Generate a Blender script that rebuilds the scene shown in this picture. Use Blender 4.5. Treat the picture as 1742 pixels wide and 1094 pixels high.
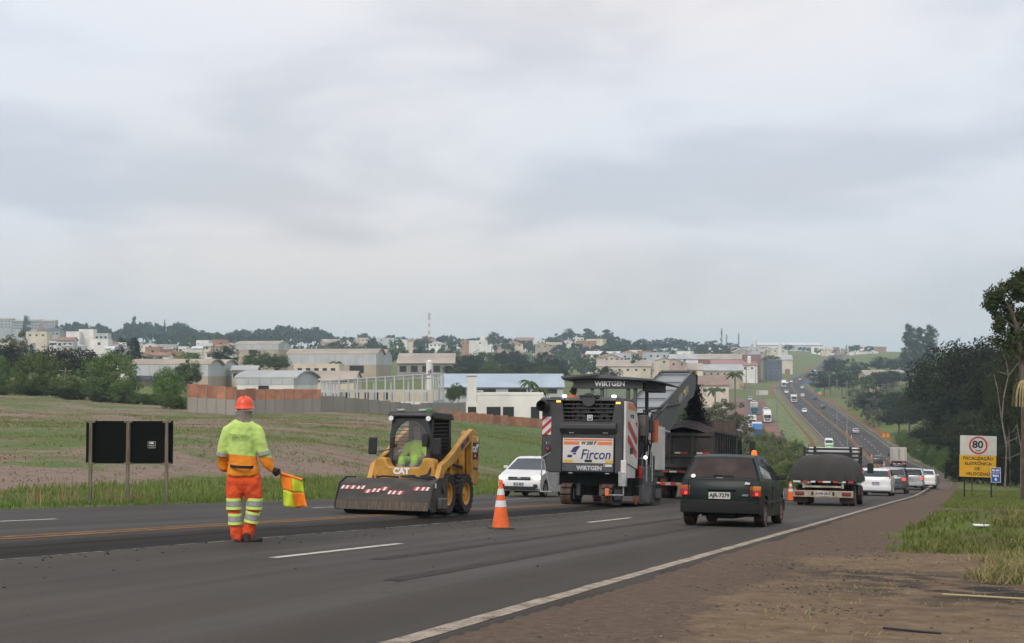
import bpy, bmesh, math, random
import numpy as np
from mathutils import Vector, Matrix

scene = bpy.context.scene
for o in list(bpy.data.objects): bpy.data.objects.remove(o)
COL = scene.collection
R = math.radians

# ------------------------------------------------------------------ camera
FPX, CXP, CYP, HOR = 2419.0, 871.0, 547.0, 640.0        # 50 mm on 36 mm, in photo pixels
PITCH = math.atan((HOR - CYP) / FPX)
cd = bpy.data.cameras.new("camera"); cam = bpy.data.objects.new("camera", cd); COL.objects.link(cam)
cd.sensor_width = 36.0; cd.lens = 50.0; cd.clip_start = 0.05; cd.clip_end = 20000
cam.location = (0, 0, 0); cam.rotation_euler = (math.pi/2 + PITCH, 0, 0)
scene.camera = cam

# ------------------------------------------------------------------ world, sun, exposure
SUN_EL, SUN_AZ = R(46), R(-155)
world = bpy.data.worlds.new("World"); scene.world = world; world.use_nodes = True
nt = world.node_tree; nt.nodes.clear()
def nn(t, **kw):
    n = nt.nodes.new(t)
    for k, v in kw.items(): setattr(n, k, v)
    return n
def ln(a, b): nt.links.new(a, b)
out = nn("ShaderNodeOutputWorld"); bg = nn("ShaderNodeBackground"); ln(bg.outputs[0], out.inputs[0])
bg.inputs[1].default_value = 0.1
sky = nn("ShaderNodeTexSky", sky_type='NISHITA', sun_disc=False, sun_elevation=SUN_EL, sun_rotation=SUN_AZ)
sky.air_density = 1.2; sky.dust_density = 3.0
tc = nn("ShaderNodeTexCoord"); sp = nn("ShaderNodeSeparateXYZ"); ln(tc.outputs['Generated'], sp.inputs[0])
def mth(op, a, b=None, clamp=False):
    n = nn("ShaderNodeMath", operation=op, use_clamp=clamp)
    for i, v in enumerate((a, b)):
        if v is None: continue
        if isinstance(v, (int, float)): n.inputs[i].default_value = v
        else: ln(v, n.inputs[i])
    return n.outputs[0]
zc = mth('MAXIMUM', sp.outputs[2], 0.0); den = mth('ADD', zc, 0.26)
cb = nn("ShaderNodeCombineXYZ")
ln(mth('DIVIDE', sp.outputs[0], den), cb.inputs[0]); ln(mth('DIVIDE', sp.outputs[1], den), cb.inputs[1])
mp = nn("ShaderNodeMapping"); ln(cb.outputs[0], mp.inputs[0]); mp.inputs['Scale'].default_value = (0.85, 1.0, 1.0); mp.inputs['Location'].default_value = (12.1, 3.3, 0.0)
n1 = nn("ShaderNodeTexNoise"); ln(mp.outputs[0], n1.inputs[0]); n1.inputs['Scale'].default_value = 2.0; n1.inputs['Detail'].default_value = 6.0; n1.inputs["Roughness"].default_value = 0.5; n1.inputs['Distortion'].default_value = 0.25
n2 = nn("ShaderNodeTexNoise"); ln(mp.outputs[0], n2.inputs[0]); n2.inputs['Scale'].default_value = 0.8; n2.inputs['Detail'].default_value = 1.5
r1 = nn("ShaderNodeValToRGB"); ln(n1.outputs[0], r1.inputs[0])
cr = r1.color_ramp; cr.interpolation = 'EASE'
cr.elements[0].position = 0.36; cr.elements[0].color = (5.0, 5.17, 5.65, 1)
cr.elements[1].position = 0.58; cr.elements[1].color = (6.35, 6.38, 6.7, 1)
r2 = nn("ShaderNodeValToRGB"); ln(n2.outputs[0], r2.inputs[0])
r2.color_ramp.elements[0].position = 0.40; r2.color_ramp.elements[0].color = (0.96, 0.985, 1.02, 1)
r2.color_ramp.elements[1].position = 0.66; r2.color_ramp.elements[1].color = (1.07, 1.0, 0.94, 1)
mu = nn("ShaderNodeMix", data_type='RGBA', blend_type='MULTIPLY'); mu.inputs[0].default_value = 1.0
ln(r1.outputs[0], mu.inputs[6]); ln(r2.outputs[0], mu.inputs[7])
# cloud cover thickens towards the horizon like any overcast layer
hz = nn("ShaderNodeMapRange"); ln(sp.outputs[2], hz.inputs[0]); hz.inputs[1].default_value = 0.0; hz.inputs[2].default_value = 0.10
hm = nn("ShaderNodeMix", data_type='RGBA'); ln(hz.outputs[0], hm.inputs[0]); hm.inputs[6].default_value = (5.8, 5.68, 5.65, 1); ln(mu.outputs[2], hm.inputs[7])
mx = nn("ShaderNodeMix", data_type='RGBA'); mx.inputs[0].default_value = 0.93
ln(sky.outputs[0], mx.inputs[6]); ln(hm.outputs[2], mx.inputs[7])
# an overcast sky brightens evenly from horizon to zenith
zg = nn('ShaderNodeMapRange'); ln(sp.outputs[2], zg.inputs[0]); zg.inputs[1].default_value = 0.0; zg.inputs[2].default_value = 0.5; zg.inputs[3].default_value = 0.93; zg.inputs[4].default_value = 1.3
vm = nn('ShaderNodeVectorMath', operation='SCALE'); ln(mx.outputs[2], vm.inputs[0]); ln(zg.outputs[0], vm.inputs['Scale']); ln(vm.outputs[0], bg.inputs[0])

sd = bpy.data.lights.new("sun", 'SUN'); sd.energy = 1.5; sd.angle = R(20); sd.color = (1.0, 0.95, 0.88)
sun = bpy.data.objects.new("sun", sd); COL.objects.link(sun)
sdir = Vector((math.sin(SUN_AZ)*math.cos(SUN_EL), math.cos(SUN_AZ)*math.cos(SUN_EL), math.sin(SUN_EL)))
sun.rotation_euler = (-sdir).to_track_quat('-Z', 'Y').to_euler(); sun.location = (0, 0, 60)

vs = scene.view_settings; vs.view_transform = 'Standard'; vs.look = 'None'; vs.exposure = 0.35; vs.gamma = 1.0; vs.use_curve_mapping = False
scene.render.engine = 'CYCLES'
cy = scene.cycles; cy.use_denoising = True; cy.max_bounces = 5; cy.diffuse_bounces = 3; cy.glossy_bounces = 3; cy.transmission_bounces = 5; cy.transparent_max_bounces = 12; cy.volume_bounces = 1
cy.use_adaptive_sampling = True; cy.adaptive_threshold = 0.015

# ------------------------------------------------------------------ helpers
def ray(px, py):
    cx, cz = (px - CXP)/FPX, -(py - CYP)/FPX
    return Vector((cx, math.cos(PITCH) - math.sin(PITCH)*cz, math.sin(PITCH) + math.cos(PITCH)*cz))
def W(px, py, Y):
    r = ray(px, py); return r * (Y / r.y)

MATS = {}
def mat(name, col, rough=0.6, metal=0.0, var=0.0, vscale=4.0, col2=None, bump=0.0, bscale=60.0, coat=0.0, emit=None, spec=0.5, detail=4.0, coords='Object', lo=0.4, hi=0.62, stretch=None):
    """Principled material; colour broken up by two noises, optional second colour (dust, rust, wear) and fine bump."""
    if name in MATS: return MATS[name]
    m = bpy.data.materials.new(name); m.use_nodes = True; MATS[name] = m
    t = m.node_tree; b = t.nodes['Principled BSDF']
    b.inputs['Base Color'].default_value = (*col, 1); b.inputs['Roughness'].default_value = rough; b.inputs['Metallic'].default_value = metal
    b.inputs['Specular IOR Level'].default_value = spec
    if coat: b.inputs['Coat Weight'].default_value = coat; b.inputs['Coat Roughness'].default_value = 0.08
    if emit: b.inputs['Emission Color'].default_value = (*emit[0], 1); b.inputs['Emission Strength'].default_value = emit[1]
    if var or col2 or bump:
        tcn = t.nodes.new("ShaderNodeTexCoord"); src = tcn.outputs[coords]
        if stretch:
            mpn = t.nodes.new("ShaderNodeMapping"); mpn.inputs['Scale'].default_value = stretch; t.links.new(src, mpn.inputs[0]); src = mpn.outputs[0]
    if var or col2:
        nz = t.nodes.new("ShaderNodeTexNoise"); nz.inputs['Scale'].default_value = vscale; nz.inputs['Detail'].default_value = detail
        t.links.new(src, nz.inputs[0])
        rp = t.nodes.new("ShaderNodeValToRGB"); t.links.new(nz.outputs[0], rp.inputs[0])
        rp.color_ramp.elements[0].position = lo; rp.color_ramp.elements[1].position = hi
        c2 = col2 if col2 else tuple(min(1, c*(1+var)) for c in col)
        c1 = tuple(c*(1-var) for c in col)
        rp.color_ramp.elements[0].color = (*c1, 1); rp.color_ramp.elements[1].color = (*c2, 1)
        t.links.new(rp.outputs[0], b.inputs['Base Color'])
        rr = t.nodes.new("ShaderNodeMapRange"); t.links.new(nz.outputs[0], rr.inputs[0]); rr.inputs[1].default_value = 0.3; rr.inputs[2].default_value = 0.7
        rr.inputs[3].default_value = max(0.02, rough-0.08); rr.inputs[4].default_value = min(1, rough+0.12); t.links.new(rr.outputs[0], b.inputs['Roughness'])
    if bump:
        nb = t.nodes.new("ShaderNodeTexNoise"); nb.inputs['Scale'].default_value = bscale; nb.inputs['Detail'].default_value = 3
        t.links.new(src, nb.inputs[0])
        bp = t.nodes.new("ShaderNodeBump"); bp.inputs['Strength'].default_value = bump; bp.inputs['Distance'].default_value = 0.02
        t.links.new(nb.outputs[0], bp.inputs['Height']); t.links.new(bp.outputs[0], b.inputs['Normal'])
    return m

def tag(o, label=None, cat=None, group=None, kind=None):
    if label: o['label'] = label
    if cat: o['category'] = cat
    if group: o['group'] = group
    if kind: o['kind'] = kind
    return o
def empty(name, loc=(0,0,0), rot=None, label=None, cat=None, group=None):
    o = bpy.data.objects.new(name, None); COL.objects.link(o); o.location = loc
    o.empty_display_size = 0.2
    if rot is not None: o.rotation_euler = rot
    return tag(o, label, cat, group)

class MB:
    """collects faces; build() links ONE mesh object"""
    def __init__(s): s.v = []; s.f = []
    def add(s, vs, fs):
        n = len(s.v); s.v += [tuple(p) for p in vs]; s.f += [tuple(i+n for i in f) for f in fs]; return s
    def box(s, c, d, rz=0.0, ry=0.0, rx=0.0):
        M = Matrix.Translation(c) @ Matrix.Rotation(rz, 4, 'Z') @ Matrix.Rotation(ry, 4, 'Y') @ Matrix.Rotation(rx, 4, 'X')
        hx, hy, hz_ = d[0]/2, d[1]/2, d[2]/2
        vs = [M @ Vector((x, y, z)) for x in (-hx, hx) for y in (-hy, hy) for z in (-hz_, hz_)]
        return s.add(vs, [(0,1,3,2),(4,6,7,5),(0,4,5,1),(2,3,7,6),(0,2,6,4),(1,5,7,3)])
    def bb(s, x0, x1, y0, y1, z0, z1): return s.box(((x0+x1)/2,(y0+y1)/2,(z0+z1)/2),(abs(x1-x0),abs(y1-y0),abs(z1-z0)))
    def tube(s, p, q, r, r2=None, n=8, caps=True):
        p, q = Vector(p), Vector(q); r2 = r if r2 is None else r2
        d = (q-p).normalized(); a = d.orthogonal().normalized(); b = d.cross(a)
        vs = []
        for (c, rr) in ((p, r), (q, r2)):
            for i in range(n):
                t = 2*math.pi*i/n; vs.append(c + a*(rr*math.cos(t)) + b*(rr*math.sin(t)))
        fs = [(i, (i+1) % n, n+(i+1) % n, n+i) for i in range(n)]
        if caps: fs += [tuple(range(n))[::-1], tuple(range(n, 2*n))]
        return s.add(vs, fs)
    def path(s, pts, r, n=6):
        for a, b in zip(pts[:-1], pts[1:]): s.tube(a, b, r, n=n)
        return s
    def lathe(s, prof, c=(0,0,0), axis='Z', n=20, cap=True):
        """prof: (radius, height) along axis"""
        vs = []; c = Vector(c)
        for (r, h) in prof:
            for i in range(n):
                t = 2*math.pi*i/n; a, b = r*math.cos(t), r*math.sin(t)
                vs.append(c + (Vector((a, b, h)) if axis == 'Z' else Vector((a, h, b)) if axis == 'Y' else Vector((h, a, b))))
        m = len(prof)
        fs = [(k*n+i, k*n+(i+1) % n, (k+1)*n+(i+1) % n, (k+1)*n+i) for k in range(m-1) for i in range(n)]
        if cap: fs += [tuple(range(n))[::-1], tuple(range((m-1)*n, m*n))]
        return s.add(vs, fs)
    def prism(s, poly, a0, a1, axis='Y'):
        """poly 2D points extruded along axis: Y -> (x,z), X -> (y,z), Z -> (x,y)"""
        n = len(poly)
        def P(p, a): return (p[0], a, p[1]) if axis == 'Y' else (a, p[0], p[1]) if axis == 'X' else (p[0], p[1], a)
        vs = [P(p, a0) for p in poly] + [P(p, a1) for p in poly]
        fs = [(i, (i+1) % n, n+(i+1) % n, n+i) for i in range(n)] + [tuple(range(n))[::-1], tuple(range(n, 2*n))]
        return s.add(vs, fs)
    def quad(s, a, b, c, d): return s.add([a, b, c, d], [(0,1,2,3)])
    def mesh(s, name, m, smooth=None):
        me = bpy.data.meshes.new(name); me.from_pydata(s.v, [], s.f); me.validate()
        bm = bmesh.new(); bm.from_mesh(me); bmesh.ops.recalc_face_normals(bm, faces=bm.faces); bm.to_mesh(me); bm.free()
        if smooth is not None:
            me.shade_smooth(); me.set_sharp_from_angle(angle=R(smooth))
        if m: me.materials.append(m)
        return me
    def build(s, name, m, parent=None, smooth=35, bevel=0.0, seg=2):
        return link(name, s.mesh(name, m, smooth), parent, bevel, seg)
def link(name, me, parent=None, bevel=0.0, seg=2):
    o = bpy.data.objects.new(name, me); COL.objects.link(o)
    if parent: o.parent = parent
    if bevel:
        md = o.modifiers.new("bevel", 'BEVEL'); md.width = bevel; md.segments = seg; md.limit_method = 'ANGLE'; md.angle_limit = R(38)
    return o
def copy_tree(o, parent=None):
    c = o.copy(); COL.objects.link(c)
    if parent: c.parent = parent
    for ch in o.children: copy_tree(ch, c)
    return c
def basis(fwd, up=(0,0,1)):
    f = Vector(fwd).normalized(); u = Vector(up); l = u.cross(f).normalized(); u = f.cross(l)
    return Matrix((f, l, u)).transposed()
TEXTS = {}
def text(name, body, size, m, parent, origin, right, up, align='CENTER', bold=0.0, sx=1.0, shear=0.0, ext=0.003):
    """flat lettering; origin = centre, right/up = directions in the parent's space"""
    cu = bpy.data.curves.new("t", 'FONT'); cu.body = body; cu.size = size; cu.align_x = align; cu.align_y = 'CENTER'
    cu.offset = bold; cu.extrude = ext; cu.shear = shear; cu.resolution_u = 3
    to = bpy.data.objects.new("t", cu); COL.objects.link(to)
    dg = bpy.context.evaluated_depsgraph_get(); me = bpy.data.meshes.new_from_object(to.evaluated_get(dg))
    bpy.data.objects.remove(to)
    r_, u_ = Vector(right).normalized(), Vector(up).normalized(); n_ = r_.cross(u_)
    M = Matrix.Translation(origin) @ Matrix((r_, u_, n_)).transposed().to_4x4() @ Matrix.Diagonal((sx, 1, 1, 1))
    me.transform(M); me.materials.clear(); me.materials.append(m)
    o = bpy.data.objects.new(name, me); COL.objects.link(o)
    if parent: o.parent = parent
    return o

# ------------------------------------------------------------------ road axis (the double yellow line)
TH = math.atan((1650-CXP)/FPX); ST, CT, TT = math.sin(TH), math.cos(TH), math.tan(TH)
HC, GR = 0.97, (815-HOR)/(FPX/CT)
YL = 11.3                                    # yellow line is this far left of the camera
def near_z(X, Y): return -HC - GR*(X*ST + Y*CT)
ctl = []
for Y in (-160, -60, 0, 30, 60, 90):
    X = -YL/CT + TT*Y; ctl.append((X, Y, near_z(X, Y)))
ctl += [(26.5,119,-9.05),(39.4,160,-11.35),(59.0,230,-14.8),(74.9,300,-17.1),(83.4,342,-17.25),(90.6,382,-16.6),(97.2,425,-15.4),(103.2,468,-13.9),(116.2,552,-11.5),
        (130,640,-9.3),(151,765,-6.6),(165,840,-4.6),(188.8,930,-1.9),(231.7,1080,3.2),(299,1330,14.5),(343,1500,22.0),(400,1700,24.5),(520,2100,18)]
ctl = np.array(ctl)
def hermite(xq, x, y):
    d = np.gradient(y, x); i = np.clip(np.searchsorted(x, xq)-1, 0, len(x)-2)
    h = x[i+1]-x[i]; t = (xq-x[i])/h
    return (2*t**3-3*t**2+1)*y[i] + (t**3-2*t**2+t)*h*d[i] + (-2*t**3+3*t**2)*y[i+1] + (t**3-t**2)*h*d[i+1]
AY = np.concatenate([np.arange(-150, 0, 3.0), np.arange(0, 120, 0.5), np.arange(120, 420, 2.0), np.arange(420, 2050, 6.0)])
AX = hermite(AY, ctl[:,1], ctl[:,0]); AZ = hermite(AY, ctl[:,1], ctl[:,2])
tx, ty = np.gradient(AX), np.gradient(AY); tl = np.hypot(tx, ty); tx, ty = tx/tl, ty/tl
AS = np.concatenate([[0], np.cumsum(np.hypot(np.diff(AX), np.diff(AY)))]); AS -= np.interp(0, AY, AS)   # arc length, 0 beside the camera
NXa, NYa = -ty, tx                            # left normal
TZ = np.gradient(AZ, AS)
def axis(s):
    f = lambda a: float(np.interp(s, AS, a))
    return Vector((f(AX), f(AY), f(AZ))), Vector((f(tx), f(ty), f(TZ))), Vector((f(NXa), f(NYa), 0))
def s_of_Y(Y): return float(np.interp(Y, AY, AS))
def nearest(X, Y):
    """arrays -> (s, lateral offset left+, road height)"""
    X = np.atleast_1d(np.asarray(X, float)); Y = np.atleast_1d(np.asarray(Y, float))
    idx = np.empty(len(X), int)
    for k in range(0, len(X), 4000):
        d = (X[k:k+4000,None]-AX[None])**2 + (Y[k:k+4000,None]-AY[None])**2; idx[k:k+4000] = d.argmin(1)
    dx, dy = X-AX[idx], Y-AY[idx]
    al = dx*tx[idx]+dy*ty[idx]; la = dx*NXa[idx]+dy*NYa[idx]
    s = AS[idx]+al
    return s, la, np.interp(s, AS, AZ)
def half_r(s): return np.interp(s, [0, 80, 260, 2000], [8.25, 8.25, 7.1, 6.9])     # right edge line
def half_l(s): return np.interp(s, [0, 80, 260, 2000], [6.2, 6.2, 7.1, 6.9])

# ------------------------------------------------------------------ terrain height
def vnoise(x, y, seed=0):
    xi, yi = np.floor(x).astype(np.int64), np.floor(y).astype(np.int64); xf, yf = x-xi, y-yi
    def h(a, b):
        n = (a*374761393 + b*668265263 + seed*974711) & 0x7fffffff; n = (n ^ (n >> 13))*1274126177 & 0x7fffffff
        return ((n ^ (n >> 16)) & 0xffff)/65535.0
    u, v = xf*xf*(3-2*xf), yf*yf*(3-2*yf)
    return (h(xi,yi)*(1-u)+h(xi+1,yi)*u)*(1-v)+(h(xi,yi+1)*(1-u)+h(xi+1,yi+1)*u)*v - 0.5
def fbm(x, y, seed=0, o=4):
    r = 0; a = 1
    for k in range(o): r = r + a*vnoise(x*2**k, y*2**k, seed+k); a *= 0.5
    return r
CP = []
def cp(px, py, Y): p = W(px, py, Y); CP.append((p.x, p.y, p.z))
for a in [(-250,668,190),(0,668,190),(150,682,170),(320,704,150),(550,699,160),(700,710,180),(900,724,205),(-200,785,50),(100,782,50),(400,742,75),(600,772,70),(800,785,90),(850,752,120),(980,770,130),
          (640,690,300),(450,684,270),(820,700,260),(960,705,300),(575,640,600),(100,655,450),(-200,655,450),(250,640,420),(800,648,600),(1000,660,600),(1100,690,420),(1290,748,380),(1210,735,300),(1230,780,170),(1260,800,140),
          (1230,690,480),(1270,672,620),(-200,610,1000),(100,612,1000),(400,615,1000),(700,618,1000),(950,622,1000),(1150,628,1000),(1290,635,1000),
          (-200,588,1600),(100,590,1600),(400,592,1600),(700,593,1600),(900,594,1600),(1150,597,1600),(1300,597,1700),(1450,598,1700),(1600,602,1500),(1480,632,1000),(1480,665,700),(1560,650,700),(1750,640,700),(1440,708,480),(1530,690,480),(1580,752,280),(1700,740,280),
          (1600,800,160),(1750,790,160),(1900,790,160),(1700,826,100),(1760,836,90),(1850,836,90),(1680,846,75),(2100,840,75)]: cp(*a)
for X in (-2500,-800,0,800,2500):
    CP.append((X, 3000, 34)); CP.append((X, 5000, 10))
for X in (-120,-60,60,120): CP.append((X, -60, near_z(0,-60)))
for (X, Y) in ((3,3),(6,8),(8,16),(12,26),(16,36),(22,50),(12,12),(20,30),(30,60),(20,5),(-20,0),(-30,10),(-28,20),(-40,-5)): CP.append((X, Y, near_z(X, Y)))
CP = np.array(CP)
def uv_(X, Y): return np.stack([np.arctan2(X, Y)*1.6, np.log(np.hypot(X, Y)+8)], -1)
UC = uv_(CP[:,0], CP[:,1])
Kc = np.sqrt(((UC[:,None]-UC[None])**2).sum(-1)+0.01)
A_ = np.block([[Kc+1e-3*np.eye(len(CP)), np.ones((len(CP),1))],[np.ones((1,len(CP))), np.zeros((1,1))]])
WC = np.linalg.solve(A_, np.append(CP[:,2], 0))
def base_z(X, Y):
    U = uv_(X, Y); r = np.empty(len(X))
    for k in range(0, len(X), 8000):
        K = np.sqrt(((U[k:k+8000,None]-UC[None])**2).sum(-1)+0.01); r[k:k+8000] = K @ WC[:-1] + WC[-1]
    return r
def sstep(x, a, b): t = np.clip((x-a)/(b-a), 0, 1); return t*t*(3-2*t)
def terrain(X, Y, raw=False):
    X = np.atleast_1d(np.asarray(X, float)); Y = np.atleast_1d(np.asarray(Y, float))
    s, l, rz = nearest(X, Y); B = base_z(X, Y)
    rr = np.hypot(X, Y)
    mr = np.interp(s, [0, 60, 120, 200], [16, 12, 4, 3]); wr = np.interp(s, [0, 80, 200, 600], [20, 14, 18, 30])
    ml = np.interp(s, [0, 80, 200, 270, 330, 640, 700], [0.6, 0.8, 3, 10, 46, 46, 4]);  wl = np.interp(s, [0, 60, 200, 600], [10, 14, 24, 30])
    wR = 1-sstep(-l, half_r(s)+mr, half_r(s)+mr+wr); wL = 1-sstep(l, half_l(s)+ml, half_l(s)+ml+wl)
    w = np.where(l < 0, wR, wL)*(Y < 1900)
    Z = B*(1-w)+rz*w
    bump = fbm(X/9, Y/9, 3)*0.35*sstep(rr, 25, 90)*(1-w) + fbm(X/1.3, Y/1.3, 9, 3)*0.05*(1-w*0.5)
    inside = (l > -half_r(s)-0.18) & (l < half_l(s)+0.3)
    Z = Z + np.where(inside, -0.16, bump)
    # corridor falls away from the carriageway edge with distance so the coarse far grid stays below the road sheets
    Z = Z - 0.0012*np.clip(s-60, 0, 700)*(1-sstep(np.where(s > 260, np.clip(l-38, 0, 99), 0)+np.where((l < 0) | (s <= 260), np.abs(l), 0), 9, 24))
    # right-hand heap of earth and cut grass, shallow ditch track
    m = np.exp(-(((X-7.5)/1.25)**2+((Y-21.5)/2.4)**2)); Z = Z + 0.46*m*(1+0.5*fbm(X/0.6, Y/0.6, 21, 3))
    Z = Z + 0.05*fbm(X/0.45, Y/0.45, 33, 3)*sstep(-l, half_r(s)+1.6, half_r(s)+5)*(rr < 45)
    return Z
def tz(X, Y): return float(terrain(X, Y)[0])
def ground(px, Y):
    X = (px-CXP)/FPX*Y; return Vector((X, Y, tz(X, Y)))

# ================================================================== ground, road, markings
def mesh_np(name, V, F, m=None, smooth=True):
    me = bpy.data.meshes.new(name); V = np.asarray(V, np.float32); F = np.asarray(F, np.int32); k = F.shape[1]
    me.vertices.add(len(V)); me.vertices.foreach_set("co", V.ravel())
    me.loops.add(F.size); me.loops.foreach_set("vertex_index", F.ravel())
    me.polygons.add(len(F)); me.polygons.foreach_set("loop_start", np.arange(0, F.size, k, dtype=np.int32))
    me.update(calc_edges=True); me.validate()
    if smooth: me.shade_smooth()
    if m: me.materials.append(m)
    return me
def grid_faces(nr, nc, wrap=False):
    i, j = np.meshgrid(np.arange(nr-1), np.arange(nc if wrap else nc-1), indexing='ij')
    j2 = (j+1) % nc
    return np.stack([i*nc+j, i*nc+j2, (i+1)*nc+j2, (i+1)*nc+j], -1).reshape(-1, 4)
def attr(me, name, a):
    at = me.attributes.new(name, 'FLOAT', 'POINT'); at.data.foreach_set("value", np.asarray(a, np.float32))

class NT:
    """small node-tree writer"""
    def __init__(s, name):
        s.m = bpy.data.materials.new(name); s.m.use_nodes = True; s.t = s.m.node_tree; s.b = s.t.nodes['Principled BSDF']; MATS[name] = s.m
    def n(s, t, **kw):
        x = s.t.nodes.new(t)
        for k, v in kw.items(): setattr(x, k, v)
        return x
    def l(s, a, b): s.t.links.new(a, b)
    def noise(s, vec, scale, detail=4, rough=0.55, stretch=None, dist=0.0):
        if stretch:
            mp = s.n("ShaderNodeMapping"); mp.inputs['Scale'].default_value = stretch; s.l(vec, mp.inputs[0]); vec = mp.outputs[0]
        x = s.n("ShaderNodeTexNoise"); x.inputs['Scale'].default_value = scale; x.inputs['Detail'].default_value = detail; x.inputs['Roughness'].default_value = rough; x.inputs['Distortion'].default_value = dist
        s.l(vec, x.inputs[0]); return x.outputs[0]
    def ramp(s, f, stops):
        x = s.n("ShaderNodeValToRGB"); s.l(f, x.inputs[0]); e = x.color_ramp.elements
        while len(e) < len(stops): e.new(0.5)
        for k, (p, c) in enumerate(stops): e[k].position = p; e[k].color = (*c, 1) if len(c) == 3 else c
        return x.outputs[0]
    def mix(s, f, a, b, mode='MIX'):
        x = s.n("ShaderNodeMix", data_type='RGBA', blend_type=mode)
        if isinstance(f, (int, float)): x.inputs[0].default_value = f
        else: s.l(f, x.inputs[0])
        for i, v in ((6, a), (7, b)):
            if isinstance(v, tuple): x.inputs[i].default_value = (*v, 1)
            else: s.l(v, x.inputs[i])
        return x.outputs[2]
    def math(s, op, a, b=0.0, clamp=False):
        x = s.n("ShaderNodeMath", operation=op, use_clamp=clamp)
        for i, v in enumerate((a, b)):
            if isinstance(v, (int, float)): x.inputs[i].default_value = v
            else: s.l(v, x.inputs[i])
        return x.outputs[0]
    def mr(s, v, a, b, c=0.0, d=1.0):
        x = s.n("ShaderNodeMapRange"); s.l(v, x.inputs[0])
        for i, q in enumerate((a, b, c, d)): x.inputs[i+1].default_value = q
        return x.outputs[0]
    def at(s, name): x = s.n("ShaderNodeAttribute"); x.attribute_name = name; return x.outputs['Fac']
    def bump(s, h, st, dist=0.05):
        x = s.n("ShaderNodeBump"); x.inputs['Strength'].default_value = st; x.inputs['Distance'].default_value = dist; s.l(h, x.inputs['Height']); s.l(x.outputs[0], s.b.inputs['Normal'])

# ---- ground material: zones come from mesh attributes, the edges are broken up by noise
g = NT("ground_soil_and_grass"); tcg = g.n("ShaderNodeTexCoord").outputs['Object']
nb_, ns_, nf_ = g.noise(tcg, 0.35, 5), g.noise(tcg, 2.2, 5), g.noise(tcg, 14, 4)
nrow = g.noise(tcg, 1.0, 3, stretch=(0.05, 0.9, 0.05))
grass = g.ramp(ns_, [(0.3, (0.070,0.100,0.024)), (0.5, (0.110,0.140,0.036)), (0.7, (0.165,0.170,0.058))])
grass = g.mix(g.mr(nb_, 0.45, 0.7), grass, (0.13,0.125,0.045))
soil = g.ramp(nf_, [(0.3, (0.092,0.062,0.044)), (0.6, (0.135,0.094,0.066)), (0.8, (0.18,0.135,0.094))])
tan = g.ramp(g.noise(tcg, 5, 8, 0.7), [(0.28, (0.080,0.050,0.031)), (0.40, (0.145,0.096,0.058)), (0.60, (0.205,0.142,0.086)), (0.80, (0.29,0.22,0.145))])
stub = g.ramp(g.noise(tcg, 3.2, 6, 0.65, stretch=(0.5,1.4,1)), [(0.3, (0.16,0.108,0.082)), (0.5, (0.225,0.163,0.128)), (0.72, (0.29,0.225,0.18))])
weeds = g.ramp(ns_, [(0.3, (0.066,0.112,0.028)), (0.7, (0.120,0.165,0.050))])
wm = g.math('ADD', g.noise(tcg, 0.13, 8, 0.70, stretch=(0.7, 1.25, 1)), g.math('MULTIPLY', g.math('SUBTRACT', ns_, 0.5), 0.45))
wm2 = g.math('ADD', wm, g.math('MULTIPLY', g.at("weedy"), 0.16))
field = g.mix(g.mr(wm2, 0.545, 0.66), stub, weeds)
field = g.mix(g.mr(g.noise(tcg, 0.10, 4, 0.5, stretch=(0.35, 2.6, 1)), 0.58, 0.68, 0.0, 0.7), field, (0.17,0.085,0.055))
def zone(nm, w=0.35): return g.mr(g.math('ADD', g.at(nm), g.math('MULTIPLY', g.math('SUBTRACT', g.math('ADD', g.math('MULTIPLY', ns_, 0.6), g.math('MULTIPLY', nf_, 0.4)), 0.5), 1.5)), 0.5-w/2, 0.5+w/2)
colr = g.mix(zone("field"), grass, field)
colr = g.mix(zone("soil"), colr, soil)
colr = g.mix(zone("tan"), colr, tan)
colr = g.mix(zone("red"), colr, g.ramp(ns_, [(0.35, (0.15,0.055,0.03)), (0.7, (0.25,0.105,0.06))]))
colr = g.mix(g.math('MULTIPLY', g.at("burnt"), g.mr(ns_, 0.40, 0.55)), colr, (0.030,0.026,0.024))
g.l(colr, g.b.inputs['Base Color']); g.b.inputs['Roughness'].default_value = 0.95; g.b.inputs['Specular IOR Level'].default_value = 0.15
g.bump(g.math('ADD', g.math('MULTIPLY', nf_, 0.5), g.noise(tcg, 40, 4)), 0.7, 0.05)

ang = np.unique(np.concatenate([np.arange(-180, -40, 5.0), np.arange(-40, -24, 1.0), np.arange(-24, 24.01, 0.2), np.arange(25, 41, 1.0), np.arange(45, 180, 5.0)]))
dist = np.concatenate([[0.3], np.geomspace(0.8, 5000, 330)])
Dg, Ag = np.meshgrid(dist, np.radians(ang), indexing='ij'); GX, GY = (Dg*np.sin(Ag)).ravel(), (Dg*np.cos(Ag)).ravel()
gs, gl, grz = nearest(GX, GY); GZ = terrain(GX, GY)
gme = mesh_np("ground", np.stack([GX, GY, GZ], -1), grid_faces(len(dist), len(ang), True), g.m)
dr = -gl - half_r(gs); dl = gl - half_l(gs); rad = np.hypot(GX, GY); wob = fbm(GX/3, GY/3, 5)
right, left = gl < 0, gl >= 0
fieldm = left*sstep(dl + 2*wob, 5, 9)*(1-sstep(rad, 185, 230))*(1-sstep(GX/np.maximum(GY,1), 0.0, 0.06))
weedy = np.clip(0.5 + 1.2*fbm(GX/30, GY/18, 41), 0, 1)*fieldm + sstep(GX/np.maximum(GY,1), -0.10, 0.02) - 0.6*sstep(-GX/np.maximum(GY,1), 0.30, 0.40)*(rad < 60)
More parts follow.
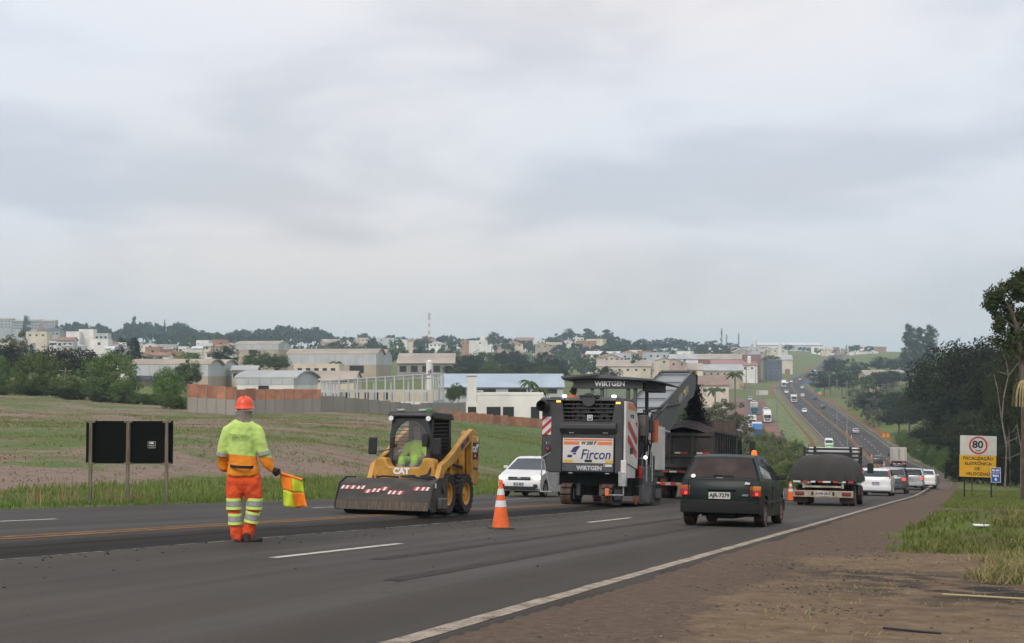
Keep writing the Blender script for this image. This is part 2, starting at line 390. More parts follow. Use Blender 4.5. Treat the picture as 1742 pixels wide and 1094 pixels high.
grassR = np.maximum(sstep(dr + 0.8*wob, 1.9, 2.6)*sstep(gs, 23.5, 26.0), sstep(dr + 0.7*wob, 3.1, 4.0)*sstep(gs + 2*wob, 13.0, 15.5))
track = np.exp(-((gs-50.5)/2.2)**2)*(dr > 1.5)
soilm = right*np.maximum((1-grassR), track)*(gs < 130) + right*(gs >= 130)*(1-sstep(dr, 1.5, 3.0))
soilm = np.maximum(soilm, 0.75*np.exp(-(((GX-7.6)/0.9)**2+((GY-22.0)/1.8)**2)))
soilm = np.maximum(soilm, left*(1-sstep(dl, 0.1, 0.35))*0.8)
tanm = 1.2*right*(sstep(dr + 0.9*wob, 0.8, 1.6)*(1-sstep(dr+wob, 4.6, 5.8)))*(1-sstep(gs + 3*wob, 19, 25))*(1-grassR)
far_red = sstep(gs, 300, 420)*(np.abs(gl) < half_r(gs)+4.5)*0.9
burnt = np.exp(-(((GX-4.7)/1.7)**2+((GY-12.4)/1.5)**2))*1.5 + 0.9*np.exp(-(((GX-3.6)/0.8)**2+((GY-14.5)/0.7)**2)) + 0.8*np.exp(-(((GX-5.6)/1.6)**2+((GY-10.4)/0.5)**2)) + 0.8*np.exp(-(((GX-5.5)/1.4)**2+((GY-16.2)/1.5)**2))*0
attr(gme, "field", fieldm); attr(gme, "weedy", weedy); attr(gme, "soil", soilm); attr(gme, "tan", tanm); attr(gme, "red", far_red); attr(gme, "burnt", np.clip(burnt,0,1))
tag(link("ground", gme), "ground of bare soil, weedy field and grass verges under everything", "ground", kind="structure")

# ---- asphalt
def asphalt(name, base, dusty, worn, rough=0.78):
    a = NT(name); uv = a.n("ShaderNodeUVMap").outputs[0]
    tco = a.n("ShaderNodeTexCoord").outputs['Object']
    st = a.noise(uv, 1.0, 4, 0.5, stretch=(0.9, 0.035, 1)); st2 = a.noise(uv, 1.0, 5, 0.6, stretch=(2.6, 0.16, 1)); fine = a.noise(tco, 90, 3, 0.7); pat = a.noise(uv, 0.22, 4, 0.6, stretch=(1, 0.35, 1))
    c = a.ramp(st, [(0.3, tuple(x*0.80 for x in base)), (0.52, base), (0.72, worn)])
    c = a.mix(a.mr(pat, 0.44, 0.66, 0.0, 0.9), c, dusty)
    c = a.mix(a.mr(st2, 0.52, 0.72, 0.0, 0.45), c, tuple(x*0.6 for x in base))
    c = a.mix(a.mr(fine, 0.3, 0.7, 0.0, 0.40), c, tuple(x*0.5 for x in base))
    c = a.mix(a.mr(fine, 0.66, 0.8, 0.0, 0.35), c, (0.16,0.15,0.14))
    cw_ = a.n('ShaderNodeTexVoronoi', feature='DISTANCE_TO_EDGE'); cw_.inputs['Scale'].default_value = 0.42; wv = a.n('ShaderNodeVectorMath', operation='ADD'); a.l(tco, wv.inputs[0]); nzv = a.n('ShaderNodeTexNoise'); nzv.inputs['Scale'].default_value = 1.3; nzv.inputs['Detail'].default_value = 5; a.l(tco, nzv.inputs[0]); a.l(nzv.outputs[1], wv.inputs[1]); a.l(wv.outputs[0], cw_.inputs[0])
    crk = a.math('MULTIPLY', a.mr(cw_.outputs[0], 0.0, 0.012, 0.55, 0.0), a.mr(a.noise(uv, 0.16, 3), 0.52, 0.60))
    c = a.mix(crk, c, tuple(x*0.35 for x in base))
    spot = a.mr(a.noise(tco, 0.75, 4, 0.6), 0.66, 0.76, 0.0, 0.40); c = a.mix(spot, c, tuple(x*0.55 for x in base))
    a.l(c, a.b.inputs['Base Color']); a.l(a.mr(st, 0.3, 0.7, rough+0.1, rough-0.12), a.b.inputs['Roughness']); a.bump(fine, 0.5, 0.012)
    a.b.inputs['Specular IOR Level'].default_value = 0.12
    return a.m
A_NEAR = asphalt("asphalt_dusty", (0.064,0.056,0.049), (0.094,0.074,0.055), (0.086,0.078,0.071))
A_FAR = asphalt("asphalt_grey", (0.063,0.058,0.053), (0.072,0.062,0.052), (0.080,0.075,0.070))
A_MILL = asphalt("asphalt_milled", (0.014,0.0105,0.0085), (0.026,0.018,0.013), (0.020,0.015,0.0125), 0.85)
def ribbon(name, ss, offs, m, parent=None):
    """offs: list of (lateral function or number, dz). A sheet swept along the road axis, UV = (lateral, distance)."""
    ss = np.asarray(ss, float); nx = lambda a: np.interp(ss, AS, a)
    C = np.stack([nx(AX), nx(AY), nx(AZ)], -1); N = np.stack([nx(NXa), nx(NYa), np.zeros(len(ss))], -1)
    V, L = [], []
    for (o_, dz) in offs:
        lat = o_(ss) if callable(o_) else np.full(len(ss), float(o_)); L.append(lat)
        V.append(C + N*lat[:,None] + np.array([0,0,1.0])*(dz(ss) if callable(dz) else np.full(len(ss), dz))[:,None])
    V = np.stack(V, 1); nr, nc = V.shape[:2]; F = grid_faces(nr, nc)[:, ::-1]
    me = mesh_np(name, V.reshape(-1,3), F, m)
    uvl = me.uv_layers.new(name="UVMap"); UVp = np.stack([np.stack(L,1), np.repeat(ss[:,None], nc, 1)], -1).reshape(-1,2)
    li = np.empty(len(me.loops), np.int32); me.loops.foreach_get("vertex_index", li); uvl.data.foreach_set("uv", UVp[li].astype(np.float32).ravel())
    return link(name, me, parent)
S_MACH = s_of_Y(41.5)                       # rear of the milling machine
S_END = s_of_Y(1650)
TR0, TR1 = -2.35, -0.62                      # milled strip, lateral
sn = np.concatenate([np.arange(-60, 0, 2.0), np.arange(0, 120, 0.75)]); sf = np.concatenate([np.arange(119.25, 420, 3.0), np.arange(420, S_END, 8.0)])
sm = sn[sn <= S_MACH+3.0]; sp_ = sn[sn >= sm[-1]-1e-6]
hr1 = lambda s: -half_r(s)-0.24 + 0.22*fbm(s/1.6, s*0+3.3, 2) + 0.08*fbm(s/0.35, s*0+1.3, 7)
hl1 = lambda s: half_l(s)+0.28 + 0.06*fbm(s/1.4, s*0+7.7, 4)
crown = 0.0
road = ribbon("road", sm, [(hr1, -0.06), (lambda s: hr1(s)+0.05, 0), (-6.3, 0), (-4.4, 0), (lambda s: TR0+0.03*fbm(s/0.7, s*0, 8), 0), (lambda s: TR0+0.02+0.03*fbm(s/0.7, s*0, 8), -0.055)], A_NEAR)
tag(road, "dark dusty asphalt carriageway sloping away downhill", "road", kind="structure")
def struct(o, label, cat="road"): return tag(o, label, cat, kind="structure")
struct(ribbon("road_milled_strip", sm, [(TR0+0.0, -0.055), (-1.5, -0.05), (TR1, -0.052)], A_MILL), "freshly milled dark strip beside the double yellow line")
struct(ribbon("road_shelf", sm, [(TR1, -0.055), (lambda s: TR1+0.04+0.03*fbm(s/0.5, s*0, 18), -0.004), (0.0, 0), (3.0, 0), (hl1, 0), (lambda s: hl1(s)+0.04, -0.10)], A_FAR), "grey asphalt of the oncoming carriageway beyond the yellow line")
struct(ribbon("road_ahead", sp_, [(hr1, -0.06), (lambda s: hr1(s)+0.05, 0), (-4.4, 0), (0, 0), (3.0, 0), (hl1, 0), (lambda s: hl1(s)+0.04, -0.10)], A_NEAR), "asphalt carriageway under the trucks before the dip")
struct(ribbon("road_far", sf, [(lambda s: -half_r(s)-0.5, 0), (-3.5, 0), (0, 0), (3.5, 0), (lambda s: half_l(s)+0.5, 0)], A_FAR), "four lane highway climbing the far side of the valley")
RED = mat("red_earth", (0.19,0.085,0.052), 0.95, var=0.25, vscale=0.6, col2=(0.13,0.10,0.06))
SHO = mat("brown_shoulder", (0.095,0.066,0.048), 0.95, var=0.25, vscale=0.8)
struct(ribbon("road_verge_right", sf, [(lambda s: -half_r(s)-0.45, -0.03), (lambda s: -half_r(s)-1.6, -0.07)], SHO), "brown earth verge along the far highway on the tree side", "verge")
struct(ribbon("road_verge_left", sf, [(lambda s: half_l(s)+0.45, -0.03), (lambda s: half_l(s)+1.7, -0.07)], RED), "red earth verge along the far highway on the factory side", "verge")

VGR = mat("bank_grass", (0.115,0.145,0.042), 0.95, var=0.35, vscale=0.5)
struct(ribbon("road_bank_right", sf, [(lambda s: -half_r(s)-1.55, -0.08), (lambda s: -half_r(s)-2.6-6.4*np.clip((s-119)/80,0,1), lambda s: -0.35-0.65*np.clip((s-119)/80,0,1)-0.004*np.clip(s-120,0,600))], VGR), "grassy bank beyond the brown verge on the tree side", "bank")
struct(ribbon("road_bank_left", sf, [(lambda s: half_l(s)+1.65, -0.08), (lambda s: half_l(s)+9, lambda s: -1.0-0.004*np.clip(s-120,0,600))], VGR), "grassy bank beyond the red verge on the factory side", "bank")
# ---- painted markings, worn
def paint(name, col, wear=(0.08,0.075,0.07), hi=0.60):
    a = NT(name); tco = a.n("ShaderNodeTexCoord").outputs['Object']
    f = a.math('ADD', a.math('MULTIPLY', a.noise(tco, 5, 5, 0.7), 0.6), a.math('MULTIPLY', a.noise(tco, 45, 3, 0.7), 0.4))
    a.l(a.mix(a.mr(f, hi-0.10, hi+0.06), col, wear), a.b.inputs['Base Color']); a.b.inputs['Roughness'].default_value = 0.9; a.b.inputs['Specular IOR Level'].default_value = 0.12
    return a.m
PW, PY_, PE = paint("paint_white", (0.50,0.46,0.41)), paint("paint_yellow", (0.34,0.165,0.05), (0.10,0.06,0.035), 0.53), paint("paint_edge_line", (0.36,0.30,0.235), (0.12,0.095,0.072), 0.55)
def mark(ss, a, b, m, dz=0.004): return ribbon("road_marking", ss, [(a, dz), (b, dz)], m)
nm = 0
def mk(o, label): struct(o, label, "marking"); return o
se_ = np.concatenate([np.arange(-20, 45, 0.12), np.arange(45, 120, 0.5)])
mk(mark(se_, lambda s: -half_r(s)-0.072-0.02*fbm(s/0.9, s*0, 1, 5), lambda s: -half_r(s)+0.072+0.02*fbm(s/0.5, s*0, 6, 5), PE), "solid pale edge line beside the brown shoulder")
mk(mark(sf, lambda s: -half_r(s)-0.13, lambda s: -half_r(s)+0.13, PE), "solid pale edge line of the far highway on the tree side")
mk(mark(sf, lambda s: half_l(s)-0.13, lambda s: half_l(s)+0.13, PE), "solid pale edge line of the far highway on the factory side")
mk(mark(sn, -0.17, -0.03, PY_), "nearer worn line of the double yellow centre marking")
mk(mark(sn, 0.14, 0.26, PY_), "farther worn line of the double yellow centre marking")
mk(mark(sf, -0.42, -0.10, PY_), "far highway yellow centre line, tree side")
mk(mark(sf, 0.10, 0.42, PY_), "far highway yellow centre line, factory side")
# chalky broken line along the cut edge of the milled strip
mk(mark(sm, lambda s: TR0-0.06+0.03*fbm(s/0.7, s*0, 8), lambda s: TR0-0.012+0.03*fbm(s/0.7, s*0, 8), paint("paint_saw_cut", (0.40,0.38,0.35), (0.04,0.035,0.03), 0.50)), "thin chalky line along the edge of the milled strip")
def dashes(l, s0, s1, ln_, per, lab, w=0.06, m=PW):
    s = s0; k = 0
    while s < s1:
        ss = np.linspace(s, s+ln_, 6 if s < 130 else 3)
        o = ribbon("lane_dash", ss, [((lambda q: l(q)-w), 0.004), ((lambda q: l(q)+w), 0.004)], m)
        tag(o, lab, "marking", group=lab, kind="structure"); s += per; k += 1
sr = s_of_Y(W(450, 949, 15.6).y)
dl_ = lambda s: np.interp(s, [0, 80, 260], [-4.35, -4.35, -3.55]); dm_ = lambda s: np.interp(s, [0, 80, 260], [3.1, 3.1, 3.55])
S_D = s_of_Y(16.25)
dashes(dl_, S_D-12.9, 119, 3.5, 12.9, "white dash between the two nearer lanes")
dashes(dm_, 7.0, 119, 3.6, 13.2, "white dash in the oncoming carriageway")
dashes(dl_, 210, 560, 4.0, 12.0, "faint white lane dash on the far highway, tree side", 0.09)
dashes(dm_, 210, 560, 4.0, 12.0, "faint white lane dash on the far highway, factory side", 0.09)

SKID = paint("skid_rubber", (0.030,0.026,0.023), (0.058,0.051,0.045), 0.52)
for (l_, a_, b_, lb_) in ((-5.35, 17.5, 38, "faint dark tyre marks in the nearer lane, left track"), (-6.55, 15.0, 35, "faint dark tyre marks in the nearer lane, right track")):
    q_ = np.arange(a_, b_, 0.4); tag(ribbon("tyre_mark", q_, [(lambda s: l_-0.10-0.03*fbm(s/0.8, s*0, 4), 0.003), (lambda s: l_+0.10+0.03*fbm(s/0.9, s*0, 5), 0.003)], SKID), lb_, "marking", kind="structure")
# ---- frontage road (red earth and asphalt) left of the far highway
FRs = np.arange(270, 640, 8.0)
fz = lambda s: -0.1 + 0*s
struct(ribbon("frontage_road", FRs, [(lambda s: half_l(s)+10.0, -0.05), (lambda s: half_l(s)+22.0, -0.05)], mat("frontage_surface", (0.085,0.062,0.055), 0.9, var=0.25, vscale=0.09, col2=(0.20,0.085,0.055), lo=0.42, hi=0.55)), "frontage road of red earth and old asphalt below the highway")
struct(ribbon("frontage_bank", FRs, [(lambda s: half_l(s)+4.0, -0.30), (lambda s: half_l(s)+8.8, -0.2), (lambda s: half_l(s)+10.1, -0.03)], VGR), "grassy bank between frontage road and highway", "bank")
struct(ribbon("frontage_yard", FRs, [(lambda s: half_l(s)+21.9, -0.08), (lambda s: half_l(s)+38, -0.1), (lambda s: half_l(s)+46, -2.5)], RED), "red earth yard strip beside the frontage road", "yard")

# ================================================================== shared vehicle materials
GLASS = mat("tinted_glass", (0.012,0.014,0.016), 0.04, spec=0.8, coat=0.3)
GLASSB = mat("brown_reflection_glass", (0.040,0.026,0.021), 0.22, spec=0.3, var=0.3, vscale=2.0)  # brownish reflection of the rear window painted into the glass colour
RUB = mat("tyre_rubber", (0.022,0.020,0.019), 0.85, var=0.3, vscale=9, col2=(0.055,0.042,0.034))
RUBD = mat("tyre_muddy", (0.040,0.026,0.020), 0.9, var=0.3, vscale=6, col2=(0.085,0.045,0.030))
RIMM = mat("rim_grey", (0.42,0.42,0.42), 0.4, 0.6, var=0.15, vscale=12)
RIMD = mat("rim_dirty", (0.20,0.17,0.15), 0.6, 0.3, var=0.3, vscale=8)
PLA = mat("black_plastic", (0.014,0.014,0.015), 0.7, var=0.25, vscale=6)
PLD = mat("dusty_plastic", (0.010,0.0095,0.009), 0.9, var=0.3, vscale=5)
CHS = mat("underbody_dark", (0.012,0.011,0.010), 0.9)
TAIL = mat("tail_lamp_red", (0.30,0.012,0.010), 0.22, coat=0.6)
TAILON = mat("tail_lamp_lit", (0.5,0.02,0.015), 0.25, emit=((1.0,0.06,0.03), 1.3))
AMB = mat("amber_lamp", (0.55,0.16,0.02), 0.25, coat=0.5)
AMBON = mat("amber_lamp_lit", (0.7,0.25,0.03), 0.3, emit=((1.0,0.42,0.08), 2.0))
HEAD = mat("headlamp_lens", (0.75,0.75,0.74), 0.1, coat=0.6)
HEADON = mat("headlamp_lit", (0.9,0.85,0.75), 0.2, emit=((1.0,0.86,0.66), 1.6))
WHITEL = mat("work_lamp_lit", (0.9,0.9,0.9), 0.2, emit=((1.0,1.0,1.0), 4.0))
PLT = mat("plate_grey", (0.50,0.49,0.46), 0.5, var=0.08, vscale=30)
PLW = mat("plate_white", (0.62,0.62,0.62), 0.45)
BLK = mat("lettering_black", (0.012,0.012,0.014), 0.6)
WHT = mat("lettering_white", (0.74,0.74,0.73), 0.5)
CHR = mat("chrome_trim", (0.6,0.6,0.6), 0.2, 0.9)
BLUE = mat("plate_blue", (0.02,0.05,0.22), 0.5)
def paintm(name, c, dirt=0.15, rough=0.38, coat=0.4): return mat("car_paint_"+name, c, rough, 0.0, var=dirt, vscale=1.6, coat=coat)

def lerp(a, b, t): return a+(b-a)*t
class Body:
    """closed car body: side silhouette with wheel arches, swept across the width and rounded in plan and section"""
    def __init__(s, upper, hw, belt, top, tum, zb, axles, ra, rnd=0.06, rz=None):
        s.u, s.hw, s.belt, s.top, s.tum, s.zb, s.ax, s.ra, s.rnd = upper, hw, belt, top, tum, zb, axles, ra, rnd
        s.xf, s.xr = max(p[0] for p in upper), min(p[0] for p in upper); s.xc, s.hl = (s.xf+s.xr)/2, (s.xf-s.xr)/2
    def half(s, x, z):
        w = s.hw
        if z > s.belt: w *= 1 - s.tum*min(1.2, (z-s.belt)/(s.top-s.belt))**1.15
        else: w *= 1 - 0.05*((s.belt-z)/s.belt)**2
        e = abs(x-s.xc)/s.hl
        return w*(1-0.07*e**5)
    def pt(s, x, u, z, off=0.0):
        e = (x-s.xc)/s.hl
        x2 = x - math.copysign(1, e)*s.rnd*(abs(u)**3)*min(1, abs(e)**3*1.1)
        zc = z + 0.02*(1-u*u)*(1 if z >= s.top-0.12 else 0)
        return Vector((x2, u*s.half(x, z) + math.copysign(off, u) if abs(u) > 0.999 else u*s.half(x, z), zc))
    def mesh(s, name, m):
        pr = list(s.u)          # front bottom -> ... -> rear bottom
        arch = []
        for (ax, flip) in ((min(s.ax), 0), (max(s.ax), 0)):
            n = 9
            for k in range(n+1):
                t = math.pi*(1-k/n); arch.append((ax+s.ra*math.cos(t), s.zb+0.02+max(0, (s.ra*math.sin(t)*1.02 + (0.30-s.zb)*min(1, math.sin(t)*2))) if 0 < k < n else s.zb))
        pr += arch
        bm = bmesh.new(); st = [-1, -0.9, -0.6, -0.2, 0.2, 0.6, 0.9, 1]
        rows = [[bm.verts.new((p[0], u, p[1])) for p in pr] for u in st]; n = len(pr)
        for a, b in zip(rows[:-1], rows[1:]):
            for i in range(n): bm.faces.new((a[i], a[(i+1) % n], b[(i+1) % n], b[i]))
        bm.faces.new(rows[0]); bm.faces.new(rows[-1][::-1])
        for z in (s.belt, s.belt*0.8, s.belt*0.62, lerp(s.belt, s.top, 0.35), lerp(s.belt, s.top, 0.7)):
            bmesh.ops.bisect_plane(bm, geom=bm.verts[:]+bm.edges[:]+bm.faces[:], plane_co=(0,0,z), plane_no=(0,0,1))
        for k in range(1, 8):
            bmesh.ops.bisect_plane(bm, geom=bm.verts[:]+bm.edges[:]+bm.faces[:], plane_co=(lerp(s.xr, s.xf, k/8),0,0), plane_no=(1,0,0))
        for v in bm.verts: v.co = s.pt(v.co.x, v.co.y, v.co.z)
        bmesh.ops.recalc_face_normals(bm, faces=bm.faces)
        me = bpy.data.meshes.new(name); bm.to_mesh(me); bm.free(); me.shade_smooth(); me.set_sharp_from_angle(angle=R(32)); me.materials.append(m); return me
    def side_patch(s, poly, side, off=0.005, name="side_window"):
        bm = bmesh.new(); f = bm.faces.new([bm.verts.new((p[0], 0, p[1])) for p in poly])
        for z in np.linspace(min(p[1] for p in poly), max(p[1] for p in poly), 4)[1:-1]:
            bmesh.ops.bisect_plane(bm, geom=bm.verts[:]+bm.edges[:]+bm.faces[:], plane_co=(0,0,z), plane_no=(0,0,1))
        for v in bm.verts: v.co = s.pt(v.co.x, side, v.co.z, off)
        me = bpy.data.meshes.new(name); bm.to_mesh(me); bm.free(); return me
    def end_patch(s, p0, p1, u0a, u0b, u1a, u1b, off=0.006, name="windscreen", nu=6, nz=3):
        """patch on the swept surface between silhouette points p0 (low) and p1 (high), u ranges at low and high"""
        d = Vector((p1[0]-p0[0], 0, p1[1]-p0[1])).normalized(); nrm = Vector((d.z, 0, -d.x))
        if nrm.x*((p0[0]+p1[0])/2-s.xc) < 0: nrm = -nrm
        V = []
        for i in range(nz+1):
            t = i/nz
            for j in range(nu+1):
                u = lerp(lerp(u0a, u0b, j/nu), lerp(u1a, u1b, j/nu), t)
                V.append(s.pt(lerp(p0[0], p1[0], t), u, lerp(p0[1], p1[1], t)) + nrm*off)
        F = [(i*(nu+1)+j, i*(nu+1)+j+1, (i+1)*(nu+1)+j+1, (i+1)*(nu+1)+j) for i in range(nz) for j in range(nu)]
        return MB().add(V, F)
WHEELS = {}
def wheel_meshes(r, w, rim, tyre, rimmat, spokes):
    key = (r, w, rim, tyre.name, rimmat.name, spokes)
    if key in WHEELS: return WHEELS[key]
    t = MB().lathe([(rim, -w*0.42), (r*0.93, -w*0.5), (r*0.985, -w*0.40), (r, -w*0.2), (r, w*0.2), (r*0.985, w*0.40), (r*0.93, w*0.5), (rim, w*0.42)], axis='Y', n=28, cap=False).mesh("tyre", tyre, 40)
    q = MB().lathe([(rim*1.02, w*0.43), (rim*0.93, w*0.40), (rim*0.86, w*0.22), (rim*0.2, w*0.26), (rim*0.16, w*0.32), (0.001, w*0.32)], axis='Y', n=24, cap=False)
    q.lathe([(rim*1.02, -w*0.43), (rim*0.9, -w*0.30), (0.001, -w*0.25)], axis='Y', n=20, cap=False)
    for k in range(spokes):
        a = 2*math.pi*k/spokes; c, s_ = math.cos(a), math.sin(a)
        p, n_ = Vector((c, 0, s_)), Vector((-s_, 0, c)); wv = rim*0.16
        V = [p*rim*0.2+n_*wv+Vector((0,w*0.36,0)), p*rim*0.2-n_*wv+Vector((0,w*0.36,0)), p*rim*0.92-n_*wv*0.8+Vector((0,w*0.40,0)), p*rim*0.92+n_*wv*0.8+Vector((0,w*0.40,0))]
        V += [v-Vector((0,w*0.1,0)) for v in V]
        q.add(V, [(0,1,2,3),(0,4,5,1),(1,5,6,2),(2,6,7,3),(3,7,4,0)])
    WHEELS[key] = (t, q.mesh("rim", rimmat, 35)); return WHEELS[key]
def wheels(root, axles, track, r, w=0.19, rim=None, tyre=RUB, rimmat=RIMM, spokes=5, dual=False):
    tm, rm = wheel_meshes(r, w, rim or r*0.62, tyre, rimmat, spokes)
    for ax in axles:
        for sd_ in (1, -1):
            for k in range(2 if (dual and ax < 0) else 1):
                o = link("wheel", tm, root); o.location = (ax, sd_*(track - k*(w+0.04)), r)
                if sd_ < 0: o.rotation_euler = (0, 0, math.pi)
                if k == 0: link("rim", rm, o)

def plate(root, x, z, txt, facing, w=0.40, h=0.13, style='old', y=0.0, txt_obj=True):
    p = MB().box((x, y, z), (0.014, w, h)).build("number_plate", PLT if style == 'old' else PLW, root)
    if style != 'old': MB().box((x+facing*0.0045, y, z+h*0.38), (0.009, w, h*0.24)).build("plate_band", BLUE, p)
    if txt_obj: text("plate_lettering", txt, h*0.80 if style == 'old' else h*0.72, BLK, p, (x+facing*0.0075, y, z-(0 if style == 'old' else h*0.12)), (0, facing, 0), (0,0,1), bold=0.004, sx=0.92, ext=0.002)
    return p

CARS = {
 # upper silhouette (x forward, z up) from front bottom to rear bottom; wf/wr = windscreen and rear window point indices
 'boxy': dict(up=[(1.82,0.24),(1.85,0.42),(1.83,0.62),(1.72,0.70),(0.86,0.90),(0.14,1.39),(-0.10,1.435),(-1.15,1.425),(-1.42,1.37),(-1.74,0.93),(-1.80,0.80),(-1.83,0.62),(-1.84,0.45),(-1.80,0.26)],
      wf=(4,5), wr=(9,8), hw=0.775, belt=0.90, top=1.43, tum=0.29, zb=0.20, ax=(1.20,-1.17), ra=0.315, wr_=0.29, len=3.69,
      side=[[(0.78,0.95),(0.20,1.33),(-0.30,1.36),(-0.30,0.95)],[(-0.38,0.95),(-0.38,1.36),(-1.20,1.34),(-1.52,0.97)]]),
 'hatch': dict(up=[(1.85,0.22),(1.92,0.45),(1.88,0.66),(1.70,0.80),(0.95,0.97),(0.10,1.42),(-0.25,1.485),(-1.15,1.465),(-1.55,1.38),(-1.86,1.00),(-1.93,0.82),(-1.94,0.62),(-1.95,0.45),(-1.90,0.25)],
      wf=(4,5), wr=(9,8), hw=0.84, belt=0.97, top=1.48, tum=0.20, zb=0.19, ax=(1.25,-1.22), ra=0.335, wr_=0.305, len=3.88,
      side=[[(0.80,1.02),(0.12,1.37),(-0.25,1.41),(-0.30,1.02)],[(-0.38,1.02),(-0.35,1.41),(-1.10,1.38),(-1.45,1.08)]]),
 'suv': dict(up=[(2.05,0.28),(2.14,0.50),(2.12,0.78),(1.95,0.96),(0.95,1.10),(0.20,1.55),(-0.25,1.63),(-1.30,1.61),(-1.85,1.52),(-2.06,1.12),(-2.16,0.95),(-2.18,0.70),(-2.18,0.50),(-2.12,0.30)],
      wf=(4,5), wr=(9,8), hw=0.90, belt=1.08, top=1.62, tum=0.19, zb=0.26, ax=(1.32,-1.32), ra=0.375, wr_=0.345, len=4.3,
      side=[[(0.82,1.14),(0.22,1.50),(-0.25,1.54),(-0.30,1.14)],[(-0.38,1.14),(-0.35,1.54),(-1.30,1.52),(-1.80,1.20)]]),
 'sedan': dict(up=[(2.05,0.22),(2.15,0.42),(2.12,0.62),(1.92,0.76),(0.95,0.92),(0.20,1.38),(-0.15,1.44),(-0.85,1.42),(-1.12,1.36),(-1.62,1.02),(-2.06,0.98),(-2.14,0.80),(-2.15,0.45),(-2.10,0.25)],
      wf=(4,5), wr=(9,8), hw=0.86, belt=0.92, top=1.43, tum=0.22, zb=0.19, ax=(1.35,-1.27), ra=0.345, wr_=0.31, len=4.3,
      side=[[(0.82,0.97),(0.24,1.32),(-0.12,1.37),(-0.15,0.97)],[(-0.22,0.97),(-0.20,1.37),(-0.85,1.35),(-1.35,1.04)]]),
 'pickup': dict(up=[(2.15,0.30),(2.24,0.52),(2.20,0.78),(2.02,0.92),(1.15,1.02),(0.55,1.50),(0.30,1.56),(-0.40,1.55),(-0.66,1.50),(-0.78,1.06),(-2.20,1.06),(-2.24,0.95),(-2.24,0.55),(-2.18,0.34)],
      wf=(4,5), wr=(9,8), hw=0.86, belt=1.02, top=1.56, tum=0.20, zb=0.26, ax=(1.40,-1.38), ra=0.365, wr_=0.335, len=4.48,
      side=[[(1.02,1.08),(0.58,1.44),(0.10,1.47),(0.10,1.08)],[(0.03,1.08),(0.03,1.47),(-0.45,1.45),(-0.60,1.08)]]),
 'van': dict(up=[(2.60,0.26),(2.68,0.55),(2.64,0.90),(2.48,1.10),(2.05,1.28),(1.40,2.05),(1.10,2.28),(-2.30,2.32),(-2.60,2.24),(-2.66,1.25),(-2.68,0.9),(-2.69,0.7),(-2.69,0.5),(-2.64,0.3)],
      wf=(4,5), wr=(9,8), hw=1.0, belt=1.2, top=2.3, tum=0.14, zb=0.24, ax=(1.75,-1.55), ra=0.39, wr_=0.35, len=5.37,
      side=[[(1.95,1.32),(1.42,1.95),(0.85,1.95),(0.85,1.32)],[(0.70,1.35),(0.70,1.95),(-2.0,1.95),(-2.0,1.35)]]),
}
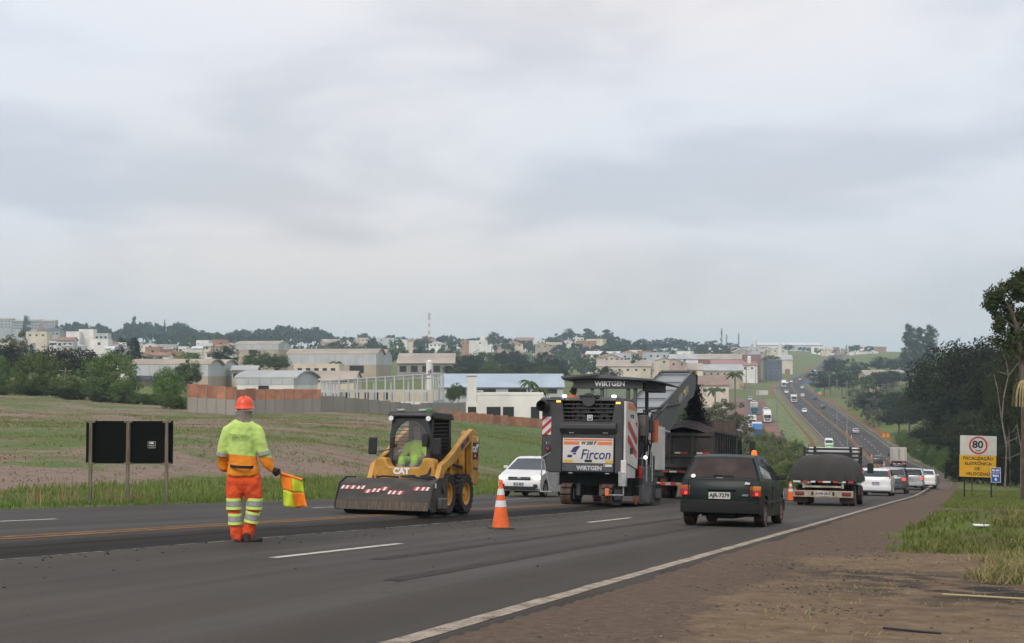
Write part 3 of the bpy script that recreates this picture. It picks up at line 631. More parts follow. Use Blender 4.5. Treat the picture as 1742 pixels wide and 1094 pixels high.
def car(kind, name, label, cat, paint_, loc, fwd, group=None, lit=False, head=False, bumper=None, plate_txt=None, plate_style='new', glass=GLASS, detail=2, tyre=RUB, rimmat=RIMM, rack=False, tailmat=None, lamp='std'):
    S = CARS[kind]; root = empty(name, loc, None, label, cat, group); root.rotation_euler = basis(fwd).to_euler()
    B = Body(S['up'], S['hw'], S['belt'], S['top'], S['tum'], S['zb'], S['ax'], S['ra']); up = S['up']; rb, ft = up[-1][0], up[0][0]
    link("body", B.mesh("body", paint_), root, 0.022, 2)
    MB().bb(rb+0.12, ft-0.12, -S['hw']*0.80, S['hw']*0.80, S['zb']+0.02, S['belt']*0.72).build("underbody", CHS, root)
    MB().bb(S['ax'][1]-0.5, S['ax'][0]+0.45, -S['hw']*0.30, S['hw']*0.30, S['zb']-0.04, S['zb']+0.1).build("chassis", CHS, root)
    def cut(i, j, a=0.06, b=0.10):
        p, q = up[i], up[j]; return (lerp(p[0],q[0],a), lerp(p[1],q[1],a)), (lerp(p[0],q[0],1-b), lerp(p[1],q[1],1-b))
    a, b = cut(*S['wf'], 0.03, 0.07); B.end_patch(a, b, -0.93, 0.93, -0.88, 0.88).build("windscreen", GLASS, root)
    a, b = cut(*S['wr'], 0.08, 0.08); rw = B.end_patch(a, b, -0.90, 0.90, -0.87, 0.87).build("rear_window", glass, root)
    if detail > 1:
        a2 = (lerp(a[0], b[0], 0.04), lerp(a[1], b[1], 0.04)); dx = -0.014
        p0, p1 = B.pt(a2[0], -0.35, a2[1])+Vector((dx-0.012,0,0.03)), B.pt(lerp(a[0],b[0],0.10), 0.20, lerp(a[1],b[1],0.10))+Vector((dx-0.014,0,0.02))
        MB().tube(p0, p1, 0.011).build("wiper", PLA, rw)
    for poly in S['side']:
        for sd_ in (1, -1):
            me = B.side_patch(poly, sd_); me.materials.append(GLASS); link("side_window", me, root)
    # bumpers
    bm_ = bumper or paint_
    zr, zf = (0.30, 0.50), (0.28, 0.50)
    xr, xf = min(p[0] for p in up[-5:]), max(p[0] for p in up[:4])
    for (nm_, x, sg) in (("rear_bumper", xr, -1), ("front_bumper", xf, 1)):
        m_ = MB(); n = 7; V = []
        for k in range(n):
            u = -1+2*k/(n-1); y = u*S['hw']*0.965; xx = x + sg*(0.035 - 0.10*abs(u)**4)
            for (dx, z) in ((0, S['belt']*0.30), (0.012, S['belt']*0.36), (0.012, S['belt']*0.52), (0, S['belt']*0.57), (-0.16, S['belt']*0.57), (-0.16, S['belt']*0.30)): V.append((xx+sg*dx, y, z))
        F = [(k*6+i, k*6+(i+1) % 6, (k+1)*6+(i+1) % 6, (k+1)*6+i) for k in range(n-1) for i in range(6)] + [tuple(range(6)), tuple(range((n-1)*6, n*6))]
        m_.add(V, F).build(nm_, bm_, root, bevel=0.01)
    # lamps
    hw = S['hw']; bl = S['belt']
    for sd_ in (1, -1):
        tm = tailmat or (TAILON if lit else TAIL)
        if lamp == 'wide':           # upright block, amber over red
            xx = B.pt(-1.80, 0.86, 0.72).x - 0.016
            o = MB().box((xx, sd_*(hw-0.115), 0.765), (0.05, 0.19, 0.085)).build("indicator_lamp", AMB if sd_ < 0 else mat("tail_lamp_orange", (0.42,0.06,0.02), 0.25, coat=0.5), root, bevel=0.008)
            o = MB().box((xx-0.004, sd_*(hw-0.115), 0.66), (0.05, 0.19, 0.115)).build("tail_lamp", TAIL, root, bevel=0.008)
            MB().box((xx-0.028, sd_*(hw-0.115)-0.02, 0.655), (0.008, 0.05, 0.05)).build("bulb_glow", TAILON, o)
        elif lamp == 'tall':
            z0, z1 = bl*0.98, S['top']*0.93; p, q = up[9], up[8]
            f_ = lambda z: lerp(p[0], q[0], (z-p[1])/(q[1]-p[1]))
            B.end_patch((f_(z0), z0), (f_(z1), z1), sd_*0.90, sd_*0.995, sd_*0.89, sd_*0.995, 0.012, nu=2).build("tail_lamp", tm, root)
        else:
            p = B.pt(up[10][0], 0.86*sd_, bl*0.86); MB().box((p.x-0.012, sd_*(hw-0.15), bl*0.82), (0.06, 0.24, 0.15)).build("tail_lamp", tm, root, bevel=0.02)
        p = B.pt(up[2][0], 0.78*sd_, bl*0.70); hl_ = MB().box((p.x-0.015, sd_*(hw-0.20), bl*0.71), (0.09, 0.30, 0.13), rz=-sd_*0.18).build("headlamp", HEADON if head else HEAD, root, bevel=0.03)
        mx_ = S['side'][0][0][0]-0.08; mz = S['side'][0][0][1]+0.05
        mm = MB().box((mx_, sd_*(B.half(mx_, mz)+0.09), mz), (0.08, 0.17, 0.11)).build("mirror", PLA if bumper else paint_, root, bevel=0.02)
        if detail > 1:
            for dx_ in (S['side'][0][3][0]-0.03,):
                MB().bb(dx_-0.006, dx_+0.006, sd_*(hw-0.02), sd_*(hw+0.003), bl*0.42, bl*0.98).build("door_seam", CHS, root)
                MB().box((dx_+0.13, sd_*(hw+0.008), bl*0.86), (0.16, 0.03, 0.03)).build("door_handle", PLA, root, bevel=0.008)
    if detail > 1 or head:
        p = B.pt(up[2][0], 0, bl*0.66); gr_ = MB().box((p.x+0.012, 0, bl*0.68), (0.03, hw*1.0, 0.11)).build("grille", PLA, root, bevel=0.01)
        for k in (-1, 0, 1): MB().box((p.x+0.030, 0, bl*0.68+k*0.032), (0.012, hw*0.95, 0.010)).build("grille_bar", CHR if k == 0 else PLD, gr_)
        MB().box((xf+0.05, 0, bl*0.33), (0.03, hw*1.5, 0.12)).build("air_intake", PLA, root, bevel=0.015)
    if plate_txt:
        plate(root, xr-(0.055 if kind != 'boxy' else 0.022), bl*0.70 if kind != 'boxy' else 0.615, plate_txt, -1, style=plate_style, txt_obj=detail > 1)
        if head: plate(root, xf+0.055, bl*0.46, plate_txt, 1, style=plate_style)
    if rack:
        for sd_ in (1, -1):
            MB().tube((0.0, sd_*hw*0.70, S['top']+0.05), (-1.25, sd_*hw*0.70, S['top']+0.04), 0.018).build("roof_rail", PLA, root)
    wheels(root, S['ax'], hw-0.11, S['wr_'], 0.19, tyre=tyre, rimmat=rimmat)
    return root, B
def pose(px, Y, length=0.0, dirn=1, lat=0.0):
    """road position whose rear (dirn=1) or front (dirn=-1) stands at depth Y on image column px"""
    X = (px-CXP)/FPX*Y
    s, l, z = nearest(X, Y); s = float(s[0])+length/2; l = float(l[0])+lat
    c, t, n = axis(s); return c+n*l, t*dirn

# ------------------------------------------------------------------ dark green boxy hatchback, nearest car
GRN = mat("car_paint_dark_green", (0.003,0.010,0.009), 0.42, 0.0, var=0.25, vscale=1.6, spec=0.18, coat=0.04)
loc, fw = pose(1222, 26.4, 3.69)
uno, UB = car('boxy', "parked_hatchback", "dark green boxy old hatchback with muddy wheels and plate AJR-7279", "car", GRN, loc, fw, glass=GLASSB, bumper=PLD, plate_txt="AJR-7279", plate_style='old', tyre=RUBD, rimmat=RIMD, lamp='wide')
uno.name = "green_hatchback"; uno.scale = (1.0, 1.0, 0.935)
MB().box((-1.835, -0.03, 0.73), (0.02, 0.52, 0.03)).build("tailgate_handle", GRN, uno, bevel=0.006)
text("tailgate_badge", "UNO", 0.05, CHR, uno, (-1.842, -0.47, 0.63), (0,-1,0), (0,0,1), bold=0.002)
text("dealer_sticker", "Fiat", 0.06, WHT, uno, (-1.802, -0.50, 0.862), (0,-1,0), (0,0,1), bold=0.004, shear=0.3)
MB().lathe([(0.001,0.0),(0.045,0.0),(0.045,0.004),(0.001,0.004)], axis='X', n=16).build("round_sticker", WHT, uno).matrix_local = Matrix.Translation((-1.705, 0.52, 0.995)) @ Matrix.Rotation(R(32), 4, 'Y')
MB().box((-1.715, 0.02, 0.965), (0.006, 0.12, 0.028), ry=R(32)).build("window_sticker", WHT, uno)
MB().lathe([(0.06,0),(0.06,0.025),(0.055,0.03),(0.055,0.075),(0.045,0.105),(0.02,0.12),(0.001,0.122)], (-0.35,-0.42,1.425), n=16).build("roof_beacon", mat("beacon_orange", (0.75,0.11,0.01), 0.25, emit=((1.0,0.20,0.02),0.5)), uno)
MB().tube((-1.70,0.35,0.22), (-1.88,0.35,0.215), 0.02).build("exhaust_pipe", RIMD, uno)
MB().box((-1.815, 0.0, 0.50), (0.03, 1.42, 0.012)).build("bumper_strip", PLA, uno)

# ------------------------------------------------------------------ cars around
WHP, SIL, GRY = paintm("white", (0.66,0.66,0.65), 0.06), paintm("silver", (0.36,0.37,0.38), 0.1, 0.25), paintm("graphite", (0.055,0.060,0.065), 0.15, 0.25)
loc, fw = pose(884, 52.0, 3.6, -1)
mob, MBd = car('hatch', "white_hatchback", "white hatchback with lit headlamps coming up behind the milling machine", "car", WHP, loc, fw, head=True, plate_txt="BDA-9E18", plate_style='new')
MB().tube((-0.1,0,1.48), (-0.35,0,1.68), 0.006).build("aerial", PLA, mob)
text("bonnet_badge", "FIAT", 0.06, WHT, mob, (1.925,0,0.69), (0,1,0), (0,0,1), bold=0.003)
for sd_ in (1,-1): MB().bb(-1.832,-1.80,sd_*0.585,sd_*0.597,0.50,0.90).build("tailgate_seam", CHS, uno)
MB().bb(-1.846,-1.82,-0.59,0.59,0.515,0.525).build("tailgate_seam", CHS, uno)
for (a_, b_, m_) in ((0.0,0.07,0),(0.93,1.0,0)):
    p_, q_ = (-1.74,0.93), (-1.42,1.37); UB.end_patch((lerp(p_[0],q_[0],a_),lerp(p_[1],q_[1],a_)),(lerp(p_[0],q_[0],b_),lerp(p_[1],q_[1],b_)),-0.92,0.92,-0.92,0.92,0.004).build("window_seal", PLA, uno)
for sd_ in (1,-1):
    p_, q_ = (-1.74,0.93), (-1.42,1.37); UB.end_patch((lerp(p_[0],q_[0],0.07),lerp(p_[1],q_[1],0.07)),(lerp(p_[0],q_[0],0.93),lerp(p_[1],q_[1],0.93)),sd_*0.895,sd_*0.93,sd_*0.865,sd_*0.91,0.004,nu=1).build("window_seal", PLA, uno)
    MB().bb(-1.2,1.0,sd_*0.772,sd_*0.790,0.47,0.53).build("side_moulding", PLA, uno)
for sd_ in (1,-1): MB().box((1.93, sd_*0.62, 0.40), (0.05,0.16,0.12)).build("fog_lamp", PLA, mob, bevel=0.02)
loc, fw = pose(1487, 77.0, 3.9)
fie, _ = car('hatch', "white_hatchback", "white hatchback seen from behind just past the tarp-covered truck", "car", WHP, loc, fw, plate_txt="AZU-4C20", lamp='tall', lit=False)
loc, fw = pose(1514, 88.0, 4.3)
car('suv', "grey_suv", "dark grey SUV between the white hatchback and the silver pickup", "car", GRY, loc, fw, plate_txt="BCA-1D33", rack=True, lit=True)
loc, fw = pose(1547, 104.0, 4.4)
pk, PB = car('pickup', "silver_pickup", "silver pickup with a black bed cover and bars at the end of the queue", "pickup", SIL, loc, fw, plate_txt="BEX-7A02", lit=True)
MB().bb(-2.18,-0.82,-0.74,0.74,1.05,1.11).build("bed_cover", PLA, pk, bevel=0.02)
r_ = MB()
for x in (-0.95,-1.5,-2.1):
    r_.tube((x,-0.70,1.1),(x,-0.62,1.42),0.025).tube((x,0.70,1.1),(x,0.62,1.42),0.025).tube((x,-0.62,1.42),(x,0.62,1.42),0.025)
r_.build("bed_bars", PLA, pk)
text("tailgate_lettering", "FIAT", 0.16, CHR, pk, (-2.25,0,0.86), (0,-1,0), (0,0,1), bold=0.005)
loc, fw = pose(1570, 112.0, 4.3)
car('sedan', "white_sedan", "white sedan mostly hidden beside the silver pickup at the bend", "car", WHP, loc, fw, lit=True, detail=1)
loc, fw = pose(1475, 118.0, 4.3, -1)
car('sedan', "silver_sedan", "silver sedan coming uphill behind the tarp-covered truck", "car", SIL, loc, fw, head=False, detail=1)
loc, fw = pose(1492, 262.0, 3.9)
car('hatch', "black_hatchback", "dark hatchback driving down in the valley beside the cones", "car", GRY, loc, fw, detail=1)
# vehicles far down the road, each its own
def far(kind, px, Y, dirn, label, pm, name="distant_car", cat="car", group="cars on the far highway"):
    S = CARS[kind]; loc, fw = pose(px, Y, S['len']*dirn, dirn)
    return car(kind, name, label, cat, pm, loc, fw, group=group, detail=1, head=False)
VANP = paintm("van_white", (0.66,0.67,0.66), 0.05)
v, VB = far('van', 1408, 345, -1, "white van with a bright green lower front driving uphill", VANP, "green_white_van", "van")
LIME = mat("lime_green", (0.16,0.50,0.03), 0.4)
MB().box((2.69,0,0.78),(0.05,1.7,0.5)).build("green_nose", LIME, v, bevel=0.03); VB.end_patch((2.60,0.98),(2.12,1.24),-0.9,0.9,-0.9,0.9,0.02).build("green_bonnet", LIME, v)
far('van', 1364, 205, -1, "white van half hidden behind the front rack of the tarp-covered truck", VANP, "white_van", "van")
far('hatch', 1367, 505, -1, "small white car alone on the far uphill lanes above the green van", WHP)
far('sedan', 1455, 400, 1, "silver car going down beside the dark trees on the far highway", SIL)
far('hatch', 1400, 530, 1, "black car going down the far highway above the utility poles", GRY)
far('hatch', 1386, 610, 1, "second dark car farther up the far highway", GRY)
far('hatch', 1365, 640, 1, "white hatchback going down near the white truck on the highway", WHP)
far('hatch', 1364, 760, 1, "white car farther up behind another white hatchback, tree side", WHP)
far('suv', 1337, 690, -1, "white off-roader coming towards the photographer behind the white truck", WHP)
far('hatch', 1338.5, 850, -1, "small white car left of the far yellow line at the bend", WHP)
far('hatch', 1346, 870, -1, "small white car nearest the far yellow line at the bend", WHP)
far('hatch', 1360, 900, 1, "pale car entering the far bend on the tree side", SIL)
far('sedan', 1381, 1050, 1, "white car high on the far bend under the trees", WHP)
far('sedan', 1386, 1090, 1, "topmost white car on the far bend", WHP)

# ================================================================== trucks
def slab(root, name, m, x0, x1, y0, y1, z0, z1, bevel=0.0): return MB().bb(x0,x1,y0,y1,z0,z1).build(name, m, root, bevel=bevel)
TARP = mat("tarp_dark", (0.036,0.033,0.030), 0.85, var=0.2, vscale=1.5, bump=0.6, bscale=5)
WOODD = mat("bed_black_steel", (0.020,0.020,0.022), 0.6, var=0.3, vscale=4)
CREAM = mat("bumper_cream_dirty", (0.34,0.29,0.22), 0.7, var=0.25, vscale=3)
REFR, REFW = mat("reflective_red", (0.48,0.03,0.025), 0.4), mat("reflective_white", (0.62,0.60,0.57), 0.4)
# ---- small flatbed truck with a bulging tarp
loc, fw = pose(1398, 47.2, 5.2)
t = empty("tarp_truck", loc, None, "small flatbed truck with a bulging dark tarp and black slatted front rack", "truck"); t.rotation_euler = basis(fw).to_euler()
XR = -2.6
slab(t, "bed", WOODD, XR, 0.9, -1.02, 1.02, 0.78, 0.90)
slab(t, "chassis", CHS, XR+0.2, 2.3, -0.40, 0.40, 0.45, 0.78)
# tarp: bulged dome over the load, hanging skirt with folds
bm = bmesh.new(); nx_, ny_ = 34, 30; rows = []
for i in range(nx_+1):
    u = i/nx_; row = []
    for j in range(ny_+1):
        v = -1+2*j/ny_
        x = lerp(XR-0.06, 0.72, u)
        ez = max(0, 1-abs(2*u-1)**5)**0.5; ey = max(0, 1-abs(v)**3.6)**0.42
        h = 0.98 + 0.72*ez*ey + 0.03*math.sin(v*9+u*7)*ez*ey
        y = v*1.10 + 0.02*math.sin(u*23)
        row.append(bm.verts.new((x + (0.03*math.sin(v*14) if i == 0 else 0), y, h)))
    rows.append(row)
for a, b in zip(rows[:-1], rows[1:]):
    for j in range(ny_): bm.faces.new((a[j], a[j+1], b[j+1], b[j]))
ring = [rows[0][j] for j in range(ny_+1)] + [rows[i][ny_] for i in range(1, nx_+1)] + [rows[nx_][j] for j in range(ny_-1, -1, -1)] + [rows[i][0] for i in range(nx_-1, 0, -1)]
low = []
for k, vv in enumerate(ring):
    d = Vector((vv.co.x+0.94, vv.co.y, 0)).normalized()
    low.append(bm.verts.new((vv.co.x+d.x*0.03*math.sin(k*0.9), vv.co.y+d.y*0.03*math.sin(k*1.1), 0.80+0.025*math.sin(k*0.55))))
for k in range(len(ring)): bm.faces.new((ring[k], ring[(k+1) % len(ring)], low[(k+1) % len(ring)], low[k]))
bmesh.ops.recalc_face_normals(bm, faces=bm.faces)
me = bpy.data.meshes.new("tarp"); bm.to_mesh(me); bm.free(); me.shade_smooth(); me.materials.append(TARP); tarp = link("tarp", me, t)
# reflective strip, rear frame, bumper, lamps
for k in range(8): slab(t, "reflective_strip", REFR if k % 2 == 0 else REFW, XR-0.075, XR-0.06, -0.98+k*0.245, -0.98+k*0.245+(0.16 if k % 2 == 0 else 0.243), 0.76, 0.815)
slab(t, "rear_beam", CREAM, XR-0.02, XR+0.06, -0.62, 0.62, 0.60, 0.66)
for y in (-0.63, 0.63): slab(t, "beam_post", CREAM, XR-0.02, XR+0.06, y-0.04, y+0.04, 0.58, 0.78)
bmp = slab(t, "rear_bumper", CREAM, XR-0.10, XR-0.02, -0.98, 0.98, 0.28, 0.50, 0.012)
for y in (-0.76, 0.76):
    o = MB().box((XR-0.115, y, 0.40), (0.03, 0.30, 0.12)).build("tail_lamp", mat("tail_lamp_dull", (0.16,0.025,0.018), 0.4), t, bevel=0.02)
    slab(t, "mud_flap", mat("mud_flap_brown", (0.075,0.040,0.030), 0.9), XR+0.12, XR+0.14, y-0.24, y+0.24, 0.10, 0.36)
for y in (-0.34, 0.34): slab(t, "bumper_bracket", PLA, XR-0.112, XR-0.10, y-0.035, y+0.035, 0.34, 0.46)
plate(t, XR-0.112, 0.40, "AWM-2827", -1)
# front rack: posts and slats, each a part
for y in (-0.98, -0.62, 0.62, 0.98): slab(t, "rack_post", WOODD, 0.80, 0.86, y-0.045, y+0.045, 0.90, 2.02)
for k in range(5):
    slab(t, "rack_slat", WOODD, 0.765, 0.795, -0.60, 0.60, 1.30+k*0.148, 1.30+k*0.148+0.085)
    for y in (-0.80, 0.80): slab(t, "rack_slat", WOODD, 0.77, 0.80, y-0.165, y+0.165, 1.33+k*0.14, 1.33+k*0.14+0.07)
for y in (-0.98,):
    for k in range(6): slab(t, "rack_slat", WOODD, 0.05, 0.78, y-0.05, y-0.02, 1.10+k*0.14, 1.10+k*0.14+0.06)
# cab
cabp = [(0.95,0.45),(2.55,0.45),(2.62,0.75),(2.55,1.10),(2.15,1.92),(1.95,2.0),(1.02,2.0),(0.95,1.92)]
MB().prism(cabp, -0.86, 0.86).build("cab", WHP, t, bevel=0.05)
for y in (-0.62, 0.62): MB().box((0.945, y*0.6, 1.6), (0.012, 0.5, 0.40)).build("cab_rear_window", GLASS, t)
for sd_ in (1,-1):
    MB().prism([(1.25,1.15),(2.35,1.15),(2.10,1.80),(1.25,1.82)], sd_*0.866, sd_*0.872).build("side_window", GLASS, t)
    arm = MB().tube((2.25, sd_*0.88, 1.35), (2.30, sd_*1.16, 1.40), 0.015).build("mirror_arm", PLA, t)
    MB().box((2.32, sd_*1.20, 1.30), (0.07, 0.22, 0.36)).build("mirror", PLA, t, bevel=0.03)
slab(t, "side_tank", PLA, -0.2, 0.6, -0.95, -0.55, 0.35, 0.70)
slab(t, "side_board", WOODD, XR, 0.78, -1.05, -1.03, 0.84, 1.10)
wheels(t, (1.75, -1.55), 0.86, 0.34, 0.2, tyre=RUBD, rimmat=RIMD, dual=True)

# ---- dump truck being loaded
loc, fw = pose(1157, 54.6, 6.2)
d = empty("dump_truck", loc, None, "dark dump truck being loaded with milled asphalt by the conveyor", "truck"); d.rotation_euler = basis(fw).to_euler()
DB = mat("dump_body_dark_grey", (0.030,0.029,0.027), 0.7, var=0.3, vscale=1.6, col2=(0.055,0.045,0.038))
DRUST = mat("dump_rust_brown", (0.13,0.075,0.05), 0.8, var=0.35, vscale=3)
XR, WB, Z0, Z1 = -3.1, 1.28, 1.12, 2.62
slab(d, "bed_floor", DB, XR+0.04, 2.2, -WB+0.02, WB-0.02, Z0, Z0+0.10)
gate = slab(d, "tailgate", DB, XR, XR+0.08, -WB, WB, Z0+0.05, Z1-0.12)
for y in (-WB+0.07, -0.44, 0.44, WB-0.07): slab(gate, "gate_rib", DB, XR-0.07, XR-0.001, y-0.07, y+0.07, Z0+0.12, Z1-0.10, 0.012)
for z in (Z0+0.12, Z0+0.52, Z1-0.17): slab(gate, "gate_rail", DB, XR-0.085, XR-0.002, -WB+0.005, WB-0.005, z-0.06, z+0.06, 0.012)
for y in (-0.85, 0.0, 0.85):
    slab(gate, "gate_panel", DB, XR-0.02, XR-0.001, y-0.34, y+0.34, Z0+0.62, Z1-0.30, 0.01)
    o = slab(gate, "reflector", REFR, XR-0.092, XR-0.087, y-0.26, y+0.02, Z0+0.60, Z0+0.66); slab(gate, "reflector", REFW, XR-0.092, XR-0.087, y+0.02, y+0.24, Z0+0.60, Z0+0.66)
for sd_ in (1,-1):
    sdw = slab(d, "bed_side", DB, XR+0.06, 2.2, sd_*WB, sd_*(WB-0.07), Z0, Z1)
    for k in range(9): slab(sdw, "side_rib", DB, XR+0.3+k*0.56, XR+0.42+k*0.56, sd_*(WB+0.07), sd_*(WB+0.001), Z0+0.05, Z1-0.06, 0.012)
    slab(sdw, "side_rail", DB, XR+0.02, 2.22, sd_*(WB+0.085), sd_*(WB-0.08), Z1-0.10, Z1+0.02, 0.02)
    # raised boards with ragged upper edge
    MB().prism([(XR+0.10,Z1+0.02),(2.15,Z1+0.02),(2.15,Z1+0.46),(0.4,Z1+0.36),(-1.0,Z1+0.40),(-2.3,Z1+0.33),(XR+0.10,Z1+0.36)], sd_*(WB-0.02), sd_*(WB-0.05)).build("raised_board", DRUST, d)
slab(d, "bed_front", DB, 2.2, 2.3, -WB, WB, Z0, Z1+0.55)
# heaped load
bm = bmesh.new(); rows = []
for i in range(31):
    row = []
    for j in range(17):
        x, y = lerp(XR+0.12, 2.1, i/30), lerp(-WB+0.08, WB-0.08, j/16)
        h = Z1-0.10 + 0.52*math.exp(-((x+1.6)/1.4)**2-(y/0.95)**2) + 0.30*math.exp(-((x-0.4)/1.5)**2-(y/0.9)**2) + 0.09*float(fbm(np.array([x*2.3]), np.array([y*2.3]), 5)[0])
        row.append(bm.verts.new((x, y, h)))
    rows.append(row)
for a, b in zip(rows[:-1], rows[1:]):
    for j in range(16): bm.faces.new((a[j], a[j+1], b[j+1], b[j]))
me = bpy.data.meshes.new("load"); bm.to_mesh(me); bm.free(); me.materials.append(mat("milled_asphalt_heap", (0.05,0.038,0.032), 0.95, var=0.4, vscale=8, bump=1.0, bscale=18)); ld = link("asphalt_load", me)
ld.location = d.location; ld.rotation_euler = d.rotation_euler; tag(ld, "heap of brown milled asphalt filling the dump truck bed", "rubble")
slab(d, "chassis", CHS, XR+0.3, 4.0, -0.45, 0.45, 0.62, Z0)
ub = slab(d, "underrun_bar", CREAM, XR+0.02, XR+0.10, -1.2, 1.2, 0.50, 0.62)
for k in range(12): slab(ub, "bar_stripe", REFR if k % 2 else mat("reflective_cream", (0.45,0.36,0.28), 0.5), XR+0.005, XR+0.018, -1.19+k*0.2, -1.19+k*0.2+0.19, 0.505, 0.615)
lb = slab(d, "lamp_bar", DB, XR+0.03, XR+0.12, -1.15, 1.15, 0.98, 1.10)
for k in range(5): slab(lb, "reflector", REFR if k % 2 else REFW, XR+0.015, XR+0.028, -0.5+k*0.34, -0.5+k*0.34+0.28, 1.0, 1.06)
for y in (-1.0, 1.0): MB().box((XR-0.01, y, 0.92), (0.05, 0.20, 0.12)).build("tail_lamp", TAILON if y > 0 else TAIL, d, bevel=0.015)
for sd_ in (1,-1):
    slab(d, "mud_flap", PLD, XR+0.45, XR+0.47, sd_*0.62, sd_*1.22, 0.22, 0.95)
    MB().prism([(XR+0.6,1.0),(XR+3.1,1.0),(XR+3.1,1.06),(XR+0.6,1.06)], sd_*0.62, sd_*1.24).build("mudguard", DB, d)
MB().prism([(2.45,0.55),(4.25,0.55),(4.32,1.5),(4.15,2.75),(4.0,2.88),(2.45,2.88)], -1.22, 1.22).build("cab", GRY, d, bevel=0.06)
for sd_ in (1,-1):
    MB().prism([(2.95,1.75),(4.08,1.75),(3.98,2.55),(2.95,2.55)], sd_*1.225, sd_*1.232).build("side_window", GLASS, d)
    MB().path([(3.9,sd_*1.2,1.5),(3.95,sd_*1.62,1.55),(3.95,sd_*1.66,2.0)], 0.02).build("mirror_arm", PLA, d)
    MB().box((3.95, sd_*1.70, 2.05), (0.10, 0.24, 0.72)).build("mirror", PLA, d, bevel=0.04)
wheels(d, (3.2, -1.15, -2.4), 1.05, 0.50, 0.27, rim=0.29, tyre=RUBD, rimmat=RIMD, spokes=0, dual=True)

# ---- generic box trucks seen far away
def truck(name, label, px, Y, dirn, cabp, boxp, L=8.0, Wd=2.5, H=3.4, fl=None, road=True, hd=None, group=None, face='rear', deflector=None, doors=True):
    if road: loc, fw = pose(px, Y, L*dirn, dirn)
    else: loc, fw = fl
    t = empty(name, loc, None, label, "truck", group); t.rotation_euler = basis(fw).to_euler(); hw = Wd/2; cl = 1.9
    bx = slab(t, "box", boxp, -L/2, L/2-cl-0.25, -hw, hw, 1.0, H, 0.02)
    if doors:
        for y in (-hw*0.5, hw*0.5): slab(bx, "rear_door", boxp, -L/2-0.03, -L/2-0.002, y-hw*0.47, y+hw*0.47, 1.12, H-0.12, 0.01)
        for y in (-0.12, 0.12, -hw*0.8, hw*0.8): slab(bx, "door_bar", PLD, -L/2-0.055, -L/2-0.032, y-0.02, y+0.02, 1.15, H-0.15)
    slab(t, "chassis", CHS, -L/2+0.2, L/2-0.3, -0.45, 0.45, 0.55, 1.0)
    ub = slab(t, "underrun_bar", REFR, -L/2-0.02, -L/2+0.06, -hw*0.95, hw*0.95, 0.50, 0.64)
    for k in range(3): slab(ub, "bar_stripe", REFW, -L/2-0.03, -L/2-0.021, -hw*0.8+k*hw*0.62, -hw*0.8+k*hw*0.62+hw*0.3, 0.51, 0.63)
    for y in (-hw*0.8, hw*0.8): MB().box((-L/2-0.03, y, 0.80), (0.06, 0.3, 0.14)).build("tail_lamp", TAIL, t)
    hc = min(H-0.2, 2.9)
    MB().prism([(L/2-cl,0.5),(L/2-0.02,0.5),(L/2+0.02,1.4),(L/2-0.12,hc-0.25),(L/2-0.35,hc),(L/2-cl,hc)], -hw*0.97, hw*0.97).build("cab", cabp, t, bevel=0.06)
    MB().add([(L/2+0.025,-hw*0.88,1.45),(L/2+0.025,hw*0.88,1.45),(L/2-0.105,hw*0.84,hc-0.32),(L/2-0.105,-hw*0.84,hc-0.32)], [(0,1,2,3)]).build("windscreen", GLASS, t)
    MB().box((L/2+0.03,0,1.02),(0.05,hw*1.3,0.42)).build("grille", PLA, t)
    MB().box((L/2+0.05,0,0.55),(0.08,hw*1.92,0.24)).build("front_bumper", cabp, t, bevel=0.02)
    for sd_ in (1,-1):
        MB().box((L/2+0.06, sd_*hw*0.78, 0.68),(0.06,0.34,0.16)).build("headlamp", HEAD, t)
        MB().box((L/2-0.2, sd_*(hw+0.18), 1.95),(0.12,0.18,0.6)).build("mirror", PLA, t)
        MB().prism([(L/2-1.2,1.5),(L/2-0.15,1.5),(L/2-0.25,hc-0.35),(L/2-1.2,hc-0.35)], sd_*hw*0.972, sd_*hw*0.976).build("side_window", GLASS, t)
    if deflector: MB().prism([(L/2-cl,hc),(L/2-0.45,hc),(L/2-cl+0.3,H+0.05),(L/2-cl,H+0.05)], -hw*0.9, hw*0.9).build("air_deflector", deflector, t)
    wheels(t, (L/2-1.1, -L/2+1.2, -L/2+2.4) if L > 8.5 else (L/2-1.1, -L/2+1.6), hw-0.2, 0.48, 0.26, tyre=RUB, rimmat=RIMD, spokes=0)
    return t
BXW, BXD = mat("box_white_panel", (0.60,0.59,0.57), 0.5, var=0.06, vscale=0.8), mat("box_cream_dirty", (0.46,0.42,0.37), 0.65, var=0.14, vscale=1.2, stretch=(1,1,0.2))
BLU = paintm("truck_blue", (0.015,0.13,0.36), 0.1); TEAL = paintm("truck_teal", (0.03,0.20,0.27), 0.1)
truck("box_truck", "box truck with a cream two-door rear driving down by the grassy bank", 1527, 238, 1, WHP, BXD, 8.5, 2.55, 3.25)
truck("white_box_truck", "white box truck climbing towards the photographer on the far highway", 1349, 585, -1, WHP, BXW, 7, 2.4, 3.2)
truck("white_lorry", "tall white lorry at the far bend of the highway", 1332.5, 790, -1, WHP, BXW, 9, 2.5, 3.9, deflector=WHP)
truck("canvas_truck", "pale truck whose cream roof shows behind the black slatted rack", 1447, 150, -1, WHP, BXD, 6.5, 2.3, 2.75)
def fr(s, l, dirn):
    c, tt, n = axis(s); p = c+n*(float(half_l(s))+l); p.z -= 0.05; return (p, tt*dirn)
truck("blue_lorry", "blue lorry with a pale box parked beside the red frontage road", 0, 0, -1, BLU, BXW, 11, 2.6, 4.0, fl=fr(s_of_Y(382), 17.5, -1), road=False, deflector=BLU)
truck("white_lorry", "white lorry with a cream load standing on the frontage road", 0, 0, -1, WHP, BXD, 9, 2.5, 3.9, fl=fr(s_of_Y(450), 12.8, -1), road=False, deflector=WHP)
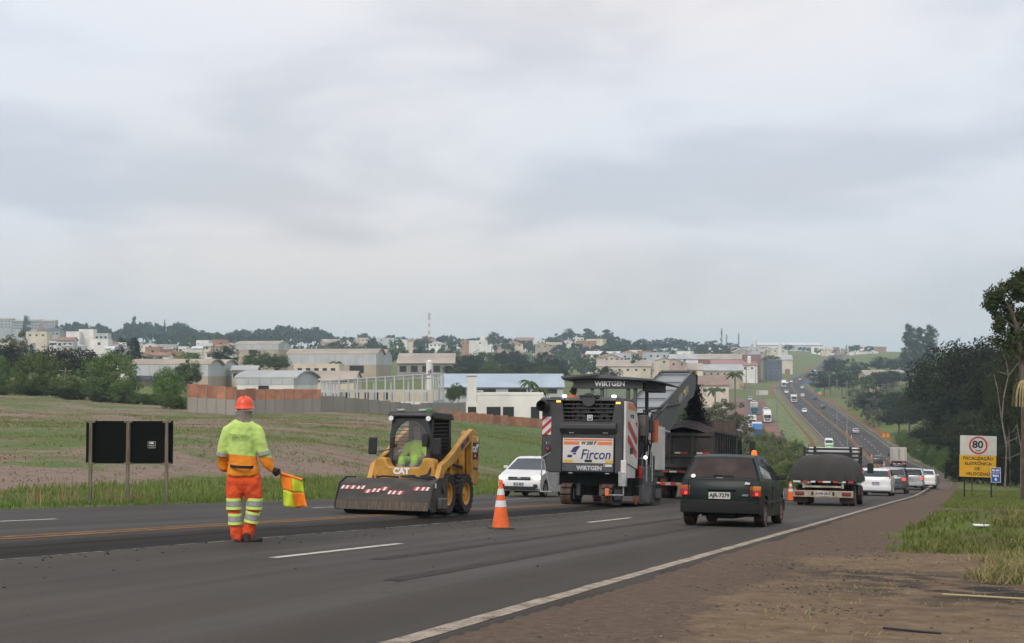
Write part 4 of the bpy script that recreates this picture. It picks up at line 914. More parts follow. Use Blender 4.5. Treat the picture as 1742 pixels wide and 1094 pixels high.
truck("teal_lorry", "teal lorry with cream box parked behind the blue lorry", 0, 0, -1, TEAL, BXD, 10, 2.6, 4.1, fl=fr(s_of_Y(490), 15.8, -1), road=False)
truck("grey_lorry", "pale grey truck roof showing directly behind the blue lorry", 0, 0, -1, WHP, BXW, 8, 2.5, 3.6, fl=fr(s_of_Y(425), 18.2, -1), road=False)
truck("yellow_truck", "small ochre box truck parked near the palm by the junction", 0, 0, 1, WHP, mat("box_ochre", (0.42,0.27,0.11), 0.7), 6, 2.4, 3.4, fl=fr(s_of_Y(760), 20.0, 1), road=False)
for (s_, l_, pm, lb) in ((s_of_Y(560), 15.0, WHP, "white car parked above the teal lorry"), (s_of_Y(505), 11.5, WHP, "white car driving on the frontage road behind the white lorry"), (s_of_Y(600), 16.0, SIL, "silver car parked farthest along the frontage road")):
    p, f_ = fr(s_, l_, -1); car('suv', "parked_car", lb, "car", pm, p, f_, detail=1, group="cars on the frontage road")

# ================================================================== milling machine
WG = mat("machine_dark_grey", (0.043,0.044,0.047), 0.55, var=0.15, vscale=1.4, col2=(0.052,0.050,0.050))
WGL = mat("machine_skylit_grey", (0.21,0.225,0.225), 0.5, var=0.12, vscale=1.0)  # conveyor cover only: skylight on the top painted in as a lighter grey
WGM = mat("machine_mid_grey", (0.085,0.088,0.090), 0.5, var=0.2, vscale=2)
CRW = mat("machine_cream_white", (0.56,0.54,0.50), 0.5, var=0.08, vscale=2)
ORG = mat("machine_orange", (0.66,0.17,0.055), 0.5)
NAVY = mat("logo_navy", (0.014,0.020,0.13), 0.5)
DUSTY = mat("machine_dusty_steel", (0.085,0.075,0.068), 0.75, var=0.35, vscale=4)
PAD = mat("track_pad_rubber_brown", (0.075,0.048,0.036), 0.9, var=0.35, vscale=7)
YDEC = mat("decal_yellow", (0.62,0.36,0.03), 0.5)
SRED, SWHT = mat("hazard_red", (0.42,0.025,0.03), 0.45), mat("hazard_white", (0.60,0.58,0.55), 0.5)
CLEAR = NT("clear_glass")
_tr = CLEAR.n("ShaderNodeBsdfTransparent"); _tr.inputs[0].default_value = (0.80,0.84,0.83,1); _gl = CLEAR.n("ShaderNodeBsdfGlossy"); _gl.inputs['Roughness'].default_value = 0.08; _fr = CLEAR.n("ShaderNodeLayerWeight"); _fr.inputs[0].default_value = 0.25
_ms = CLEAR.n("ShaderNodeMixShader"); CLEAR.l(CLEAR.math('ADD', CLEAR.math('MULTIPLY', _fr.outputs['Fresnel'], 0.5), 0.10), _ms.inputs[0]); CLEAR.l(_tr.outputs[0], _ms.inputs[1]); CLEAR.l(_gl.outputs[0], _ms.inputs[2])
CLEAR.l(_ms.outputs[0], CLEAR.t.nodes['Material Output'].inputs[0]); CLEAR = CLEAR.m
def hazard(parent, x, y0, y1, z0, z1, flip, n=3, axis='X', sgn=-1):
    """white board with slanted red bars, each bar a piece"""
    b = MB(); 
    if axis == 'X': b.bb(x, x+0.012, y0, y1, z0, z1)
    else: b.bb(y0, y1, x, x+0.012*sgn, z0, z1)
    bd = b.build("hazard_board", SWHT, parent)
    h, w = z1-z0, y1-y0; st = (h+w)/(n+0.5)
    for k in range(n+1):
        c = z0 - w*0.5 + k*st*1.15
        quad = [(y0, c), (y1, c+w*0.9), (y1, c+w*0.9+st*0.5), (y0, c+st*0.5)]
        if flip: quad = [(y0+y1-a, b_) for a, b_ in quad]
        # clip to board
        q = []
        def clip(poly, z, keep_above):
            o_ = []
            for i in range(len(poly)):
                p, r_ = poly[i], poly[(i+1) % len(poly)]; ip, ir = (p[1] >= z) == keep_above, (r_[1] >= z) == keep_above
                if ip: o_.append(p)
                if ip != ir: t_ = (z-p[1])/(r_[1]-p[1]); o_.append((lerp(p[0], r_[0], t_), z))
            return o_
        q = clip(quad, z0, True)
        if len(q) >= 3: q = clip(q, z1, False)
        if len(q) < 3: continue
        if axis == 'X': MB().prism(q, x-0.004, x-0.001, axis='X').build("hazard_bar", SRED, bd)
        else: MB().prism(q, x+0.013*sgn, x+0.016*sgn, axis='Y').build("hazard_bar", SRED, bd)
    return bd
loc, fw = pose(991, 41.5, 0.0)
M = empty("milling_machine", loc, None, "dark grey cold milling machine with canopy and tall loading conveyor", "milling machine"); M.rotation_euler = basis(fw).to_euler()
def ms(name, m, x0, x1, y0, y1, z0, z1, bev=0.0, par=None): return slab(par or M, name, m, x0, x1, y0, y1, z0, z1, bev)
YA, YB = 0.66, -0.92                        # grille and door span
# rear pillars around the radiator recess
MB().prism([(1.16,0.95),(1.16,2.98),(1.04,3.13),(YA+0.04,3.13),(YA-0.06,2.42),(YA,2.05),(YA,0.92),(1.0,0.92)], 0.0, 1.75, axis='X').build("rear_pillar", WG, M, bevel=0.03)
MB().prism([(-1.16,0.95),(-1.16,2.98),(-1.06,3.13),(YB-0.02,3.13),(YB+0.10,2.42),(YB,2.05),(YB,0.92),(-1.1,0.92)], 0.0, 1.75, axis='X').build("rear_pillar", WG, M, bevel=0.03)
MB().prism([(0.06,3.05),(0.10,3.13),(1.75,3.13),(1.75,3.05)], YB, YA).build("hood_top", WG, M)
MB().prism([(0.52,2.42),(0.02,2.42),(-0.14,2.33),(-0.14,2.20),(0.0,2.06),(0.52,2.06)], YB-0.06, YA+0.06).build("rear_ledge", WG, M, bevel=0.02)
ms("rear_beam", WG, 0.03, 0.6, YB, YA, 1.93, 2.06)
ms("radiator_backing", CHS, 0.50, 0.60, YB+0.01, YA-0.01, 2.42, 3.05)
for yc in (-0.50, 0.22):                     # two cooling fans behind the louvres
    f = MB().lathe([(0.30,0),(0.30,0.06),(0.27,0.06),(0.27,0)], (0.40,yc,2.73), axis='X', n=24, cap=False).build("fan_ring", DUSTY, M)
    for k in range(6):
        a = k*math.pi/3; MB().box((0.43, yc+0.15*math.cos(a), 2.73+0.15*math.sin(a)), (0.02, 0.26, 0.11), rx=a).build("fan_blade", mat("fan_grey", (0.20,0.18,0.165), 0.6), f)
    MB().lathe([(0.07,0),(0.07,0.03),(0.001,0.03)], (0.37,yc,2.73), axis='X', n=14).build("fan_hub", DUSTY, f)
for k in range(6): ms("louvre_slat", WG, 0.06, 0.16, YB+0.03, YA-0.03, 2.45+k*0.115, 2.45+k*0.115+0.028)
ms("louvre_post", mat("hose_red", (0.30,0.03,0.025), 0.6), 0.30, 0.33, 0.40, 0.44, 2.42, 3.05)
em = ms("emblem_plate", WHT, 0.035, 0.05, -0.24, -0.08, 2.45, 2.61); ms("emblem_core", BLK, 0.028, 0.034, -0.22, -0.10, 2.47, 2.59, par=em); text("emblem_letter", "W", 0.10, WHT, em, (0.026,-0.16,2.53), (0,-1,0), (0,0,1), bold=0.004)
MB().lathe([(0.20,0),(0.20,0.08),(0.001,0.08)], (0.02,-0.12,3.06), axis='X', n=24).build("camera_hood", WG, M)
ms("top_bracket", PLA, 0.0, 0.20, -0.42, 0.16, 3.14, 3.19)
# engine door with lettering
dz0, dz1 = 1.20, 1.93
door = ms("rear_door", CRW, -0.03, 0.05, YB+0.03, YA-0.03, dz0, dz1, 0.01)
ms("door_stripe", ORG, -0.035, -0.031, YB+0.06, YA-0.06, 1.865, 1.905, par=door)
ms("door_stripe", ORG, -0.035, -0.031, 0.13, YA-0.06, 1.74, 1.83, par=door); ms("door_stripe", ORG, -0.035, -0.031, YB+0.06, -0.42, 1.74, 1.83, par=door)
text("model_lettering", "W 200 F", 0.135, BLK, door, (-0.033,-0.145,1.785), (0,-1,0), (0,0,1), bold=0.005, shear=0.25, sx=0.92)
text("company_lettering", "Fircon", 0.40, NAVY, door, (-0.033,-0.36,1.45), (0,-1,0), (0,0,1), bold=0.004, shear=0.22, sx=0.88)
MB().prism([(-0.0+0.13,1.70),(0.20,1.70),(0.30,1.66),(0.38,1.54),(0.39,1.52),(0.22,1.52),(0.20,1.56),(0.10,1.70)], -0.038, -0.033, axis='X').build("logo_piece", NAVY, door)
MB().prism([(0.33,1.44),(0.47,1.44),(0.49,1.37),(0.35,1.37)], -0.038, -0.033, axis='X').build("logo_piece", NAVY, door)
MB().prism([(0.21,1.50),(0.30,1.50),(0.32,1.455),(0.23,1.455)], -0.038, -0.033, axis='X').build("logo_piece", NAVY, door)
ms("door_latch", PLA, -0.05, -0.031, -0.26, -0.04, 1.24, 1.31, 0.01, door)
for (a, b) in ((0.32, 0.60), (-0.88, -0.66)): ms("warning_decal", YDEC, -0.036, -0.031, a, b, 1.225, 1.30, par=door)
low = MB().prism([(0.06,0.92),(-0.03,0.97),(-0.03,1.19),(0.06,1.19)], YB+0.02, YA-0.02).build("lower_panel", mat("machine_slate", (0.060,0.064,0.075), 0.5, var=0.1), M)
text("brand_lettering", "WIRTGEN", 0.17, mat("lettering_grey", (0.50,0.50,0.50), 0.5), low, (-0.034,-0.18,1.06), (0,-1,0), (0,0,1), bold=0.006, sx=0.98)
sg = ms("service_sticker", SWHT, -0.036, -0.031, -0.86, -0.60, 1.11, 1.18, par=low); ms("sticker_edge", SRED, -0.040, -0.0365, -0.66, -0.61, 1.12, 1.17, par=sg)
for y in (0.38,-0.72): ms("tow_eye", RIMM, -0.04, 0.02, y-0.06, y+0.06, 0.90, 0.93)
for y in (0.36, -0.66):
    e = MB(); e.path([(-0.03,y-0.06,2.10),(-0.09,y-0.06,2.08),(-0.09,y+0.06,2.08),(-0.03,y+0.06,2.10)], 0.012); e.build("lifting_hook", RIMM, M)
# left wing, exhaust, boards, lamps
ms("left_wing", WG, 0.02, 1.6, 1.10, 1.30, 1.2, 2.9, 0.03)
MB().prism([(-0.05,3.02),(1.6,3.02),(1.6,3.12),(0.1,3.12),(-0.05,3.06)], 0.62, 1.34).build("left_hood", WG, M, bevel=0.02)
hazard(M, -0.013, 1.00, 1.27, 2.02, 2.55, True)
ex = MB().lathe([(0.15,-0.34),(0.17,-0.30),(0.17,0.10),(0.13,0.10),(0.13,-0.34)], (0,1.22,2.86), axis='X', n=20, cap=False).build("exhaust_pipe", mat("exhaust_soot", (0.02,0.018,0.017), 0.7), M)
MB().lathe([(0.13,-0.05),(0.001,-0.05)], (0,1.22,2.86), axis='X', n=16, cap=False).build("exhaust_bore", CHS, ex)
for y, z in ((0.78,3.00),(-1.02,2.96)): MB().box((-0.02,y,z),(0.05,0.13,0.055)).build("indicator_lamp", AMBON, M, bevel=0.012)
for y in (0.62,-0.88): MB().box((0.03,y,3.16),(0.06,0.13,0.06)).build("work_lamp", WHITEL, M, bevel=0.012)
bl_ = MB().lathe([(0.08,-0.05),(0.08,0.02),(0.001,0.02)], (0,1.08,1.62), axis='X', n=16).build("rear_lamp", PLA, M); MB().lathe([(0.05,-0.058),(0.001,-0.058)], (0,1.08,1.62), axis='X', n=14, cap=False).build("lamp_lens", TAIL, bl_)
ms("wing_label", WHT, 0.0, 0.018, 1.02, 1.14, 1.74, 1.82)
# right side white panel with orange cap and red stripes, seen at an angle
side = MB().prism([(0.06,1.25),(1.62,1.05),(1.70,2.45),(1.45,2.80),(1.0,3.02),(0.06,3.02)], -1.17, -1.24).build("side_panel", CRW, M, bevel=0.015)
MB().prism([(0.30,2.80),(1.40,2.80),(1.28,2.89),(0.30,2.94)], -1.242, -1.247).build("panel_stripe", ORG, side); MB().prism([(0.30,2.96),(1.12,2.93),(1.0,2.99),(0.30,3.0)], -1.242, -1.247).build("panel_stripe", ORG, side)
for k in range(2): MB().prism([(0.30,2.45-k*0.42),(0.45,2.45-k*0.42),(1.5,1.98-k*0.42),(1.5,1.80-k*0.42),(1.36,1.80-k*0.42),(0.30,2.28-k*0.42)], -1.242, -1.247).build("hazard_bar", SRED, side)
MB().prism([(1.25,2.45),(1.5,2.45),(1.5,2.30)], -1.242, -1.247).build("hazard_bar", SRED, side)
text("panel_lettering", "W 200", 0.16, BLK, side, (0.85,-1.243,2.60), (1,0,0), (0,0,1), bold=0.003)
MB().bb(0.6,0.95,-1.242,-1.25,1.50,1.68).build("panel_vent", BLK, side)
ms("side_lower", CRW, 0.15, 1.5, -1.20, -1.16, 0.80, 1.2); ms("rear_corner_bracket", RIMM, -0.08, 0.05, -1.30, -1.06, 0.55, 0.98, 0.02)
ms("main_frame", WG, 1.75, 6.4, -1.05, 1.10, 0.85, 1.85, 0.03); ms("operator_platform", DUSTY, 1.75, 4.6, -1.15, 1.20, 1.78, 1.88)
ms("console", PLA, 3.9, 4.4, -0.95, 0.95, 1.88, 2.85, 0.04); ms("front_hood", WGM, 4.6, 6.6, -0.95, 0.95, 1.85, 2.55, 0.06); ms("water_tank", CRW, 3.4, 5.9, -1.19, -1.06, 1.05, 2.45, 0.03)
for x in (2.3,3.1): ms("seat", PLA, x, x+0.45, 0.3, 0.8, 1.9, 2.5, 0.05)
# canopy
can = MB().prism([(1.22,3.86),(0.3,3.93),(-1.55,3.80),(-1.98,3.70),(-1.98,3.66),(-1.55,3.73),(0.3,3.82),(1.22,3.76)], 1.85, 4.5, axis='X').build("canopy_roof", WGM, M, bevel=0.015)
MB().prism([(1.24,3.87),(0.05,3.96),(0.05,3.90),(1.24,3.81)], 1.80, 4.55, axis='X').build("canopy_panel", WGM, can)
fa = ms("canopy_fascia", WG, 2.05, 2.12, -1.28, 0.92, 3.50, 3.79, 0.01); text("brand_lettering", "WIRTGEN", 0.20, WHT, fa, (2.046,-0.25,3.645), (0,-1,0), (0,0,1), bold=0.008, sx=1.05)
ms("canopy_box", BLK, 2.2, 3.2, -1.75, -1.25, 3.44, 3.72)
for (x, y) in ((2.1,0.02),(2.1,-0.80),(2.12,-1.02),(4.3,0.9),(4.3,-0.9)): ms("canopy_post", WGM, x, x+0.10, y-0.05, y+0.05, 1.85, 3.80)
for (a, b) in ((-0.72,-0.06),(0.10,0.85)): ms("rear_screen", CLEAR, 2.14, 2.15, a, b, 2.6, 3.46)
# handrails, hoses and ladder on the right
for x in (1.9, 2.5, 3.1): MB().path([(x,-1.20,1.1),(x,-1.34,1.9),(x,-1.34,2.78),(x+0.3,-1.34,2.86)], 0.022).build("handrail", PLA, M)
for z in (1.95, 2.35, 2.84): MB().tube((1.85,-1.345,z),(3.7,-1.345,z),0.02).build("handrail", PLA, M)
ms("control_box", DUSTY, 1.85, 2.35, -1.42, -1.12, 2.05, 2.70, 0.03); ms("side_console", PLA, 2.6, 3.1, -1.40, -1.14, 2.2, 2.6, 0.03)
ms("mirror_board", ORG, 3.3, 3.34, -1.50, -1.28, 1.9, 2.6)
for k in range(7):
    y0 = -1.20-0.03*(k % 3); MB().path([(1.75+k*0.22,y0,2.5-0.1*k),(1.8+k*0.22,y0-0.08,1.8),(1.7+k*0.25,y0-0.05,1.2),(1.9+k*0.2,y0,0.9)], 0.022).build("hydraulic_hose", PLA, M)
for k in range(4): MB().tube((1.72,-1.18,0.55+k*0.28),(2.05,-1.34,0.55+k*0.28),0.018).build("ladder_rung", RIMM, M)
MB().path([(3.6,-1.1,2.3),(4.2,-1.4,2.9),(5.0,-1.45,3.2)], 0.03).build("support_strut", WGM, M)
ms("extinguisher", mat("extinguisher_red", (0.42,0.01,0.015), 0.35), 1.55, 1.65, -1.38, -1.28, 0.78, 1.16, 0.02)
MB().lathe([(0.05,0),(0.05,0.02),(0.001,0.02)], (1.75,-1.45,1.42), axis='X', n=12).build("work_lamp", WHITEL, M)
# drum housing and side plate
ms("drum_housing", WG, 1.9, 3.6, -1.0, 1.0, 0.25, 0.95); sp2 = ms("side_plate", WGM, 1.75, 3.5, -1.32, -1.26, 0.04, 1.15, 0.01)
for z in (0.10, 0.62, 1.05): ms("plate_rib", WGM, 1.78, 3.47, -1.35, -1.321, z-0.03, z+0.03, par=sp2)
for x in (1.80, 3.42): ms("plate_post", DUSTY, x-0.04, x+0.04, -1.37, -1.321, 0.02, 1.5, par=sp2)
for x in (2.2, 3.0): MB().tube((x,-1.38,0.7),(x,-1.38,1.6),0.035).build("hydraulic_cylinder", RIMM, M)
MB().lathe([(0.14,-0.04),(0.14,0.04),(0.001,0.04)], (1.62,-1.18,0.14), axis='Y', n=20).build("guide_wheel", mat("guide_orange", (0.35,0.09,0.04), 0.7, var=0.3, vscale=10), M)
# rear sensor arms
MB().path([(0.0,-1.20,0.95),(0.0,-1.20,0.30),(0.0,-0.70,0.30)], 0.022).build("sensor_arm", RIMM, M); MB().box((0,-1.20,1.12),(0.10,0.16,0.38)).build("sensor_box", SWHT, M, bevel=0.02); MB().box((0.0,-0.72,0.38),(0.1,0.12,0.22)).build("sensor_head", ORG, M, bevel=0.02)
MB().path([(0.0,1.25,1.35),(0.0,1.30,0.35),(0.0,0.95,0.35)], 0.022).build("sensor_arm", RIMM, M); MB().path([(0.0,1.0,1.5),(0.0,1.25,1.35)], 0.018).build("sensor_arm", RIMM, M); MB().path([(0.02,1.22,1.3),(0.02,1.02,0.45),(0.02,0.90,0.45)], 0.016).build("sensor_arm", RIMM, M)
# crawler tracks: rounded belts with single pads
PADM = MB().bb(-0.075,0.075,-0.16,0.16,-0.0,0.05).mesh("track_pad", PAD, 35)
def crawler(x, y):
    r_, L_ = 0.31, 0.75
    prof = [(x-L_/2+ (r_-0.05)*math.cos(a), r_+(r_-0.05)*math.sin(a)) for a in np.linspace(math.pi/2, 3*math.pi/2, 9)] + [(x+L_/2+(r_-0.05)*math.cos(a), r_+(r_-0.05)*math.sin(a)) for a in np.linspace(-math.pi/2, math.pi/2, 9)]
    c = MB().prism(prof, y-0.13, y+0.13).build("crawler", CHS, M)
    MB().bb(x-0.4, x+0.4, y-0.19, y-0.165, 0.16, 0.46).build("crawler_plate", WGM, c); MB().bb(x-0.4, x+0.4, y+0.165, y+0.19, 0.16, 0.46).build("crawler_plate", WGM, c)
    per = 2*L_+2*math.pi*(r_-0.05); n = 18
    for k in range(n):
        d_ = per*k/n; rr = r_-0.05
        if d_ < L_: p, a = (x-L_/2+d_, 2*r_-0.05), 0.0
        elif d_ < L_+math.pi*rr: a = (d_-L_)/rr; p = (x+L_/2+rr*math.sin(a), r_+rr*math.cos(a))
        elif d_ < 2*L_+math.pi*rr: p, a = (x+L_/2-(d_-L_-math.pi*rr), 0.05), math.pi
        else: b_ = (d_-2*L_-math.pi*rr)/rr; a = math.pi+b_; p = (x-L_/2-rr*math.sin(b_), r_-rr*math.cos(b_))
        o = link("track_pad", PADM, c); o.location = (p[0], y, p[1]); o.rotation_euler = (0, a, 0)
    MB().lathe([(0.13,0.40),(0.13,1.1),(0.10,1.1)], (x, y, 0), n=16).build("lifting_column", WGM, M)
for (x, y) in ((0.75,0.56),(0.75,-0.68),(5.6,0.85),(5.6,-0.85)): crawler(x, y)
ms("axle_block", WGM, 0.5, 1.0, 0.22, 0.36, 0.25, 0.62, 0.03); ms("axle_block", WGM, 0.5, 1.0, -0.48, -0.34, 0.25, 0.62, 0.03)
ms("belly", CHS, 0.6, 6.0, -0.9, 0.9, 0.55, 0.95)
# loading conveyor
CV = 14.2
def cvp(x, dz): z = lerp(1.75, 4.62, (x-5.0)/(CV-5.0)); return (x, z+dz)
MB().prism([cvp(4.9,-0.95), cvp(9,-0.70), cvp(CV-1.2,-0.52), cvp(CV-0.35,-0.62), cvp(CV+0.15,-0.45), cvp(CV+0.30,-0.05), cvp(CV+0.1,0.28), cvp(CV-0.5,0.42), cvp(9,0.55), cvp(5.2,0.75)], -0.62, -0.55).build("conveyor_side", WGM, M, bevel=0.01)
MB().prism([cvp(4.9,-0.95), cvp(9,-0.70), cvp(CV-1.2,-0.52), cvp(CV-0.35,-0.62), cvp(CV+0.15,-0.45), cvp(CV+0.30,-0.05), cvp(CV+0.1,0.28), cvp(CV-0.5,0.42), cvp(9,0.55), cvp(5.2,0.75)], 0.62, 0.55).build("conveyor_side", WGM, M, bevel=0.01)
cov = MB().prism([cvp(5.2,0.70), cvp(9,0.52), cvp(CV-0.6,0.38), cvp(CV-0.6,0.34), cvp(9,0.48), cvp(5.2,0.66)], -0.56, 0.56).build("conveyor_cover", WGL, M)
for k in range(6):
    x = 6.3+k*1.35; p = cvp(x, lerp(0.70,0.40,(x-5.2)/(CV-5.2))); MB().box((p[0],0,p[1]),(0.06,1.10,0.03), ry=-0.2).build("cover_seam", WGM, cov)
MB().prism([cvp(5.0,-0.85), cvp(CV-1.0,-0.50), cvp(CV-1.0,-0.44), cvp(5.0,-0.79)], -0.55, 0.55).build("conveyor_belly", WGM, M)
MB().prism([cvp(5.2,0.05), cvp(CV,0.02), cvp(CV,-0.02), cvp(5.2,0.01)], -0.45, 0.45).build("conveyor_belt", RUB, M)
MB().lathe([(0.25,-0.52),(0.25,0.52)], (cvp(CV-0.05,-0.10)[0],0,cvp(CV-0.05,-0.10)[1]), axis='Y', n=20).build("head_pulley", DUSTY, M)
hd_ = MB().prism([cvp(CV-0.7,0.43), cvp(CV+0.1,0.30), cvp(CV+0.38,-0.05), cvp(CV+0.20,-0.5), cvp(CV+0.12,-0.48), cvp(CV+0.28,-0.05), cvp(CV+0.05,0.24), cvp(CV-0.7,0.37)], -0.66, 0.66).build("conveyor_hood", PLA, M)
text("conveyor_lettering", "WIRTGEN", 0.42, mat("lettering_pale", (0.42,0.43,0.43), 0.5), M, (11.9,-0.626,cvp(11.9,-0.04)[1]), (1,0,(4.62-1.75)/(CV-5.0)), (-(4.62-1.75)/(CV-5.0),0,1), bold=0.01)
for (x, dz) in ((CV-0.1,0.25),(CV-2.4,0.1)): p = cvp(x, dz); MB().box((p[0],-0.68,p[1]),(0.10,0.08,0.12)).build("conveyor_lamp", YDEC, M)
p0, p1 = cvp(7.0,0.75), cvp(11.0,0.6); MB().path([(5.2,-0.75,3.0),(8.2,-0.70,cvp(8.2,0.5)[1]),(10.8,-0.68,cvp(10.8,-0.1)[1])], 0.045).build("lift_cylinder", PLA, M)
MB().path([(5.0,-0.9,2.6),(7.0,-0.75,2.4),(9.0,-0.7,cvp(9.0,-0.6)[1])], 0.035).build("slew_cylinder", RIMM, M)
MB().path([cvp(5.2,0.9)[:1]+(0.5,)+cvp(5.2,0.9)[1:], (8.0,0.5,cvp(8,0.72)[1]), (CV-0.8,0.5,cvp(CV-0.8,0.52)[1])], 0.02).build("conveyor_rail", PLA, M)
# falling millings
rng = np.random.default_rng(4); V, F = [], []
for k in range(7000):
    t_ = rng.random()**0.8; z = lerp(4.45, 2.85, t_); x = CV+0.50+1.0*t_+rng.normal(0, 0.09+0.05*t_); y = -0.42+rng.normal(0, 0.15+0.05*t_); r_ = rng.uniform(0.02, 0.055)
    c = np.array([x, y, z]); d4 = rng.normal(0, 1, (4,3)); d4 /= np.linalg.norm(d4, axis=1)[:,None]; n0 = len(V); V += list(c+d4*r_); F += [(n0,n0+1,n0+2),(n0,n0+1,n0+3),(n0,n0+2,n0+3),(n0+1,n0+2,n0+3)]
o = link("falling_millings", mesh_np("falling_millings", V, F, mat("millings_dark", (0.025,0.020,0.018), 0.95), smooth=False)); o.location = M.location; o.rotation_euler = M.rotation_euler
tag(o, "stream of dark milled asphalt falling from the conveyor into the truck", "asphalt millings", kind="stuff")

# ================================================================== skid-steer loader with sweeper box
CATY = mat("loader_yellow", (0.48,0.235,0.028), 0.5, var=0.2, vscale=3, col2=(0.52,0.27,0.045))
CABK = mat("cab_black", (0.016,0.017,0.018), 0.45, var=0.2, vscale=3)
SWP = mat("sweeper_dirty_steel", (0.045,0.039,0.034), 0.75, var=0.3, vscale=2.2, col2=(0.075,0.060,0.048), stretch=(1,1,3))
loc, fw = pose(645, 29.0, 0.0, -1)
K = empty("skid_steer_loader", loc - Vector(fw)*2.25, None, "yellow and black skid-steer loader with a wide sweeper box, facing the photographer", "loader"); K.rotation_euler = basis(fw).to_euler()
def ks(name, m, x0, x1, y0, y1, z0, z1, bev=0.0, par=None): return slab(par or K, name, m, x0, x1, y0, y1, z0, z1, bev)
ks("chassis", CATY, -1.15, 0.85, -0.50, 0.50, 0.25, 0.85, 0.03); ks("engine_housing", CATY, -1.45, -0.55, -0.52, 0.52, 0.45, 1.35, 0.05); ks("engine_grille", CABK, -1.40, -0.60, -0.45, 0.45, 1.34, 1.42, 0.03)
# front cowl with the leg opening
cw = MB().prism([(-0.66,0.62),(0.66,0.62),(0.72,0.86),(0.66,1.14),(0.56,1.18),(0.42,1.17),(0.40,1.06),(0.33,0.98),(-0.33,0.98),(-0.40,1.06),(-0.42,1.17),(-0.56,1.18),(-0.66,1.14),(-0.72,0.86)], 0.66, 0.98, axis='X').build("front_cowl", CATY, K, bevel=0.03)
text("front_lettering", "CAT", 0.17, WHT, cw, (0.985,-0.05,0.885), (0,1,0), (0,0,1), bold=0.010, sx=1.1)
# cab frame: pillars, roof, arched door frame
for sd_ in (1,-1):
    MB().prism([(0.66,0.82),(0.56,2.08),(0.48,2.08),(0.56,0.82)], sd_*0.47, sd_*0.41).build("cab_pillar", CABK, K)
    MB().prism([(-0.62,0.95),(-0.55,2.05),(-0.42,2.05),(-0.48,0.95)], sd_*0.48, sd_*0.41).build("cab_pillar", CABK, K)
    sidef = MB().prism([(-0.56,0.95),(0.50,0.95),(0.46,1.22),(-0.54,1.30)], sd_*0.475, sd_*0.44).build("cab_side", CABK, K)
    for k in range(9): MB().tube((-0.50,sd_*0.46,1.32+k*0.08),(0.50,sd_*0.46,1.28+k*0.08),0.008).build("side_guard_bar", CABK, K)
rf = MB().prism([(0.70,2.06),(0.66,2.17),(-0.50,2.19),(-0.66,2.08),(-0.60,2.03),(0.60,2.01)], -0.52, 0.52).build("cab_roof", CABK, K, bevel=0.03)
# front door: frame plate with an arched window
ow, oh0, oh1 = 0.385, 0.86, 2.0
arch = [(-ow,oh0)]+[(-ow, 1.55)]+[(-ow*math.cos(a), 1.55+0.43*math.sin(a)) for a in np.linspace(0.15, math.pi-0.15, 14)]+[(ow,1.55),(ow,oh0)]
outer = [(-0.47,0.82)]+[(-0.47, 1.55)]+[(-0.47*math.cos(a) if 0.3 < a < math.pi-0.3 else math.copysign(0.47,-math.cos(a)), 1.55+0.53*min(1,1.6*math.sin(a))) for a in np.linspace(0.15, math.pi-0.15, 14)]+[(0.47,1.55),(0.47,0.82)]
fx = lambda z: 0.69-0.09*(z-0.82)/1.26
V = [(fx(z)+0.02, y, z) for y, z in outer]+[(fx(z)+0.02, y, z) for y, z in arch]+[(fx(z)-0.03, y, z) for y, z in outer]+[(fx(z)-0.03, y, z) for y, z in arch]; n = len(arch)
F = [(i, i+1, n+i+1, n+i) for i in range(n-1)]+[(2*n+i, 3*n+i, 3*n+i+1, 2*n+i+1) for i in range(n-1)]+[(n+i, n+i+1, 3*n+i+1, 3*n+i) for i in range(n-1)]+[(i, 2*n+i, 2*n+i+1, i+1) for i in range(n-1)]
MB().add(V, F).build("door_frame", CABK, K)
MB().add([(fx(z), y, z) for y, z in arch], [tuple(range(n))]).build("door_glass", CLEAR, K)
for sd_ in (1,-1):
    wl = MB().lathe([(0.055,0),(0.055,0.03),(0.001,0.03)], (0.70,sd_*0.43,2.02), axis='X', n=16).build("work_lamp", HEAD, K)
    MB().box((0.60,sd_*0.25,2.20),(0.10,0.16,0.05)).build("roof_lamp", RIMM, K, bevel=0.01)
    MB().path([(0.66,sd_*0.47,1.35),(0.75,sd_*0.70,1.30)] if sd_ < 0 else [(0.66,sd_*0.47,1.35),(0.75,sd_*0.66,1.32)], 0.014).build("mirror_arm", CABK, K)
    MB().box((0.76,sd_*0.82 if sd_ < 0 else 0.66,1.42),(0.05,0.20,0.36)).build("mirror", PLA, K, bevel=0.04)
MB().lathe([(0.09,0),(0.085,0.06),(0.05,0.09),(0.001,0.10)], (0.1,0.2,2.18), n=16).build("green_beacon", mat("beacon_green", (0.03,0.16,0.03), 0.3), K)
ks("door_box", PLA, 0.705, 0.76, 0.30, 0.44, 1.42, 1.70, 0.03); ks("door_box", PLA, 0.705, 0.74, -0.42, -0.34, 1.40, 1.62, 0.02); ks("info_label", WHT, 0.715, 0.722, -0.38, -0.27, 0.88, 0.94)
ks("cab_back", CABK, -0.60, -0.55, -0.42, 0.42, 0.95, 2.05); ks("seat_base", PLA, -0.40, 0.10, -0.26, 0.26, 0.88, 1.02, 0.03); ks("seat_back", PLA, -0.45, -0.34, -0.26, 0.26, 1.0, 1.60, 0.04); ks("cab_floor", CABK, -0.55, 0.64, -0.42, 0.42, 0.80, 0.86)
for sd_ in (1,-1): ks("joystick_pod", PLA, 0.10, 0.30, sd_*0.30, sd_*0.40, 0.95, 1.18, 0.02)
